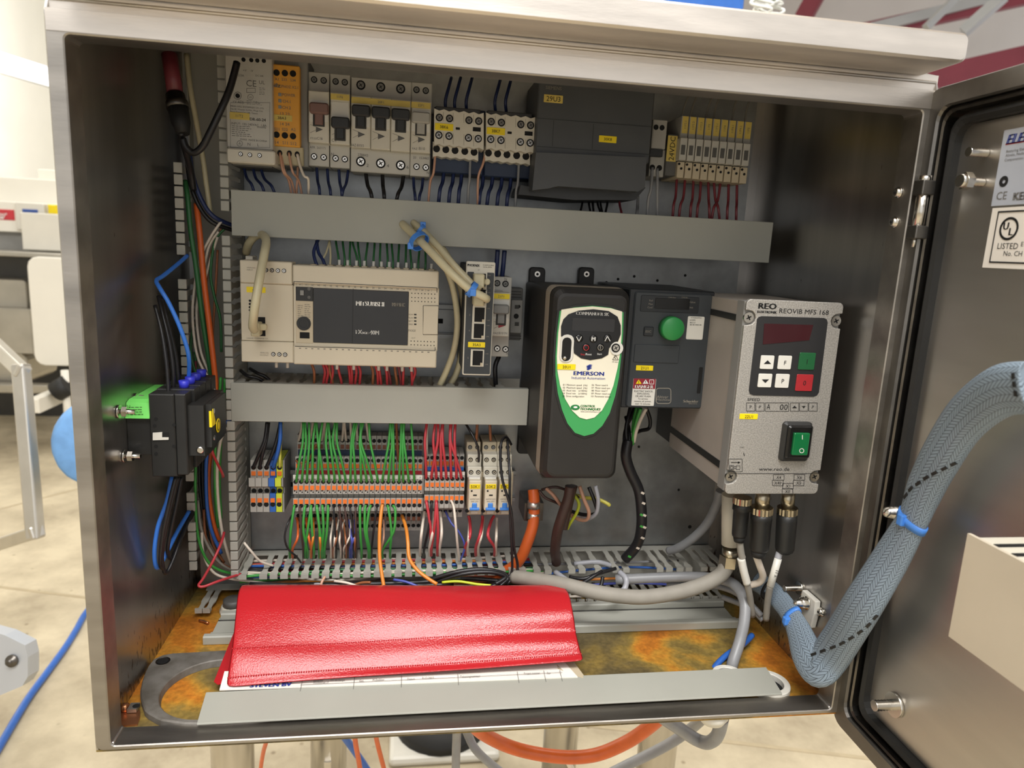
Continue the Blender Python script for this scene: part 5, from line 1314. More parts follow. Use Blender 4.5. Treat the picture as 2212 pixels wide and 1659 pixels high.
# wall bolts holding the isolator
for x, y in ((250, 890), (262, 984), (300, 862)):
    p = AX(x if x < 290 else 268, y, XL + .0003)
    p.y = {890: .070, 984: .076, 862: .105}[y]; p.z = {890: A(252, 889, .07).z, 984: A(262, 985, .076).z, 862: A(300, 863, .105).z}[y]
    s = add('wall_bolt', MB().cyl(p, p + Vector((.012, 0, 0)), .0018, n=10), 'steel_screw', iso)
    add('bolt_nut', MB().cyl(p + Vector((.003, 0, 0)), p + Vector((.0066, 0, 0)), .0042, n=6, smooth=False), 'steel_screw', s)
    add('bolt_washer', MB().cyl(p, p + Vector((.0012, 0, 0)), .0052, n=14), 'steel_screw', s)

# ================================================================== things on the cabinet floor
ZF = Z0
# loose duct cover in front, resting on the frame lip
a, b, c_, d = AZ(425, 1563, .0042), AZ(445, 1495, .0042), AZ(1655, 1441, .0042), AZ(1690, 1498, .0042)
lc = MB(); th = Vector((0, 0, .0016))
lc.loops([[p - th for p in (a, d, c_, b)], [a, d, c_, b]])
o = thing('loose_duct_cover', 'long flat grey duct cover lying loose along the front lip of the cabinet', 'duct cover', (a + c_) / 2 - th * 4)
add('plate', lc, 'cover_grey', o, .0004)
for p, q in ((b, c_),):
    n_ = Vector((0, .0016, 0)); add('edge_lip', MB().loops([[p - th * 2.2, q - th * 2.2, q - th * 2.2 + n_, p - th * 2.2 + n_][:4], [p - th * .9, q - th * .9, q - th * .9 + n_, p - th * .9 + n_]]), 'cover_grey', o)
# second cover lying upside down at the back
o = thing('loose_duct_cover', 'grey duct cover lying upside down with its two clip channels showing, behind the red folder', 'duct cover', (.29, .16, ZF))
bx, ex = .031, .5585
add('plate', MB().box(bx, ex, .1400, .1820, ZF + .0004, ZF + .0030), 'cover_grey', o)
for y0_, y1_, hh in ((.1370, .1438, .0085), (.1765, .1845, .0095)):
    pr = [(y0_, ZF + .0005), (y1_, ZF + .0005), (y1_, ZF + hh - .0012), (y1_ - .0012, ZF + hh), (y0_ + .0012, ZF + hh), (y0_, ZF + hh - .0012)]
    add('clip_channel', MB().prismx(pr, bx - (.004 if y0_ < .15 else -.002), ex + (.003 if y0_ < .15 else 0)), 'cover_grey', o)
for y_ in (.1462, .1752):
    add('channel_gap', MB().box(bx, ex, y_ - .0010, y_ + .0010, ZF + .0030, ZF + .0033), 'slot_dark', o)
add('inner_rib', MB().prismx([(.1475, ZF + .003), (.1492, ZF + .003), (.1490, ZF + .0062), (.1477, ZF + .0062)], bx, ex), 'cover_grey', o)
# thick flange plate with a large round opening
fg = thing('flange_plate', 'thick grey square flange plate with round opening dusted with rust', 'flange plate', (.05, .08, ZF))
ft_ = ZF + .0062
zt = ft_ - ZO
oo = [AZ(x, y, zt) for x, y in ((303, 1506), (303, 1490), (308, 1466), (318, 1440), (334, 1420), (362, 1411), (420, 1408), (480, 1404), (560, 1404), (640, 1418), (668, 1450), (676, 1500), (640, 1540), (560, 1556), (470, 1562), (400, 1562), (345, 1554), (314, 1536))]
c1, c2, c3 = AZ(338, 1520, zt), AZ(372, 1459, zt), AZ(480, 1422, zt)
def circ3(a, b, c):
    d = 2 * (a.x * (b.y - c.y) + b.x * (c.y - a.y) + c.x * (a.y - b.y)); A2, B2, C2 = a.x ** 2 + a.y ** 2, b.x ** 2 + b.y ** 2, c.x ** 2 + c.y ** 2
    ux_ = (A2 * (b.y - c.y) + B2 * (c.y - a.y) + C2 * (a.y - b.y)) / d; uy_ = (A2 * (c.x - b.x) + B2 * (a.x - c.x) + C2 * (b.x - a.x)) / d
    return ux_, uy_, math.hypot(a.x - ux_, a.y - uy_)
fcx, fcy, fr_ = circ3(c1, c2, c3); fr_ = min(fr_, .040)
nseg = 60
def outer(a_):
    # where the ray from the ring's centre leaves the plate's outline
    dx, dy = math.cos(a_), math.sin(a_); best = .09
    for p, q in zip(oo, oo[1:] + oo[:1]):
        ex_, ey_ = q.x - p.x, q.y - p.y; den = dx * ey_ - dy * ex_
        if abs(den) < 1e-9: continue
        t_ = ((p.x - fcx) * ey_ - (p.y - fcy) * ex_) / den; u_ = ((p.x - fcx) * dy - (p.y - fcy) * dx) / den
        if t_ > 0 and -1e-6 <= u_ <= 1 + 1e-6: best = t_
    return best
ang = [2 * math.pi * i / nseg for i in range(nseg)]
def lp(rf, z): return [(fcx + math.cos(a_) * rf(a_), fcy + math.sin(a_) * rf(a_), z) for a_ in ang]
ro = [outer(a_) for a_ in ang]; ri = min(fr_, min(ro) - .004)
m = MB(); m.loops([lp(lambda a_: ri - .0012, ZF + .0002), lp(lambda a_: ri, ft_ - .0008), lp(lambda a_: ri + .0008, ft_), lp(lambda a_: outer(a_) - .001, ft_), lp(lambda a_: outer(a_), ft_ - .0012), lp(lambda a_: outer(a_), ZF + .0002)], False, False)
add('plate', m, 'flange_grey', fg)
hc = AZ(352, 1428, ft_ - ZO)
m = MB(); m.loops([[(hc.x + r_ * math.cos(2 * math.pi * i / 18), hc.y + r_ * math.sin(2 * math.pi * i / 18), z_) for i in range(18)] for r_, z_ in ((.0060, ft_ + .0003), (.0052, ft_ + .0005), (.0050, ft_ + .0001))], False, True)
add('bolt_hole', m, 'steel_dark', fg); m = MB().cyl((hc.x, hc.y, ft_ + .0001), (hc.x, hc.y, ft_ + .0004), .0046, n=18); add('hole_depth', m, 'hole_black', fg)
# round cap and tinned lug on the floor
cp = thing('blanking_plug', 'pale blanking plug with dark top beside the two duct fingers', 'plug', AZ(500, 1320, -.003))
c = AZ(503, 1318, -.002); c.x = max(c.x, .04)
add('plug_flange', MB().lathe((c.x, c.y, ZF), (0, 0, 1), [(0, .0135), (.003, .0135), (.004, .0120), (.007, .0118), (.0075, .0105)], 20), 'cream_plastic', cp)
add('plug_top', MB().lathe((c.x, c.y, ZF + .0075), (0, 0, 1), [(0, .0102), (.006, .0098), (.0068, .008)], 18), 'dark_grey', cp)
gl = thing('ground_lug', 'tinned cable lug with copper sleeve in the corner of the cabinet floor', 'cable lug', AZ(280, 1530, 0))
a = AZ(278, 1527, .001); b = AZ(301, 1524, .001)
add('lug_tongue', MB().box(a.x, b.x - .0005, a.y - .004, a.y + .0045, ZF + .002, ZF + .005), 'tinned', gl)
m = MB().lathe((a.x + .0055, a.y, ZF + .0050), (0, 0, 1), [(0, .0026), (.0003, .0026)], 14); add('lug_hole', m, 'hole_black', gl)
add('copper_sleeve', MB().cyl((a.x - .0005, a.y, ZF + .004), (XL + .001, a.y, ZF + .004), .0036, n=12), 'copper', gl)
sp = thing('copper_plate', 'small copper earthing plate under the lug in the corner of the floor', 'earthing plate', (a.x - .002, a.y - .009, ZF))
pq = [AZ(x, y, -.0035) for x, y in ((258, 1541), (303, 1537), (303, 1551), (297, 1568), (262, 1571))]
add('plate', MB().loops([[p + Vector((0, 0, .0001)) for p in pq], [p + Vector((0, 0, .0014)) for p in pq]]), 'copper', sp)
of = add('copper_offcut', MB().tube([AZ(430, 1340, -.001), AZ(440, 1342, -.001), AZ(450, 1346, -.001)], .0012, 8, 2), 'copper'); tag(of, 'short copper coloured wire offcut on the rusty floor below the duct fingers', 'wire offcut')
# white nuts of the cable entries
def ring_nut(name, lab, x, y, r, h, teeth=True):
    c = AZ(x, y, -.0035 + h); o_ = thing(name, lab, 'cable gland', (c.x, c.y, ZF))
    m = MB(); n = 40
    L = [[(c.x + rr * math.cos(2 * math.pi * i / n), c.y + rr * math.sin(2 * math.pi * i / n), zz) for i in range(n)] for rr, zz in ((r, ZF), (r, ZF + h * .85), (r * .96, ZF + h), (r * .74, ZF + h), (r * .70, ZF + h * .9), (r * .70, ZF))]
    m.loops(L, False, False); add('nut_ring', m, 'white_plastic', o_)
    add('cable_opening', MB().cyl((c.x, c.y, ZF + .0004), (c.x, c.y, ZF + .0010), r * .70, n=24), 'hole_black', o_)
    return c
n1 = ring_nut('gland_nut', 'white plastic gland nut round the grey cable on the floor', 1575, 1456, .0150, .005)
n2 = ring_nut('gland_nut', 'large empty white plastic gland nut in the floor corner by the sleeve', 1660, 1472, .0190, .0065)
# ================================================================== red folder and paper
def folder(name, label, x0, x1, prof, mat, thick, waves=()):
    pass
fold = thing('red_folder', 'glossy red plastic folder bowed over the cabinet floor, with two embossed crease rows', 'folder', (.21, .1, ZF))
L_, R_ = [], []
# left and right edges of the front sheet from its lower edge to its crest, then down behind
front = [(488, 1485, 1262, 1428, .0560, .0620), (489, 1472, 1259, 1418, .0610, .0665), (491, 1463, 1256, 1411, .0630, .0690), (494, 1440, 1252, 1395, .0695, .0725), (498, 1415, 1247, 1372, .0770, .0805), (500, 1404, 1245, 1361, .0805, .0852),
         (503, 1375, 1243, 1343, .0900, .0888), (506, 1345, 1240, 1322, .1005, .0945), (509, 1315, 1236, 1300, .1110, .1025), (511, 1292, 1232, 1283, .1205, .1120), (514, 1278, 1228, 1273, .1265, .1205), (517, 1270.5, 1222, 1268, .1320, .1280)]
rows_ = []
for xl, yl, xr, yr, Y, Yr_ in front:
    rows_.append((A(xl, yl, Y), A(xr, yr, Yr_)))
pl, pr_ = rows_[-1]
for dy, dz in ((.006, -.0008), (.013, -.0035), (.020, -.009), (.028, -.018), (.034, -.030)):
    rows_.append((pl + Vector((0, dy, dz)), pr_ + Vector((0, dy, dz))))
NX = 26
def sheet(rows, off):
    m = MB(); grid = []
    for j, (p, q) in enumerate(rows):
        r = []
        for i in range(NX + 1):
            u = i / NX; v = p.lerp(q, u)
            bulge = .0012 * math.sin(u * 3.1 + j * .15) + .0008 * math.sin(u * 7 + j * .5)
            if j == 5: bulge -= .0004
            r.append(v + Vector((0, 0, bulge * (1 if 0 < j < 12 else .5) - off)))
        grid.append(r)
    b = len(m.v); m.loops(grid, False, False, True, closed=False)
    return m
fs = add('front_sheet', sheet(rows_, 0), 'folder_red', fold)
md = fs.modifiers.new('thick', 'SOLIDIFY'); md.thickness = .0007
md = fs.modifiers.new('smooth', 'SUBSURF'); md.levels = 1; md.render_levels = 1
# stitched crease rows
for j, nm in ((1.6, 'crease_row'), (5, 'crease_row')):
    m = MB(); j0 = int(j); fr2 = j - j0
    for i in range(150):
        u = (i + .5) / 150
        a = rows_[j0][0].lerp(rows_[j0][1], u); b = rows_[min(j0 + 1, len(rows_) - 1)][0].lerp(rows_[min(j0 + 1, len(rows_) - 1)][1], u)
        p = a.lerp(b, fr2) + Vector((0, 0, .0012 * math.sin(u * 3.1 + j * .15) + .0008 * math.sin(u * 7 + j * .5) - (.0002 if j == 5 else .0)))
        m.ball(tuple(p), .0009, 5, 3)
    o = add(nm, m, 'folder_red', fold); o['kind'] = 'stuff'
# back sheet peeking out at the side, and papers
bk = [AZ(x, y, .006) for x, y in ((462, 1472), (470, 1478), (520, 1470), (520, 1330), (492, 1398))]
bs = MB().loops([[p - Vector((0, 0, .0006)) for p in bk], bk]); add('back_sheet', bs, 'folder_red', fold)
# drawing sheets under the folder, lying on the cover and flange
pg = thing('document_sheet', 'white title block sheet of an electrical drawing sticking out under the red folder', 'paper', (.21, .07, zc(.004)))
q = [AZ(474, 1490, .0050), AZ(1248, 1462, .0050), AZ(1215, 1425, .0058), AZ(485, 1450, .0090)]
add('sheet', MB().loops([[p - Vector((0, 0, .0010)) for p in q], q]), 'paper', pg)
q2 = [AZ(1205, 1445, .0056), AZ(1268, 1468, .0040), AZ(1240, 1430, .0046), AZ(1200, 1424, .0056)]
add('sheet_under', MB().loops([[p - Vector((0, 0, .0006)) for p in q2], q2]), 'beige_side', pg)
# print on the sheet lies in the sheet's own plane
e0, e1, e2 = q[0], q[1], q[3]
ux = (e1 - e0).normalized(); nz = ux.cross((e2 - e0)).normalized(); uy = nz.cross(ux)
def onsheet(x, y):
    d = _ray(x, y); t_ = (e0 - CW).dot(nz) / d.dot(nz); return CW + d * t_ + nz * (.0003 if nz.z > 0 else -.0003)
t = Txt()
def shtext(s, x, y, hp, wp, al='l'):
    k = hp / 1512 * .62 * 1.9
    t.at(s, onsheet(x, y), k, wp / 1512 * .6, al, ux, uy)
t2 = Txt(); t2.at('STEVEN BV', onsheet(541, 1481), .0042, .033, 'l', ux, uy, bold=.0008); t2.out(pg, 'print_blue')
for x in (650, 764, 867, 990, 1120, 1178, 1213):
    a = onsheet(x, 1490 - (x - 540) * .038); b = a + uy * .009; w_ = ux * .00022
    t.mb.quad(a - w_ - uy * .004, a + w_ - uy * .004, b + w_, b - w_)
for y in (0, .0055):
    a = onsheet(650, 1474) + uy * (y - .003); b = onsheet(1213, 1447) + uy * (y - .003); w_ = uy * .00018
    t.mb.quad(a - w_, b - w_, b + w_, a + w_)
for s, x, y, w_ in (('Steven BV', 677, 1471, 20), ('Hoofdstraat 27', 677, 1475, 32), ('7151 AA Eibergen', 714, 1470, 30), ('Get.', 776, 1471, 10), ('M.Zwikker', 805, 1469, 25), ('Datum', 880, 1467, 16), ('9-12-2023', 912, 1465, 25), ('Tekeningnummer', 994, 1462, 44), ('Project nummer', 1132, 1455, 36), ('Rev', 1182, 1454, 8)):
    shtext(s, x, y, 3.2, w_)
t.out(pg, 'print_grey')
# ================================================================== wires and cables
def wires(name, label, group, mat, rp, lst, cat='wire', **kw):
    for pts in lst: W(name, label, group, mat, rp, pts, cat, **kw)
rnd = random.Random(3)
# ---- from the top row down into the covered duct
yd = lambda x: 407 + (x - 498) * .065 + 14          # just behind the cover's upper edge
def drop(x0, y0, x1, Y0=.215, mid=0, Y1=.200):
    ym = (y0 + yd(x1)) / 2
    return [(x0, y0, Y0), (x0 + (x1 - x0) * .25 + mid, y0 + (ym - y0) * .8, Y0 - .004), (x0 + (x1 - x0) * .7, ym + 10, Y1 - .004), (x1, yd(x1) + 6, Y1)]
wires('black_wire', 'black wire dropping from the power supply into the long duct', 'black wires under the power supply', 'w_navy', 3.2, [drop(526, 356, 552), drop(545, 357, 575), drop(562, 358, 598)])
wires('brown_wire', 'brown wire dropping from the orange safety relay', 'brown wires under the safety relay', 'w_pink', 2.6, [drop(604.5, 330, 632, .190), drop(607, 333, 640, .191), drop(624, 330, 655, .190), drop(643, 360, 640, .2)])
W('white_wire', 'short white wire with sharp bend under the orange safety relay', None, 'w_white', 3, [(642, 333, .189), (648, 358, .186), (657, 380, .184), (666, 388, .186), (666, 430, .196)])
wires('black_wire', 'black wire dropping from the breakers into the long duct', 'black wires under the breakers', 'w_navy', 3.2, [drop(684, 360, 692), drop(707, 365, 716), drop(732, 365, 740), drop(752, 368, 736)])
wires('thick_black_wire', 'thick black wire dropping from the three pole breaker', 'thick wires under the three pole breaker', 'w_black', 4.2, [drop(790, 372, 806), drop(826, 374, 831), drop(872, 376, 854)])
wires('black_wire', 'black wire dropping from the pale lever breaker', 'black wires under the pale lever breaker', 'w_navy', 3.2, [drop(893, 378, 898), drop(914, 380, 903)])
wires('brown_wire', 'brown wire looping out of the contactor into the long duct', 'brown wires under the contactors', 'w_pink', 2.6, [drop(941, 320, 924, .194), [(1049, 330, .194), (1043, 355, .190), (1033, 385, .190), (1032, 450, .198)]])
wires('dark_blue_wire', 'dark blue wire dropping from a contactor into the long duct', 'dark wires under the contactors', 'w_navy', 4.0, [drop(x, y, x - dx, .212) for x, y, dx in ((960, 352, 14), (981, 354, 13), (998, 355, 9), (1045, 362, 12), (1066, 362, 16), (1086, 364, 14), (1105, 366, 12))])
wires('grey_wire', 'pale grey wire dropping from a contactor into the long duct', 'pale wires under the contactors', 'w_grey', 2.8, [drop(1016, 342, 1010, .2), drop(1121, 350, 1112, .2)])
wires('ferruled_wire', 'thin dark wire with white ferrule under the dark grey control module', 'ferruled wires under the control module', 'w_black', 2.4, [drop(x, 424, x2, .214) for x, x2 in ((1259, 1252), (1271, 1277), (1280, 1283), (1289, 1300), (1296, 1303), (1313, 1306))])
W('red_wire', 'single dark red wire under the control module', None, 'w_maroon', 2.6, drop(1337, 424, 1345, .214))
wires('grey_wire', 'grey wire dropping beside the supply terminal', 'grey wires beside the supply terminal', 'w_grey', 3.2, [drop(1378, 424, 1375, .214), drop(1409, 362, 1397, .198), drop(1420, 364, 1420, .198)])
for x in (1259, 1279, 1287, 1296, 1303, 1313, 1337):
    c = A(x, 421, .214); o = add('ferrule', MB().cyl(c + Vector((0, 0, .003)), c - Vector((0, 0, .004)), .0013, n=8), 'white_plastic'); tag(o, 'small white wire ferrule under the dark grey control module', 'ferrule', 'ferrules under the control module')
wires('dark_red_wire', 'dark red wire dropping from the fuse terminals', 'dark red wires under the fuse terminals', 'w_maroon', 2.8, [drop(x, 386 + (x - 1470) * .09, x2, .208) for x, x2 in ((1462, 1452), (1480, 1465), (1498, 1490), (1514, 1504), (1530, 1533), (1542, 1556), (1556, 1535), (1574, 1570), (1592, 1590))])
# ---- wires standing above the top row, up towards the roof
wires('dark_wire', 'dark wire rising from the contactors towards the cabinet roof', 'dark wires above the contactors', 'w_navy', 3.4, [[(x, 250, .212), (x - 3, 220, .205), (x + 4, 190, .21), (x + 10, 168, .225)] for x in (965, 985, 1010, 1072, 1095)])
wires('pale_wire', 'pale wire rising from the fuse terminals towards the cabinet roof', 'pale wires above the fuse terminals', 'w_dirty', 2.0, [[(x, 258 + (x - 1470) * .09, .212), (x + 6, 232, .208), (x + 16, 205, .215)] for x in (1472, 1490, 1524, 1540, 1580, 1608)])
# ---- bundle in the upright duct
V = .205
W('cream_cable', 'thick cream cable running down the upright duct from the roof', None, 'w_cream', 6, [(403, 118, .215), (411, 190, .205), (424, 262, V), (437, 335, V), (446, 400, V), (455, 468, V)], 'cable')
W('black_cable', 'thick black cable crossing from the gland to the power supply', None, 'w_black', 8, [(395, 300, .150), (402, 318, .150), (418, 330, .150), (436, 318, .148), (452, 290, .146), (478, 235, .145), (497, 190, .148), (512, 135, .155)], 'cable')
W('black_cable', 'black cable falling from the roof gland into the upright duct', None, 'w_black', 7, [(390, 285, .150), (402, 330, .165), (412, 370, .18), (418, 410, .19)], 'cable')
gd = thing('roof_gland', 'red cable with black gland hanging from the cabinet roof', 'cable gland', A(385, 280, .15))
p = [A(366, 118, .165), A(378, 200, .158), A(380, 212, .157), A(396, 290, .150)]
add('red_sheath', MB().cyl(p[0], p[1], .0062, n=14), 'w_maroon', gd)
ax = (p[3] - p[2]).normalized()
add('gland_nut', MB().lathe(p[2] - ax * .003, ax, [(0, .0075), (.006, .0078), (.0065, .0088), (.012, .0088)], 14), 'steel_dark', gd)
add('gland_sleeve', MB().lathe(p[2] + ax * .009, ax, [(0, .0080), (.012, .0075), ((p[3] - p[2]).length - .009, .0050)], 14), 'rubber', gd)
W('dark_blue_cable', 'dark blue cable curving from the upright duct into the long duct', None, 'w_navy', 5, [(410, 335, .196), (418, 385, .195), (437, 435, .195), (462, 468, .196), (505, 488, .21)], 'cable')
W('black_cable', 'black cable curving beside the dark blue one into the long duct', None, 'w_black', 5, [(404, 345, .2), (411, 395, .199), (430, 445, .199), (458, 480, .2), (505, 498, .21)], 'cable')
W('green_cable', 'thick green cable running down the upright duct', None, 'w_dkgreen', 5.5, [(400, 390, .2), (405, 425, .196), (412, 500, .193), (424, 580, .193), (436, 680, .194), (450, 770, .197), (456, 830, .2), (452, 900, .206), (440, 980, .21)], 'cable')
W('orange_cable', 'thick orange cable running down the upright duct', None, 'w_cable_orange', 6.5, [(424, 440, .202), (431, 500, .196), (440, 600, .194), (452, 700, .193), (462, 790, .193), (467, 850, .196), (466, 905, .203)], 'cable')
wires('white_wire', 'white wire bowing down the upright duct beside the orange cable', 'white wires in the upright duct', 'w_white', 3.0, [
    [(478, 478, .200), (455, 512, .2), (432, 560, .202), (419, 630, .203), (416, 690, .203), (424, 760, .202), (440, 800, .2), (462, 825, .197)],
    [(472, 500, .203), (452, 530, .204), (440, 580, .205), (428, 640, .206), (425, 690, .206), (434, 760, .204), (452, 805, .2)],
    [(470, 512, .204), (455, 560, .206), (440, 620, .207), (436, 690, .207), (445, 750, .204), (458, 800, .2)]])
wires('brown_wire', 'brown wire running up the upright duct', 'brown wires in the upright duct', 'w_brown', 2.6, [[(480, 490, .206), (458, 540, .208), (447, 600, .209), (444, 680, .209), (455, 760, .208)], [(470, 540, .209), (466, 620, .209), (460, 720, .209), (462, 800, .208)]])
wires('green_wire', 'green wire curving down the upright duct', 'green wires in the upright duct', 'w_dkgreen', 3.2, [
    [(490, 490, .206), (465, 520, .205), (455, 590, .205), (463, 640, .205), (476, 690, .206), (478, 760, .207)],
    [(418, 700, .208), (412, 760, .206), (425, 810, .204), (446, 840, .204)],
    [(420, 760, .209), (430, 830, .205), (442, 880, .206)]])
wires('green_wire', 'bright green wire hanging down the lower upright duct', 'bright green wires in the lower upright duct', 'w_green', 3.2, [
    [(477, 815, .194), (472, 880, .192), (466, 950, .192), (464, 1020, .193), (468, 1090, .195), (478, 1150, .2)],
    [(486, 818, .196), (483, 880, .196), (477, 960, .198), (474, 1040, .2), (478, 1120, .202)],
    [(466, 990, .205), (464, 1060, .205), (470, 1140, .206)],
    [(423, 1000, .2), (422, 1080, .196), (428, 1160, .194), (447, 1210, .195), (475, 1232, .198), (510, 1240, .205)]])
W('white_wire', 'white wire leaving the middle duct and bending down the upright duct', None, 'w_white', 3.6, [(498, 918, .198), (483, 935, .194), (474, 965, .193), (469, 1020, .193), (472, 1090, .195), (480, 1150, .198), (492, 1195, .202), (500, 1220, .21)])
W('blue_wire', 'blue wire leaving the middle duct and bending down the upright duct', None, 'w_blue', 4, [(500, 906, .202), (480, 918, .198), (460, 940, .196), (447, 985, .195), (445, 1040, .195), (448, 1100, .196), (458, 1150, .198), (478, 1195, .204)])
W('orange_wire', 'orange wire bowing down the lower upright duct', None, 'w_cable_orange', 5, [(466, 930, .206), (456, 975, .204), (450, 1030, .202), (454, 1090, .202), (464, 1140, .204), (474, 1168, .208)])
W('white_wire', 'white wire curving under the foot of the upright duct', None, 'w_white', 3, [(436, 1150, .198), (438, 1190, .196), (452, 1225, .196), (480, 1246, .198), (560, 1258, .2), (630, 1266, .205)])
W('grey_wire', 'olive grey wire curving under the foot of the upright duct', None, 'w_dirty', 3, [(428, 1080, .202), (434, 1140, .2), (455, 1190, .2), (480, 1220, .202), (520, 1240, .21)])
wires('dark_wire', 'dark wire hanging in the lower upright duct', 'dark wires in the lower upright duct', 'w_black', 3.6, [[(432, 900, .215), (430, 1000, .212), (434, 1080, .21), (448, 1150, .21), (476, 1205, .212)], [(440, 930, .215), (438, 1020, .212), (442, 1100, .21), (458, 1165, .21), (482, 1215, .214)], [(452, 860, .216), (455, 960, .216), (452, 1060, .214), (462, 1150, .214)]])
wires('brown_wire', 'brown wire curving at the foot of the upright duct', 'brown wires at the foot of the upright duct', 'w_brown', 3, [[(440, 1100, .206), (446, 1170, .203), (470, 1212, .205), (510, 1232, .21)], [(452, 1120, .207), (460, 1175, .205), (484, 1215, .21)]])
W('red_wire', 'red wire end leaning from the isolator towards the slotted duct', None, 'w_red', 3.2, [(444, 928, .150), (450, 950, .150), (462, 985, .155), (480, 1022, .170), (482, 1030, .19)])
W('red_wire', 'red wire loop hanging out below the upright duct', None, 'w_red', 3.2, [(484, 1150, .19), (478, 1172, .178), (462, 1208, .165), (440, 1248, .160), (429, 1264, .158), (440, 1267, .158), (470, 1256, .165), (498, 1247, .178), (520, 1240, .19)])
W('dark_red_wire', 'dark red wire rising behind the isolator in the upright duct', None, 'w_maroon', 2.6, [(423, 780, .206), (425, 830, .205), (446, 870, .2), (444, 900, .2)])
# ---- wires at the isolator
W('bright_blue_wire', 'bright blue wire curving from the duct gap to the top of the isolator', None, 'w_brightblue', 5, [(405, 552, .185), (382, 572, .165), (352, 596, .140), (338, 606, .128), (345, 622, .120), (365, 655, .115), (390, 710, .112), (407, 765, .118), (408, 810, .128), (404, 835, .133)])
wires('black_wire', 'black wire rising along the cabinet wall above the isolator', 'black wires above the isolator', 'w_black', 4.5, [[(342, 640, .130), (352, 680, .12), (366, 740, .112), (374, 800, .108), (374, 850, .108)], [(350, 640, .140), (364, 700, .13), (380, 770, .125), (386, 835, .124)], [(335, 660, .118), (350, 720, .108), (360, 790, .100), (364, 850, .096)]])
W('bright_blue_wire', 'bright blue wire hanging in a loop below the isolator', None, 'w_brightblue', 5, [(372, 1030, .125), (360, 1085, .118), (342, 1135, .112), (334, 1185, .110), (336, 1220, .112), (344, 1224, .118), (362, 1190, .130), (385, 1145, .150), (408, 1105, .175)])
wires('black_wire', 'black wire hanging in a loop below the isolator', 'black wires below the isolator', 'w_black', 4.6, [
    [(385, 1030, .118), (372, 1080, .112), (358, 1140, .108), (350, 1200, .110), (357, 1238, .115), (372, 1215, .125), (392, 1160, .145), (415, 1105, .18)],
    [(392, 1030, .130), (381, 1090, .124), (368, 1150, .120), (362, 1190, .122), (372, 1205, .130), (395, 1150, .155), (414, 1110, .18)],
    [(380, 1030, .108), (366, 1085, .104), (352, 1150, .102), (346, 1215, .106), (352, 1228, .112)]])
# ---- programmable controller, upper side
ydn = lambda x: 505 + (x - 499) * .057
gx = [731, 744, 757, 770, 778, 790, 807, 822, 836, 848, 862, 876, 890, 904, 918]
for i, x in enumerate(gx):
    xt = x + rnd.uniform(-8, 4)
    W('green_wire', 'green wire rising from the beige controller into the long duct', 'green wires above the beige controller', 'w_dkgreen', 2.3, [(x, 578 + (x - 700) * .045, .188), (x + rnd.uniform(-2, 2), 555 + (x - 700) * .05, .189), (xt, ydn(xt) + 6, .2), (xt, ydn(xt) - 12, .205)])
for x in (733, 751, 770, 787, 807, 824, 841, 860, 878, 896, 932):
    c = A(x, 568 + (x - 700) * .042, .187); o = add('ferrule', MB().cyl(c + Vector((0, 0, .0035)), c - Vector((0, 0, .004)), .0014, n=8), 'white_plastic'); tag(o, 'small white wire ferrule on the upper edge of the beige controller', 'ferrule', 'ferrules above the beige controller')
wires('dark_blue_wire', 'dark blue wire looping above the beige controller', 'dark blue wires above the beige controller', 'w_navy', 3.6, [[(688, 516, .2), (678, 542, .194), (680, 560, .19), (686, 576, .187)], [(684, 520, .2), (688, 545, .196), (697, 560, .19), (702, 574, .187)]])
wires('pale_wire', 'pale wire above the beige controller', 'pale wires above the beige controller', 'w_cream', 2.4, [[(712, 520, .2), (705, 545, .195), (698, 560, .19), (704, 576, .188)], [(712, 522, .2), (714, 550, .193), (713, 576, .187)]])
# ---- programmable controller, lower side
ym = lambda x: 829 + (x - 497) * .014
lower = [(673, 'b'), (697, 'r'), (703, 'r'), (711, 'b'), (717, 'r'), (729, 'r'), (752, 'r'), (757, 'r'), (766, 'r'), (773, 'r'), (800, 'b'), (809, 'r'), (818, 'r'), (829, 'r'), (836, 'm'), (852, 'b'), (859, 'm'), (870, 'r'), (883, 'r'), (892, 'r')]
for x, k in lower:
    xe = x + rnd.uniform(-3, 9)
    nm, lb, mt_ = {'r': ('red_wire', 'red wire hanging from the beige controller into the middle duct', 'w_red'), 'b': ('brown_wire', 'brown wire hanging from the beige controller into the middle duct', 'w_brown'), 'm': ('dark_red_wire', 'dark red wire hanging from the beige controller into the middle duct', 'w_maroon')}[k]
    W(nm, lb, lb.split(' hanging')[0] + 's under the beige controller', mt_, 2.9, [(x, 786, .188), (x + 3 + rnd.uniform(-2, 3), 803, .187), (xe, ym(xe) - 6, .193), (xe, ym(xe) + 14, .2)])
for x in (597, 621, 728, 764, 818, 836, 869, 889):
    c = A(x, 789 + (x - 700) * .03, .186); o = add('ferrule', MB().cyl(c + Vector((0, 0, .003)), c - Vector((0, 0, .0035)), .0015, n=8), 'white_plastic'); tag(o, 'small white wire ferrule on the lower edge of the beige controller', 'ferrule', 'ferrules under the beige controller')
wires('dark_wire', 'dark wire crossing behind the beige controller to the middle duct', 'dark wires beside the middle duct', 'w_black', 4, [[(520, 800, .21), (535, 812, .2), (560, 818, .2), (585, 840, .205)], [(540, 796, .215), (556, 806, .205), (575, 815, .205), (600, 842, .21)]])
wires('dark_red_wire', 'dark red wire entering the end of the middle duct', 'dark red wires at the end of the middle duct', 'w_red', 3, [[(488, 822, .2), (500, 826, .198), (520, 838, .205)], [(490, 830, .204), (505, 832, .202), (530, 842, .208)]])
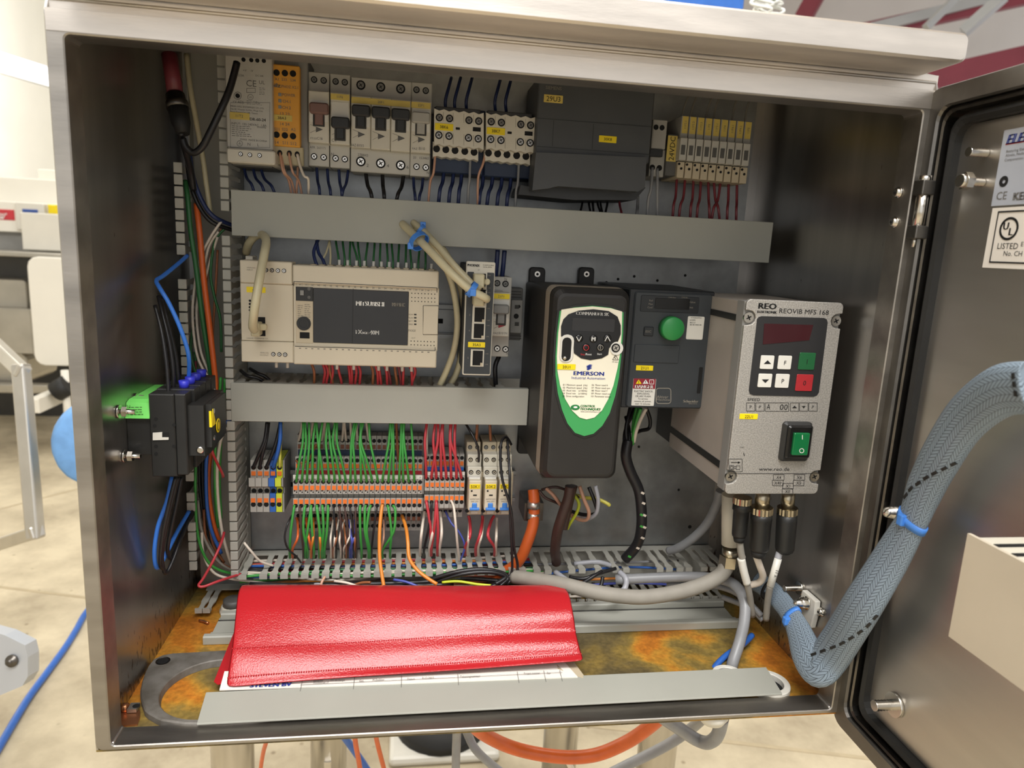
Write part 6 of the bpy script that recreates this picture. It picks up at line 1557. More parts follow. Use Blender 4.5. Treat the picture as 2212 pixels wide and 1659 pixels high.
# ---- network cables
kx = [(549, 712, .148), (546, 702, .140), (551, 660, .132), (561, 600, .140), (571, 548, .155), (575, 520, .172), (566, 507, .186), (552, 510, .194), (538, 525, .2), (532, 545, .215)]
W('network_cable', 'cream network cable rising from the controller socket to the long duct', None, 'w_cream', 9.5, kx, 'cable', n=10)
W('network_cable', 'cream network cable from the second switch socket up through the duct cover', None, 'w_cream', 9, [(1052, 646, .128), (1044, 641, .124), (1016, 626, .124), (975, 590, .130), (930, 543, .148), (900, 513, .165), (878, 492, .178), (870, 484, .186)], 'cable', n=10)
W('network_cable', 'cream network cable from the topmost switch socket up through the duct cover', None, 'w_cream', 7.5, [(1034, 618, .133), (1030, 622, .136), (1012, 606, .139), (980, 572, .146), (944, 530, .160), (915, 500, .174), (900, 487, .181), (893, 481, .186)], 'cable', n=10)
wires('network_cable', 'cream network cable looping behind the others from the long to the middle duct', 'network cables between the two ducts', 'w_cream', 7, [[(898, 490, .183), (930, 518, .170), (955, 560, .172), (978, 620, .180), (988, 690, .186), (982, 750, .192), (965, 800, .196), (950, 832, .2)], [(914, 498, .186), (958, 540, .190), (988, 600, .198), (1002, 660, .203), (1003, 730, .207), (988, 800, .209), (972, 832, .213)]], 'cable', n=10)
def tie(name, lab, x, y, Y, rp, tilt, w=.0048, head=(0, 0, 0), mat='blue_tie'):
    """cable tie: band round a bundle; tilt = bundle direction as a pixel offset"""
    c = A(x, y, Y); d = (A(x + tilt[0], y + tilt[1], Y + tilt[2]) - c).normalized(); r = rp * PX(x, y, Y)
    t_ = thing(name, lab, 'cable tie', tuple(c - Vector((0, 0, r))))
    u = d.orthogonal().normalized(); v = d.cross(u); n = 20
    L = [[c + d * h + (u * math.cos(2 * math.pi * i / n) + v * math.sin(2 * math.pi * i / n)) * q for i in range(n)] for h, q in ((-w / 2, r), (-w / 2, r + .0010), (w / 2, r + .0010), (w / 2, r))]
    add('band', MB().loops(L, False, False, False), mat, t_)
    hc_ = c + Vector(head) * r
    add('head', MB().box(hc_.x - .0026, hc_.x + .0026, hc_.y - .0028, hc_.y + .0015, hc_.z - .0030, hc_.z + .0030), mat, t_, .0006)
    return t_
tie('cable_tie', 'blue cable tie round the network cables near the duct cover', 905, 521, .160, 20, (30, 32, -.014), head=(-.9, -.2, -.55))
tie('cable_tie', 'blue cable tie round the network cables beside the switch', 1019, 625, .1265, 15, (30, 22, 0), head=(.1, -.9, -.4))
tie('cable_tie', 'open blue cable tie ring on the network cables by the duct cover', 908, 495, .176, 11, (20, 18, 0), .003, (.5, .2, .8))
# ---- breaker 21F1
wires('dark_blue_wire', 'dark blue wire rising from the breaker marked 21F1', 'wires above breaker 21F1', 'w_navy', 5, [[(1075, 540, .205), (1073, 570, .206), (1070, 602, .212)], [(1090, 541, .205), (1087, 575, .205), (1084, 602, .21)]])
W('black_wire', 'black wire falling from the breaker marked 21F1 into the middle duct', None, 'w_black', 5, [(1078, 770, .210), (1070, 790, .206), (1070, 815, .206), (1072, 845, .21)])
# ---- terminals: upper wires
def yb(x): return 917 + (x - 499) * .0015
gt = [(640, 654), (652, 661), (663, 668), (675, 676), (687, 690), (699, 687), (711, 704), (723, 713), (735, 719), (747, 728), (757, 759), (768, 763), (780, 778), (792, 777), (804, 780), (816, 800), (826, 840), (839, 847), (850, 850), (862, 866), (871, 870), (883, 873), (895, 891)]
for i, (x, xt) in enumerate(gt):
    W('green_wire', 'green wire plunging into the %s terminal of the long row' % ORD[i], 'green wires above the long terminal row', 'w_green', 2.7, [(x, 1041, .1945), (x + (xt - x) * .15, 1024, .190), (x + (xt - x) * .55, 990, .188), (xt, 955, .193), (xt + rnd.uniform(-4, 8), 912, .2)])
for x, xt in ((645, 653), (669, 676), (695, 701), (702, 704), (725, 721), (739, 742), (748, 744), (759, 757), (772, 770), (797, 791), (864, 872)):
    W('white_wire', 'white wire behind the green ones at the upper terminal level', 'white wires at the upper terminal level', 'w_white', 2.6, [(x, 952, .2235), (x + (xt - x) * .5, 936, .218), (xt, 912, .214)])
W('orange_wire', 'short orange jumper wire between two upper terminals', None, 'w_brown', 2.4, [(640, 995, .2105), (646, 1000, .206), (660, 998, .206), (669, 990, .208), (683, 960, .2)])
W('orange_wire', 'orange wire dropping through the upper terminal level', None, 'w_brown', 2.8, [(861, 996, .2105), (859, 975, .205), (857, 940, .207), (856, 912, .205)])
for i, (x, xt) in enumerate(((920.5, 918), (932, 946), (942.5, 936), (953, 952), (964, 956), (974.5, 972), (986, 982), (996.5, 973))):
    W('red_wire', 'red wire plunging into the %s terminal of the short group' % ORD[i], 'red wires above the short terminal group', 'w_red', 3, [(x, 1033, .1945), (x + (xt - x) * .1, 1018, .191), (x + (xt - x) * .55, 985, .188), (xt, 950, .192), (xt + rnd.uniform(-2, 5), 912, .2)])
W('white_wire', 'single white wire beside the red ones over the short terminal group', None, 'w_white', 2.8, [(921, 988, .2105), (922, 960, .207), (922.5, 912, .205)])
wires('black_wire', 'black feed wire dropping into the feed terminals', 'black wires above the feed terminals', 'w_black', 4, [[(547, 1010, .2035), (560, 980, .198), (572, 950, .199), (577, 912, .203)], [(561, 1010, .2035), (567, 980, .199), (575, 950, .2), (580, 912, .205)], [(575, 1010, .2035), (588, 980, .2), (598, 950, .202), (606, 912, .206)]])
W('blue_wire', 'blue feed wire dropping into the blue terminal', None, 'w_blue', 4.4, [(590, 1010, .2035), (598, 985, .198), (605, 950, .198), (606, 912, .202)])
W('yellow_green_wire', 'yellow earth wire in the striped terminal', None, 'w_yellow', 3, [(604.5, 1009, .2035), (605, 990, .2), (606, 960, .207), (609, 912, .212)])
wires('brown_wire', 'brown wire reaching down to the relay sockets', 'brown wires above the relays', 'w_brown', 3, [[(1029, 951, .21), (1030, 935, .206), (1031, 912, .208)], [(1060, 951, .21), (1059, 935, .206), (1058, 912, .208)]])
W('black_wire', 'black wire ending in a white ferrule at the relay sockets', None, 'w_black', 2.6, [(1034, 998, .192), (1034, 975, .190), (1026, 950, .190), (1012, 925, .197), (1004, 912, .203)])
W('black_lace', 'thin black lace hanging over the relay marked 50K3', None, 'w_black', 3, [(1104, 960, .20), (1094, 945, .19), (1083, 955, .176), (1081, 995, .170), (1086, 1040, .166), (1100, 1085, .164), (1106, 1120, .165), (1110, 1180, .168), (1118, 1230, .17), (1096, 1262, .165)])
W('black_lace', 'second thin black lace falling past the relays', None, 'w_black', 3, [(1096, 950, .195), (1098, 980, .185), (1101, 1030, .170), (1101, 1080, .167), (1103, 1130, .166), (1106, 1200, .168), (1104, 1240, .168), (1080, 1266, .16)])
# ---- terminals: lower wires down to the open bottom duct
def low(x, y0, xe, ye, bow=0, Y0=.1945, Ye=.205): return [(x, y0, Y0), (x + bow * .5, y0 + 12, Y0 - .004), (x + (xe - x) * .4 + bow, (y0 + ye) / 2, .188), (xe, ye - 18, .194), (xe, ye, Ye)]
for x, xe, bow in ((636, 626, -4), (660, 664, -6), (672, 678, 0), (684, 697, 2), (696, 695, 3), (708, 701, 1), (778, 781, -1), (790, 796, -4), (801, 799, -8), (837, 843, 6), (849, 827, 10), (672, 660, -3), (684, 690, 4)):
    W('green_wire', 'green wire hanging from the long terminal row to the bottom duct', 'green wires under the long terminal row', 'w_green', 2.9, low(x, 1092, xe, 1205, bow))
for x, xe, bow in ((640, 632, 6), (662, 672, 1), (676, 672, 2), (687, 692, 2)):
    W('orange_wire', 'slim orange wire under the lower terminal level', 'orange wires under the long terminal row', 'w_orange' if x > 670 else 'w_cable_orange', 2.8, low(x, 1118, xe, 1205, bow, .2105))
for x, xe, bow, mt_, nm, lb in ((720, 715, -4, 'w_white', 'white_wire', 'white'), (732, 722, -5, 'w_white', 'white_wire', 'white'), (745, 736, -8, 'w_white', 'white_wire', 'white'), (756, 742, 3, 'w_white', 'white_wire', 'white'),
                              (724, 720, 4, 'w_brown', 'brown_wire', 'brown'), (742, 748, 2, 'w_brown', 'brown_wire', 'brown'), (760, 766, 4, 'w_brown', 'brown_wire', 'brown'), (828, 824, 2, 'w_pink', 'brown_wire', 'brown'),
                              (754, 760, 3, 'w_violetblue', 'blue_wire', 'blue'), (766, 756, 2, 'w_violetblue', 'blue_wire', 'blue'), (824, 820, -2, 'w_violetblue', 'blue_wire', 'blue'),
                              (648, 655, 0, 'w_darkbrown', 'dark_wire', 'dark'), (720, 726, 2, 'w_black', 'dark_wire', 'dark'), (733, 740, 2, 'w_darkbrown', 'dark_wire', 'dark'), (744, 752, 4, 'w_darkbrown', 'dark_wire', 'dark'), (756, 765, 3, 'w_black', 'dark_wire', 'dark'), (768, 770, 0, 'w_darkbrown', 'dark_wire', 'dark'), (814, 803, -3, 'w_black', 'dark_wire', 'dark')):
    W(nm, 'thin %s wire fanning down from the long terminal row' % lb, 'thin %s wires under the long terminal row' % lb, mt_, 2.3, low(x, 1094 if lb == 'dark' else 1122, xe, 1205, bow, .1945 if lb == 'dark' else .2105))
W('orange_wire', 'orange wire falling from the terminals across the bottom duct behind the folder', None, 'w_orange', 4, [(826, 1090, .1945), (823, 1110, .189), (820, 1150, .180), (820, 1200, .172), (824, 1235, .164), (830, 1272, .155)])
W('orange_wire', 'orange wire curving from the terminals over the duct fingers to its bare end', None, 'w_orange', 4, [(868, 1113, .2105), (877, 1140, .195), (881, 1170, .182), (884, 1205, .172), (900, 1230, .166), (922, 1248, .160), (944, 1262, .156)])
W('black_wire', 'thin black wire bowing out beside the long terminal row', None, 'w_black', 2.2, [(636, 1105, .205), (622, 1130, .19), (615, 1160, .186), (622, 1185, .186), (640, 1202, .188), (650, 1215, .2)])
for x, xe, bow, mt_, lb in ((920, 930, 6, 'w_red', 'red'), (942, 932, 0, 'w_red', 'red'), (942, 945, 3, 'w_red', 'red')):
    W('red_wire', 'red wire hanging under the short terminal group', 'red wires under the short terminal group', mt_, 3.2, low(x, 1082, xe, 1200, bow))
W('black_wire', 'black wire hanging under the short terminal group', None, 'w_black', 2.8, low(932, 1083, 916, 1205, 0))
wires('white_wire', 'thick white wire hanging under the short terminal group', 'thick white wires under the short terminal group', 'w_white', 3.2, [low(917, 1104, 908, 1200, -3, .2105), low(950, 1104, 950, 1200, 4, .2105), low(938, 1104, 928, 1200, 0, .2105)])
W('white_wire', 'white wire curving away from the short terminal group to the bottom duct', None, 'w_white', 2.8, [(974, 1081, .1945), (980, 1095, .189), (984, 1130, .182), (988, 1175, .186), (992, 1212, .2)])
W('blue_wire', 'thin blue wire slanting under the short terminal group', None, 'w_violetblue', 2.2, [(962, 1104, .2105), (975, 1130, .2), (992, 1150, .196), (1004, 1180, .194), (994, 1212, .2)])
wires('dark_red_wire', 'dark red wire hanging from the relay sockets', 'dark red wires under the relays', 'w_red', 3.4, [low(1012, 1114, 1005, 1200, 6, .21), low(1042, 1114, 1028, 1200, 0, .21), low(1068, 1114, 1068, 1200, -14, .21)])
wires('white_wire', 'white wire hanging from the relay sockets', 'white wires under the relays', 'w_white', 3, [low(1014, 1118, 1010, 1200, 0, .215), low(1044, 1118, 1033, 1200, 0, .215), low(1073, 1118, 1071, 1200, 0, .215)])
for i, (mt_, lb) in enumerate((('w_green', 'green'), ('w_white', 'white'), ('w_dkgreen', 'dark green'), ('w_black', 'black'), ('w_blue', 'blue'), ('w_orange', 'orange'), ('w_red', 'red'), ('w_white', 'white'))):
    y0_ = .193 + .0050 * i; pts = [(.050 + .30 * k / 10, y0_ + .0022 * math.sin(k * 1.3 + i * 2), zc(.0368 + .0014 * math.sin(k * .9 + i * 1.7))) for k in range(11)]
    o = add(lb.replace(' ', '_') + '_wire', MB().tube(pts, .0015, 7, 4), mt_); tag(o, '%s wire just under the fingers of the open bottom duct' % lb, 'wire', 'wires just under the bottom duct fingers')
# ---- wires lying along inside the open bottom duct
cols = [('w_white', 'white'), ('w_green', 'green'), ('w_brown', 'brown'), ('w_violetblue', 'blue'), ('w_dkgreen', 'green'), ('w_black', 'black'), ('w_orange', 'orange'), ('w_white', 'white'), ('w_darkbrown', 'dark brown'), ('w_blue', 'blue'), ('w_red', 'red'), ('w_green', 'green'), ('w_grey', 'grey'), ('w_white', 'white')]
for i, (mt_, lb) in enumerate(cols):
    z = zc(.006 + .0022 * i); y0_ = .196 + .0028 * (i * 5 % 13)
    pts = []
    xe = .36 if i % 3 else .52
    for k in range(9):
        x = .046 + (xe - .046) * k / 8; pts.append((x, y0_ + .004 * math.sin(k * 1.7 + i), z + .003 * math.sin(k * 1.1 + i * 2.1)))
    o = add(lb.replace(' ', '_') + '_wire', MB().tube(pts, .0014, 7, 4), mt_); tag(o, '%s wire lying along inside the open bottom duct' % lb, 'wire', 'wires lying inside the bottom duct')
W('white_wire', 'white wire crossing from the upright duct into the bottom duct', None, 'w_white', 2.8, [(527, 1172, .19), (542, 1190, .188), (562, 1212, .192), (590, 1222, .2)])
wires('dark_cable', 'dark cable lying along the foot of the bottom duct behind the folder', 'dark cables along the bottom duct', 'w_black', 5, [[(540, 1262, .185), (640, 1264, .178), (760, 1262, .175), (900, 1258, .175), (1010, 1250, .178), (1090, 1256, .17)], [(600, 1268, .178), (700, 1264, .172), (850, 1266, .17), (980, 1262, .17)], [(930, 1252, .172), (985, 1236, .168), (1040, 1230, .168), (1085, 1238, .168), (1096, 1252, .166), (1060, 1268, .16)], [(940, 1258, .172), (1000, 1240, .166), (1060, 1236, .166), (1092, 1246, .166), (1070, 1262, .16)]], 'cable')
W('yellow_green_wire', 'yellow and green wire behind the red folder', None, 'earth_yellow', 3, [(955, 1258, .168), (990, 1256, .165), (1030, 1262, .163), (1070, 1266, .16)])
for x0, y0, x1, y1, mt_, lb in ((722, 1255, 780, 1270, 'w_white', 'white'), (760, 1266, 800, 1258, 'w_brown', 'brown'), (850, 1252, 905, 1268, 'w_violetblue', 'blue'), (702, 1246, 690, 1272, 'w_pink', 'pale brown'), (680, 1262, 700, 1268, 'w_ltgrey', 'light grey')):
    W('loose_wire', 'loose %s wire end behind the upper edge of the folder' % lb, None, mt_, 3, [(x0, y0, .17), ((x0 + x1) / 2, (y0 + y1) / 2 - 3, .166), (x1, y1, .162)])
# ---- big cables
cg = W('orange_cable', 'thick orange power cable clamped beside the black drive and dropping into the bottom duct', None, 'w_cable_orange', 12, [(1152, 1058, .205), (1154, 1085, .200), (1152, 1130, .196), (1140, 1170, .194), (1122, 1210, .196), (1090, 1235, .2), (1040, 1246, .2), (985, 1246, .205)], 'cable', n=12)
cl = thing('cable_clamp', 'two steel clamps holding the orange power cable beside the black drive', 'cable clamp', A(1153, 1125, .2))
for y in (1090, 1114):
    c = A(1153, y, .198); d = Vector((0.05, -.05, -1)).normalized()
    add('clamp_band', MB().cyl(c + Vector((0, 0, .0035)), c - Vector((0, 0, .0035)), .0066, n=18), 'tinned', cl)
add('clamp_bracket', MB().box(A(1130, 1100, .215).x, A(1170, 1100, .215).x, .206, .2445, A(1150, 1122, .21).z, A(1150, 1084, .21).z), 'steel_dark', cl)
W('brown_sleeve', 'dark brown spiral wrapped cable hanging under the black drive', None, 'w_darkbrown', 11, [(1232, 1050, .175), (1228, 1075, .175), (1216, 1110, .176), (1204, 1150, .18), (1199, 1190, .188), (1202, 1215, .2)], 'cable', n=12)
W('brown_sleeve', 'short dark brown sleeve with open end under the black drive', None, 'w_darkbrown', 8, [(1240, 1048, .185), (1232, 1080, .184), (1222, 1125, .184), (1218, 1142, .184)], 'cable', n=12)
wires('pink_wire', 'loose pale brown wire loop under the black drive', 'pale brown loops under the black drive', 'w_pink', 4, [[(1252, 1050, .18), (1262, 1080, .175), (1272, 1105, .175), (1268, 1122, .18), (1250, 1122, .19), (1235, 1112, .2)], [(1180, 1055, .195), (1196, 1070, .19), (1215, 1095, .19), (1240, 1118, .195), (1262, 1120, .2)]])
W('grey_wire', 'loose grey wire loop under the black drive', None, 'w_ltgrey', 4.4, [(1286, 1050, .18), (1292, 1080, .176), (1288, 1108, .178), (1272, 1120, .185), (1252, 1122, .195)])
W('black_wire', 'loose black wire loop under the black drive', None, 'w_black', 4, [(1272, 1052, .185), (1285, 1085, .18), (1288, 1108, .184), (1262, 1112, .195), (1232, 1104, .205)])
W('yellow_green_wire', 'yellow green earth wire under the black drive ending in a loop', None, 'earth_yellow', 3.4, [(1236, 1064, .19), (1250, 1085, .185), (1247, 1105, .185), (1232, 1130, .19), (1226, 1142, .195)])
W('yellow_wire', 'pale yellow wire with rounded end below the black drive', None, 'w_yellow', 4, [(1238, 1068, .215), (1262, 1075, .21), (1290, 1078, .2), (1312, 1088, .195), (1316, 1092, .195)])
wires('dark_wire', 'thin dark wire fanning under the black drive', 'thin dark wires under the black drive', 'w_darkbrown', 3, [[(1165, 1060, .2), (1178, 1075, .195), (1200, 1085, .195), (1226, 1098, .2)], [(1170, 1058, .205), (1200, 1052, .2), (1230, 1062, .2), (1250, 1075, .205)]])
# spiral wrapped loom from the dark grey drive
W('black_loom', 'black spiral wrapped wire loom curving from the dark grey drive to the bottom duct', None, 'w_black', 11, [(1357, 950, .180), (1352, 985, .178), (1362, 1020, .178), (1380, 1060, .178), (1386, 1110, .178), (1384, 1150, .18), (1374, 1180, .184), (1350, 1208, .19)], 'cable loom', n=12)
wires('green_wire', 'green wire between the dark grey drive and the black loom', 'green wires under the dark grey drive', 'w_green', 4, [[(1384, 882, .168), (1376, 905, .172), (1370, 930, .175), (1366, 960, .178)], [(1376, 880, .175), (1370, 905, .178), (1367, 935, .178)]])
W('white_wire', 'white wire between the dark grey drive and the black loom', None, 'w_white', 4, [(1396, 882, .165), (1384, 905, .170), (1374, 932, .174), (1369, 955, .178)])
wires('black_wire', 'black wire tangled under the dark grey drive', 'black wires under the dark grey drive', 'w_black', 4, [[(1362, 878, .19), (1356, 905, .185), (1352, 930, .182), (1355, 965, .18)], [(1370, 880, .195), (1364, 900, .19), (1356, 915, .188), (1350, 935, .185), (1348, 960, .182)], [(1395, 880, .2), (1404, 905, .2), (1402, 925, .2), (1385, 930, .195), (1372, 935, .185)], [(1352, 900, .2), (1358, 925, .19), (1360, 955, .182)]])
# grey cables
W('grey_cable', 'grey cable sweeping from behind the silver controller into the bottom duct', None, 'w_grey', 9, [(1556, 1060, .16), (1548, 1090, .165), (1528, 1130, .172), (1500, 1160, .18), (1468, 1182, .192), (1445, 1190, .205)], 'cable', n=12)
W('dirty_grey_cable', 'thick dusty grey cable sweeping from the brass gland behind the folder', None, 'w_dirty', 15.5, [(1570, 1222, .112), (1556, 1242, .110), (1520, 1262, .108), (1460, 1280, .108), (1380, 1290, .112), (1290, 1280, .120), (1215, 1262, .135), (1150, 1252, .155), (1110, 1246, .17)], 'cable', n=14)
W('grey_cable', 'grey cable lying along the bottom duct and bending down to the white gland nut', None, 'w_grey', 11, [(1330, 1252, .178), (1420, 1248, .165), (1500, 1246, .150), (1560, 1252, .130), (1592, 1268, .112), (1608, 1300, .098), (1608, 1340, .088), (1598, 1385, .080), (1584, 1428, .071), (1581, 1440, .070)], 'cable', n=12)
W('grey_cable', 'light grey cable looping between the duct fingers behind the folder', None, 'w_ltgrey', 6, [(1200, 1236, .185), (1222, 1252, .170), (1250, 1266, .160), (1285, 1276, .155)], 'cable', n=10)
W('grey_cable', 'light grey cable loop below the broken duct fingers', None, 'w_ltgrey', 6, [(1338, 1236, .18), (1352, 1250, .17), (1350, 1270, .165), (1335, 1282, .16), (1318, 1284, .155)], 'cable', n=10)
W('grey_cable', 'light grey wire lying in the bottom duct behind the fingers', None, 'w_ltgrey', 5, [(1240, 1218, .2), (1290, 1214, .198), (1320, 1222, .198)], 'cable', n=10)
wires('grey_cable', 'slim grey cable running towards the sleeve along the bottom duct', 'slim grey cables along the bottom duct', 'w_grey', 6, [[(1440, 1262, .170), (1520, 1262, .155), (1580, 1276, .135), (1620, 1304, .12), (1645, 1330, .11)], [(1560, 1290, .145), (1600, 1305, .13), (1630, 1322, .118), (1648, 1340, .11)]], 'cable')
wires('black_cable', 'thin black cable tangled below the broken duct fingers', 'thin black cables below the broken fingers', 'w_black', 4, [[(1230, 1246, .175), (1260, 1250, .168), (1290, 1240, .17), (1330, 1228, .178)], [(1255, 1262, .165), (1280, 1246, .166), (1300, 1234, .172)], [(1270, 1272, .16), (1296, 1268, .16), (1302, 1246, .165)]], 'cable')
W('blue_cable', 'blue cable lying on the rusty floor by the grey cable', None, 'w_blue', 6, [(1625, 1372, .105), (1605, 1392, .094), (1570, 1415, .083), (1545, 1440, .074), (1535, 1460, .068)], 'cable', n=10)
# plug leads
W('plug_lead', 'grey lead with white sleeve from the plug nearest the brass gland', None, 'w_dirty', 7, [(1597, 1166, .085), (1601, 1195, .085), (1604, 1205, .085)], 'cable', n=10)
W('white_sleeve', 'plain white marker sleeve on the plug lead', None, 'white_plastic', 8, [(1601, 1206, .085), (1607, 1235, .085), (1614, 1260, .086)], 'marker sleeve', n=10)
W('plug_lead', 'grey lead below the plain white sleeve', None, 'w_dirty', 6.5, [(1613, 1258, .086), (1620, 1290, .09), (1625, 1330, .096)], 'cable', n=10)
W('plug_lead', 'pale lead with printed tag from the middle plug', None, 'w_white', 7, [(1633, 1200, .082), (1642, 1225, .085), (1648, 1245, .09), (1640, 1258, .095), (1620, 1264, .1)], 'cable', n=10)
W('plug_lead', 'grey lead above the tag Y 11', None, 'w_ltgrey', 7, [(1685, 1190, .080), (1680, 1206, .080)], 'cable', n=10)
tg = thing('marker_sleeve', 'white marker sleeve printed Y 11 on the plug lead', 'marker sleeve', A(1668, 1265, .08))
a_, b_ = A(1681, 1206, .0795), A(1664, 1266, .0785)
add('sleeve', MB().cyl(a_, b_, .0034, n=14), 'white_plastic', tg)
t = Txt(); dv = (a_ - b_).normalized(); cc = (a_ + b_) / 2 + Vector((0, -.0036, .0)); t.at('Y 11', cc + Vector((.0, 0, 0)), .0030, None, 'c', dv, Vector((-dv.z, 0, dv.x))); t.out(tg, 'print_black')
W('plug_lead', 'grey lead below the tag Y 11', None, 'w_dirty', 6.5, [(1664, 1264, .0785), (1658, 1300, .085), (1655, 1338, .09)], 'cable', n=10)
# ---- braided sleeve from the floor over the frame to the door
def R(px_, x, y, Y): return px_ * PX(x, y, Y)
k1 = AX(2230, 838, .545); k2 = AX(2160, 846, .548); k3 = AX(2085, 905, .556); k4 = AX(2030, 990, .562); k5 = AX(1995, 1060, .566); k6 = AX(1970, 1125, .567)
k7 = AX(1925, 1205, .566); k8 = AX(1860, 1310, .560); k9 = A(1800, 1405, -.004); k10 = A(1785, 1438, -.006)
g = [A(1768, 1440, .004), A(1742, 1408, .020), A(1726, 1366, .038), A(1710, 1332, .055), A(1690, 1302, .078), A(1660, 1272, .105), A(1632, 1255, .125)]
for p in g: p.x = min(p.x, XR - .013)
sp_ = g[::-1] + [k10, k9, k8, k7, k6, k5, k4, k3, k2, k1]
rs_ = [.0095, .0100, .0100, .0098, .0125, .0155, .0170] + [.0180, .0178, .0170, .0150, .0122, .0145, .0150, .0150, .0150, .0150]
k10 = A(1782, 1440, -.006)
SLEEVE = MB().tube(sp_[:7] + sp_[8:], rs_[:7] + rs_[8:], 22, 8, True, (-.5, -.7, .4))
sl1 = add('braided_sleeve', SLEEVE, 'braid', None, 0, True)
tag(sl1, 'broad blue grey braided sleeve rising from the cabinet corner to the open door', 'cable sleeve')
# black tracer dashes woven into the sleeve: laid on its surface
from mathutils.bvhtree import BVHTree
def surface(o):
    mw = Matrix.Translation(o.location); return BVHTree.FromPolygons([mw @ v.co for v in o.data.vertices], [tuple(q.vertices) for q in o.data.polygons])
def on(tree, x, y, lift=.0002):
    d = _ray(x, y).normalized(); h = tree.ray_cast(CW, d)
    return None if h[0] is None else (h[0] + h[1] * (lift if h[1].dot(d) < 0 else -lift), h[1] if h[1].dot(d) < 0 else -h[1])
def patch(tree, name, x, y, dx, dy, w, mat, parent, lab=None):
    a_, b_ = on(tree, x - dx / 2, y - dy / 2), on(tree, x + dx / 2, y + dy / 2)
    if not a_ or not b_: return None
    d = (b_[0] - a_[0]); k_ = a_[1].cross(d).normalized() * w
    top = [a_[0] - k_, b_[0] - k_, b_[0] + k_, a_[0] + k_]; n_ = a_[1] * .0005
    return add(name, MB().loops([[q - n_ * 2 for q in top], [q + n_ for q in top]]), mat, parent)
tr = surface(sl1)
low_ = [(1758, 1413), (1778, 1406), (1800, 1398), (1820, 1389), (1839, 1378), (1858, 1365), (1876, 1350), (1891, 1333)]
up_ = [(1957, 1071), (1968, 1056), (1984, 1044), (2001, 1032), (2019, 1022), (2040, 1012), (2060, 1002)]
tp_ = [(2190, 812), (2192, 830), (2195, 850)]
for seq in (low_, up_, tp_):
    for i, (x, y) in enumerate(seq):
        u_ = seq[min(i + 1, len(seq) - 1)]; v_ = seq[max(i - 1, 0)]; L2 = math.hypot(u_[0] - v_[0], u_[1] - v_[1])
        patch(tr, 'tracer_dash', x, y, (u_[0] - v_[0]) / L2 * 12, (u_[1] - v_[1]) / L2 * 12, .0010, 'rubber', sl1)
# coloured wires showing through the gaps of the spiral loom
lm = bpy.data.objects['black_loom']; tl = surface(lm)
for x, y, mt_ in ((1388, 1065, 'w_white'), (1390, 1087, 'w_white'), (1386, 1112, 'w_green'), (1392, 1113, 'w_white'), (1386, 1137, 'w_green'), (1392, 1139, 'w_white'), (1388, 1162, 'w_white'), (1378, 1184, 'w_white'), (1360, 1202, 'w_green'), (1366, 988, 'w_white')):
    patch(tl, 'gap_wire', x, y, 6, 3, .0011, mt_, lm)
for yy_ in range(1000, 1200, 13):
    pass
# ties and bracket: bands follow the sleeve's own section
P_, L_r, T_ = SLEEVE.rings
def band(name, lab, near, w, mat, head_px, grow=.0010):
    k_ = min(range(len(P_)), key=lambda i: (P_[i] - near).length); c = P_[k_]; d = T_[k_]
    t_ = thing(name, lab, 'cable tie', tuple(c - Vector((0, 0, .012))))
    ring = [(Vector(q) - c) for q in L_r[k_]]
    Lb = [[c + d * h + q * (1 + e / q.length) for q in ring] for h, e in ((-w / 2, .0002), (-w / 2, grow + .0004), (w / 2, grow + .0004), (w / 2, .0002))]
    add('band', MB().loops(Lb, False, False, True), mat, t_)
    hp = on(tr, *head_px)
    hc_ = hp[0] if hp else c
    add('head', MB().box(hc_.x - .0036, hc_.x + .0036, hc_.y - .0036, hc_.y + .002, hc_.z - w * .75, hc_.z + w * .75), mat, t_, .001)
    return t_
band('cable_tie', 'blue cable tie round the braided sleeve at the dome nut on the door', k6, .0056, 'blue_tie', (1950, 1122))
band('cable_tie', 'blue cable tie fixing the narrow sleeve to the white bracket', g[3], .0046, 'blue_tie', (1700, 1340))
band('cable_tie', 'black cable tie round the narrow sleeve near the plug leads', g[5], .0030, 'rubber', (1655, 1285))
br = thing('tie_bracket', 'white tie bracket bolted to the cabinet wall with dome nut', 'bracket', AX(1758, 1345, XR))
p = AX(1756, 1302, XR); 
yy0, yy1 = p.y - .012, p.y + .010
add('bracket_plate', MB().loops([[(x, y, z) for y, z in ((yy0, p.z + .008), (yy1, p.z + .008), (yy1 + .002, p.z - .004), (yy1 + .004, p.z - .014), (yy0 + .002, p.z - .020), (yy0 - .001, p.z - .004))] for x in (XR - .006, XR - .0005)]), 'white_plastic', br, .001)
add('dome_nut', MB().lathe((XR - .006, p.y, p.z), (-1, 0, 0), [(0, .0062), (.0012, .0062), (.0012, .0052), (.006, .0052), (.0065, .0042), (.010, .0036), (.0125, .0022), (.0132, .0004)], 12), 'steel_screw', br)
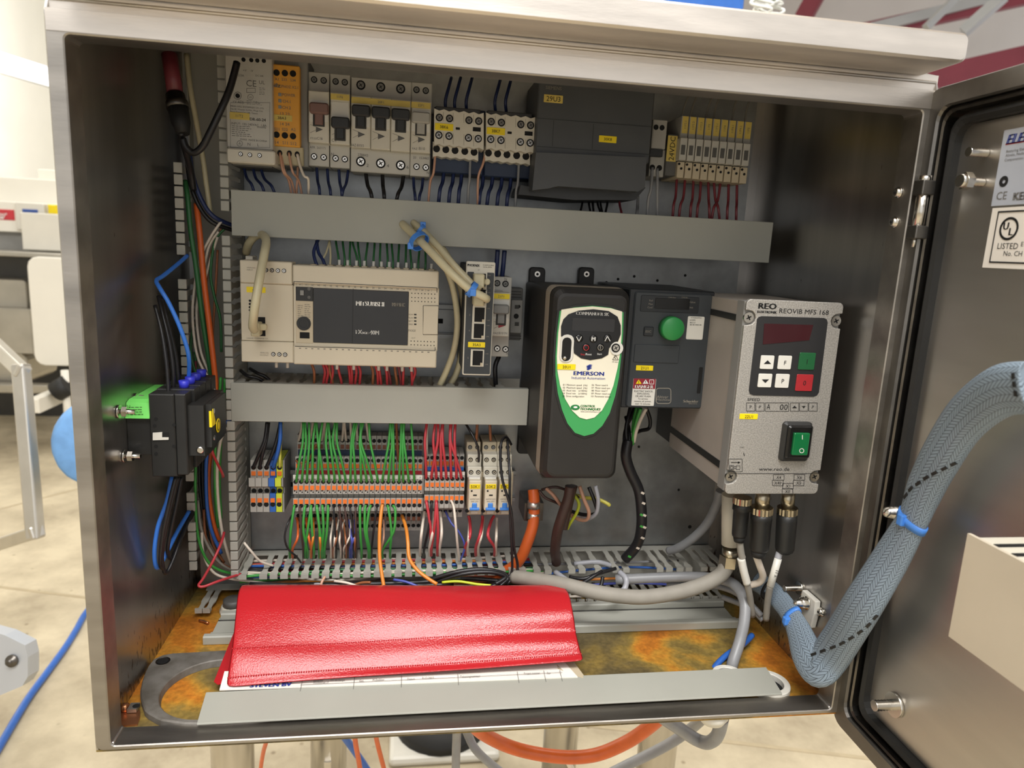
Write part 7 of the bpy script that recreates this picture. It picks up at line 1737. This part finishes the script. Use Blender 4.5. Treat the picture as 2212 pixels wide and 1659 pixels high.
# ================================================================== under the cabinet
def tube_px(name, label, cat, pts, r, mat, group=None, n=12, sub=6):
    """pts: (pixel x, pixel y, distance along the view axis)"""
    o = add(name, MB().tube([AD(*p) for p in pts], r, n, sub), mat); tag(o, label, cat, group); return o
for i, (x, dist, w, lab) in enumerate(((503, 1.10, 88, 'round stainless post standing behind the thin orange hose'), (710, 1.28, 76, 'round stainless post with a small latch behind the blue hose'), (1208, 1.32, 74, 'round stainless post behind the thick orange cable'), (1417, 1.20, 82, 'round stainless post behind the crossing grey cables'))):
    c = AD(x, 1640, dist); r = w / 2 / F_PX * dist
    lg = thing('stainless_post', lab, 'post', (c.x, c.y, 0), 'stainless posts under the cabinet')
    add('tube', MB().cyl((c.x, c.y, .012), (c.x, c.y, .74), r, n=24), 'steel_tube', lg)
    add('foot_plate', MB().cyl((c.x, c.y, 0.0), (c.x, c.y, .014), r * 1.8, n=24), 'steel_dark', lg)
    if i == 1:
        q = AD(708, 1652, dist - r * 1.02); add('latch', MB().box(q.x - .006, q.x + .006, q.y - .004, q.y + .03, q.z - .02, q.z + .008), 'steel_screw', lg)
# machine foot on the floor
ft = AZ(960, 1640, -ZO); 
mf = thing('levelling_mount', 'bolted machine foot with black rubber pad and steel column on a white plate', 'machine foot', (ft.x, ft.y, 0))
k = 1.72 / F_PX
add('plate', MB().box(ft.x - 110 * k, ft.x + 110 * k, ft.y - .02, ft.y + .22, 0, .022), 'white_plastic', mf, .01)
add('rubber_pad', MB().lathe((ft.x - .004, ft.y + .09, .022), (0, 0, 1), [(0, 95 * k), (.02, 92 * k), (.035, 60 * k)], 26), 'rubber', mf)
add('column', MB().cyl((ft.x, ft.y + .09, .05), (ft.x, ft.y + .09, .44), 43 * k, n=26), 'steel_tube', mf)
add('collar', MB().cyl((ft.x, ft.y + .09, .115), (ft.x, ft.y + .09, .12), 45 * k, n=26), 'steel_screw', mf)
for dx in (-62, 92):
    b = add('bolt_washer', MB().cyl((ft.x + dx * k, ft.y + .06, .04), (ft.x + dx * k, ft.y + .06, .052), 22 * k, n=18), 'tinned', mf)
    add('bolt_head', MB().cyl((ft.x + dx * k, ft.y + .06, .052), (ft.x + dx * k, ft.y + .06, .078), 14 * k, n=6, smooth=False), 'tinned', b)
D_ = .80
tube_px('orange_cable', 'thick orange power cable sagging under the cabinet', 'cable', [(1000, 1540, .74), (1040, 1582, .78), (1110, 1616, .80), (1200, 1634, .80), (1280, 1632, .80), (1350, 1605, .79), (1405, 1568, .77), (1440, 1535, .75)], .0074, 'w_cable_orange', n=14)
tube_px('grey_cable', 'grey cable hanging straight down under the cabinet', 'cable', [(988, 1545, .76), (987, 1585, .8), (985, 1640, .82), (984, 1720, .86)], .0050, 'w_grey')
tube_px('grey_cable', 'grey cable bending away beside the straight hanging one', 'cable', [(994, 1545, .79), (1010, 1585, .82), (1030, 1622, .82), (1075, 1662, .84), (1140, 1710, .86)], .0050, 'w_grey')
tube_px('grey_cable', 'grey cable looping up into the white gland under the cabinet', 'cable', [(1425, 1545, .75), (1470, 1575, .77), (1505, 1598, .78), (1530, 1604, .77), (1550, 1588, .755), (1560, 1550, .735)], .0072, 'w_grey')
tube_px('grey_cable', 'grey cable slanting down past the loop under the cabinet', 'cable', [(1530, 1540, .79), (1495, 1572, .83), (1440, 1610, .85), (1350, 1655, .87), (1280, 1690, .89)], .0062, 'w_grey')
gn = AZ(1553, 1556, -.008); o = add('gland_nut', MB().lathe((gn.x, gn.y + .012, zc(-.0052)), (0, 0, -1), [(0, .0135), (.006, .0135), (.008, .012), (.012, .010)], 20), 'white_plastic'); tag(o, 'white gland nut on the underside of the cabinet', 'cable gland')
tube_px('orange_hose', 'thin orange hose hanging beside the stainless post', 'hose', [(590, 1560, .8), (576, 1600, .84), (566, 1640, .88), (556, 1720, .94)], .0026, 'w_cable_orange')
tube_px('orange_hose', 'thin orange hose crossing the blue hose under the cabinet', 'hose', [(764, 1560, .8), (768, 1605, .83), (776, 1650, .86), (786, 1720, .9)], .0030, 'w_cable_orange')
tube_px('orange_hose', 'thin orange hose between the blue hose and the machine foot', 'hose', [(808, 1560, .8), (814, 1600, .83), (828, 1655, .86), (846, 1720, .9)], .0028, 'w_cable_orange')
tube_px('blue_hose', 'blue hose slanting down behind the orange hoses', 'hose', [(720, 1560, .95), (750, 1600, 1.0), (785, 1650, 1.05), (830, 1720, 1.1)], .0052, 'w_blue')
tube_px('white_wire', 'white wire end under the thick orange cable', 'wire', [(1216, 1632, .84), (1228, 1648, .85), (1250, 1690, .87)], .0034, 'w_white')
# ================================================================== hall to the side of the cabinet
o = add('blue_cable', MB().tube([AZ(x, y, -ZO + .009) for x, y in ((-40, 1680), (15, 1585), (60, 1510), (100, 1455), (140, 1400), (165, 1360), (190, 1318), (240, 1270), (330, 1230))], .0088, 10, 6), 'w_blue'); tag(o, 'blue cable snaking over the concrete hall floor', 'cable')
# black latch on the cabinet's outer side
lt = A(150, 946, .09)
add('latch_keeper', MB().box(XL - .0015 - .014, XL - .0015, .085, .097, lt.z - .005, lt.z + .0065), 'black', cab)
# round blue seat behind the cabinet
sc_ = AD(205, 955, 1.6); M('blue_cloth', '#6f9fd4', 0.8, 0, 0.1, 40, 0.4, 500)
st_ = thing('blue_cushion', 'round light blue ribbed cushion leaning behind the cabinet side', 'cushion', (sc_.x, sc_.y, 0))
rr_ = 92 / F_PX * 1.6
dirv = (CW - sc_); dirv.z = 0; dirv.normalize()
L = []
for h, q in ((-.03, .90), (-.022, .97), (0, 1), (.022, .97), (.03, .90), (.034, .5), (.035, .001)):
    u = Vector((0, 0, 1)); v = dirv.cross(u)
    L.append([sc_ + dirv * h + (u * math.cos(2 * math.pi * i / 40) + v * math.sin(2 * math.pi * i / 40) * .86) * rr_ * q * (1 + (.006 if i % 2 else 0)) for i in range(40)])
add('pad', MB().loops(L, True, False, True), 'blue_cloth', st_)
add('post', MB().cyl((sc_.x, sc_.y + .03, 0), (sc_.x, sc_.y + .03, sc_.z), .02, n=12), 'steel_tube', st_)
# aluminium frame
M('aluminium', '#c9c5bc', 0.38, 0.9, 0.06, 20, 0.03, 200)
fd = 1.55
fr_pts = [(-120, 640), (46, 800), (76, 1150), (-120, 1215)]
P = [AD(x, y, fd + d) for (x, y), d in zip(fr_pts, (.25, 0, .0, .25))]
af = thing('tube_frame', 'aluminium tube frame corner of a machine guard standing on the hall floor', 'frame', (P[2].x, P[2].y, 0))
for a_, b_ in zip(P, P[1:]):
    d = (b_ - a_).normalized(); u = d.cross(Vector((.15, .97, -.19))).normalized() * .0145; w_ = u.cross(d).normalized() * .0145
    add('tube', MB().loops([[q - u - w_, q + u - w_, q + u + w_, q - u + w_] for q in (a_ - d * .014, b_ + d * .014)]), 'aluminium', af, .004)
add('leg', MB().cyl((P[3].x, P[3].y, 0), (P[3].x, P[3].y, P[3].z), .016, n=12), 'aluminium', af)
# grey bracket plate with bolt, near the floor
bd = 1.25
pl_ = [AD(x, y, bd) for x, y in ((-90, 1345), (10, 1372), (54, 1394), (60, 1420), (60, 1462), (48, 1482), (0, 1502), (-90, 1540))]
bp_ = thing('bracket_plate', 'grey machine bracket plate with a single bolt over the hall floor', 'bracket', (pl_[0].x, pl_[0].y, pl_[-1].z))
dv = RW[2] * .03
add('plate', MB().loops([pl_, [p + dv for p in pl_]]), 'sheet_grey', bp_)
c = AD(27, 1427, bd - .001); add('bolt', MB().lathe(c, -RW[2], [(0, .011), (.004, .011), (.004, .007), (.011, .006), (.0125, .003)], 14), 'steel_dark', bp_)
add('arm', MB().cyl(pl_[0] + dv, Vector((pl_[0].x - .25, pl_[0].y + .1, 0)), .03, n=12), 'sheet_grey', bp_)
# packing machine far on the hall floor
md_ = 3.6
def face(x0, y0, x1, y1, d, th, name, mat, parent, r=.0):
    """box whose front outline is the pixel rectangle at distance d; upright, facing the camera's way"""
    yy = (AD(60, 550, md_).y + d - md_) if d > 3 else AD((x0 + x1) / 2, (y0 + y1) / 2, d).y
    ym_, xm_ = (y0 + y1) / 2, (x0 + x1) / 2
    xa, xb = A(x0, ym_, yy).x, A(x1, ym_, yy).x; z0_, z1_ = A(xm_ if x0 > -100 else 60, y1, yy).z, A(xm_ if x0 > -100 else 60, y0, yy).z
    return add(name, MB().rb(xa, xb, z0_, z1_, yy, yy + th, max(r, .001), .004), mat, parent)
c = AD(40, 700, md_)
mc = thing('packing_machine', 'large white and stainless packing machine with control screen by the hall wall', 'machine', (c.x, c.y, 0))
M('machine_white', '#e6e2d6', 0.45, 0, 0.03, 4); M('machine_steel', '#b4b0a6', 0.35, 0.8, 0.1, 8); M('screen_blue', '#2f4f94', 0.3, 0, 0.05, 10); M('clear_cover', '#d8d4c8', 0.2, 0, 0.03, 10)
face(-260, 385, 170, 450, md_ + .10, .7, 'hood', 'machine_white', mc, .08)
face(82, 368, 190, 396, md_ + .3, .3, 'hood_vent', 'machine_white', mc, .01)
face(-260, 437, 200, 503, md_, .8, 'control_band', 'machine_white', mc)
face(-260, 455, 31, 478, md_ - .004, .006, 'red_band', 'red', mc)
scn = face(33, 438, 96, 498, md_ - .03, .05, 'screen_frame', 'clear_cover', mc, .008)
face(48, 452, 82, 484, md_ - .034, .006, 'screen', 'screen_blue', scn)
face(103, 442, 122, 463, md_ - .02, .03, 'yellow_button', 'yellow', mc)
t = Txt(); ymf = AD(60, 550, md_).y - .006; q = A(4, 467, ymf); t.at('V', q, 14 / F_PX * md_, None, 'c', shear=.2, bold=.01); q = A(14, 462, ymf); t.at('R', q, 4 / F_PX * md_); t.out(mc, 'print_white')
face(-260, 500, 200, 552, md_ + .05, .6, 'recess', 'mid_grey', mc)
face(46, 462, 180, 542, md_ - .12, .02, 'splash_cover', 'clear_cover', mc)
face(-260, 545, 180, 556, md_ - .2, .5, 'table_top', 'machine_steel', mc)
face(-260, 556, 180, 612, md_ + .1, .4, 'table_frame', 'dark_grey', mc)
face(66, 556, 160, 790, md_ - .22, .3, 'side_cabinet', 'machine_white', mc, .05)
face(-220, 605, 58, 670, md_ - .1, .4, 'bin_lid', 'machine_steel', mc, .02)
face(-220, 668, 70, 765, md_ - .2, .3, 'bin_front', 'machine_steel', mc)
face(-220, 762, 60, 830, md_ - .15, .3, 'bin_base', 'machine_steel', mc, .04)
face(-260, 560, 190, 905, md_ + .55, .1, 'rear_panel', 'slot_dark', mc)
face(-260, 832, 190, 850, md_ - .25, .06, 'base_bar', 'machine_steel', mc)
face(60, 862, 84, 893, md_ - .5, .3, 'base_tube', 'machine_white', mc)
for x in (-150, 170):
    a = AD(x, 840, md_ - .1); add('stand', MB().cyl((a.x, a.y, 0), (a.x, a.y, a.z), .03, n=12), 'machine_steel', mc)
a = AD(140, 800, md_ - .2); add('stand', MB().cyl((a.x, a.y, 0.1), (a.x, a.y, a.z), .018, n=12), 'machine_white', mc)
a = AD(135, 838, md_ - .2); add('wheel', MB().cyl((a.x - .03, a.y, a.z - .02), (a.x + .03, a.y, a.z + .02), .05, n=18), 'rubber', mc)
# ================================================================== above the canopy
bc = AD(1525, -14, 2.2)
o = thing('blue_crate', 'blue plastic crate behind the canopy', 'crate', (bc.x, bc.y, 0))
face(1440, -60, 1611, 16, 2.2, .3, 'crate_body', 'blue', o, .01)
add('stand', MB().box(bc.x - .1, bc.x + .1, bc.y + .02, bc.y + .2, 0, AD(1525, 10, 2.2).z), 'sheet_grey', o)
wb = AD(1655, 0, 1.6)
o = thing('wire_bundle', 'tangled clear and white tubing on top behind the canopy', 'tubing', (wb.x, wb.y, wb.z - .1))
M('clear_tube', '#dfe0da', 0.15, 0, 0.03, 20)
for i in range(6):
    rnd2 = random.Random(i); pts = [AD(1622 + rnd2.uniform(0, 75), y + rnd2.uniform(-6, 6), 1.6 + rnd2.uniform(-.03, .03)) for y in (34, 18, 4, -14, -40)]
    add('tube', MB().tube(pts, .0035, 8, 6), 'clear_tube', o)
add('holder', MB().cyl(AD(1660, 40, 1.62), AD(1660, 90, 1.62), .03, n=12), 'clear_tube', o)
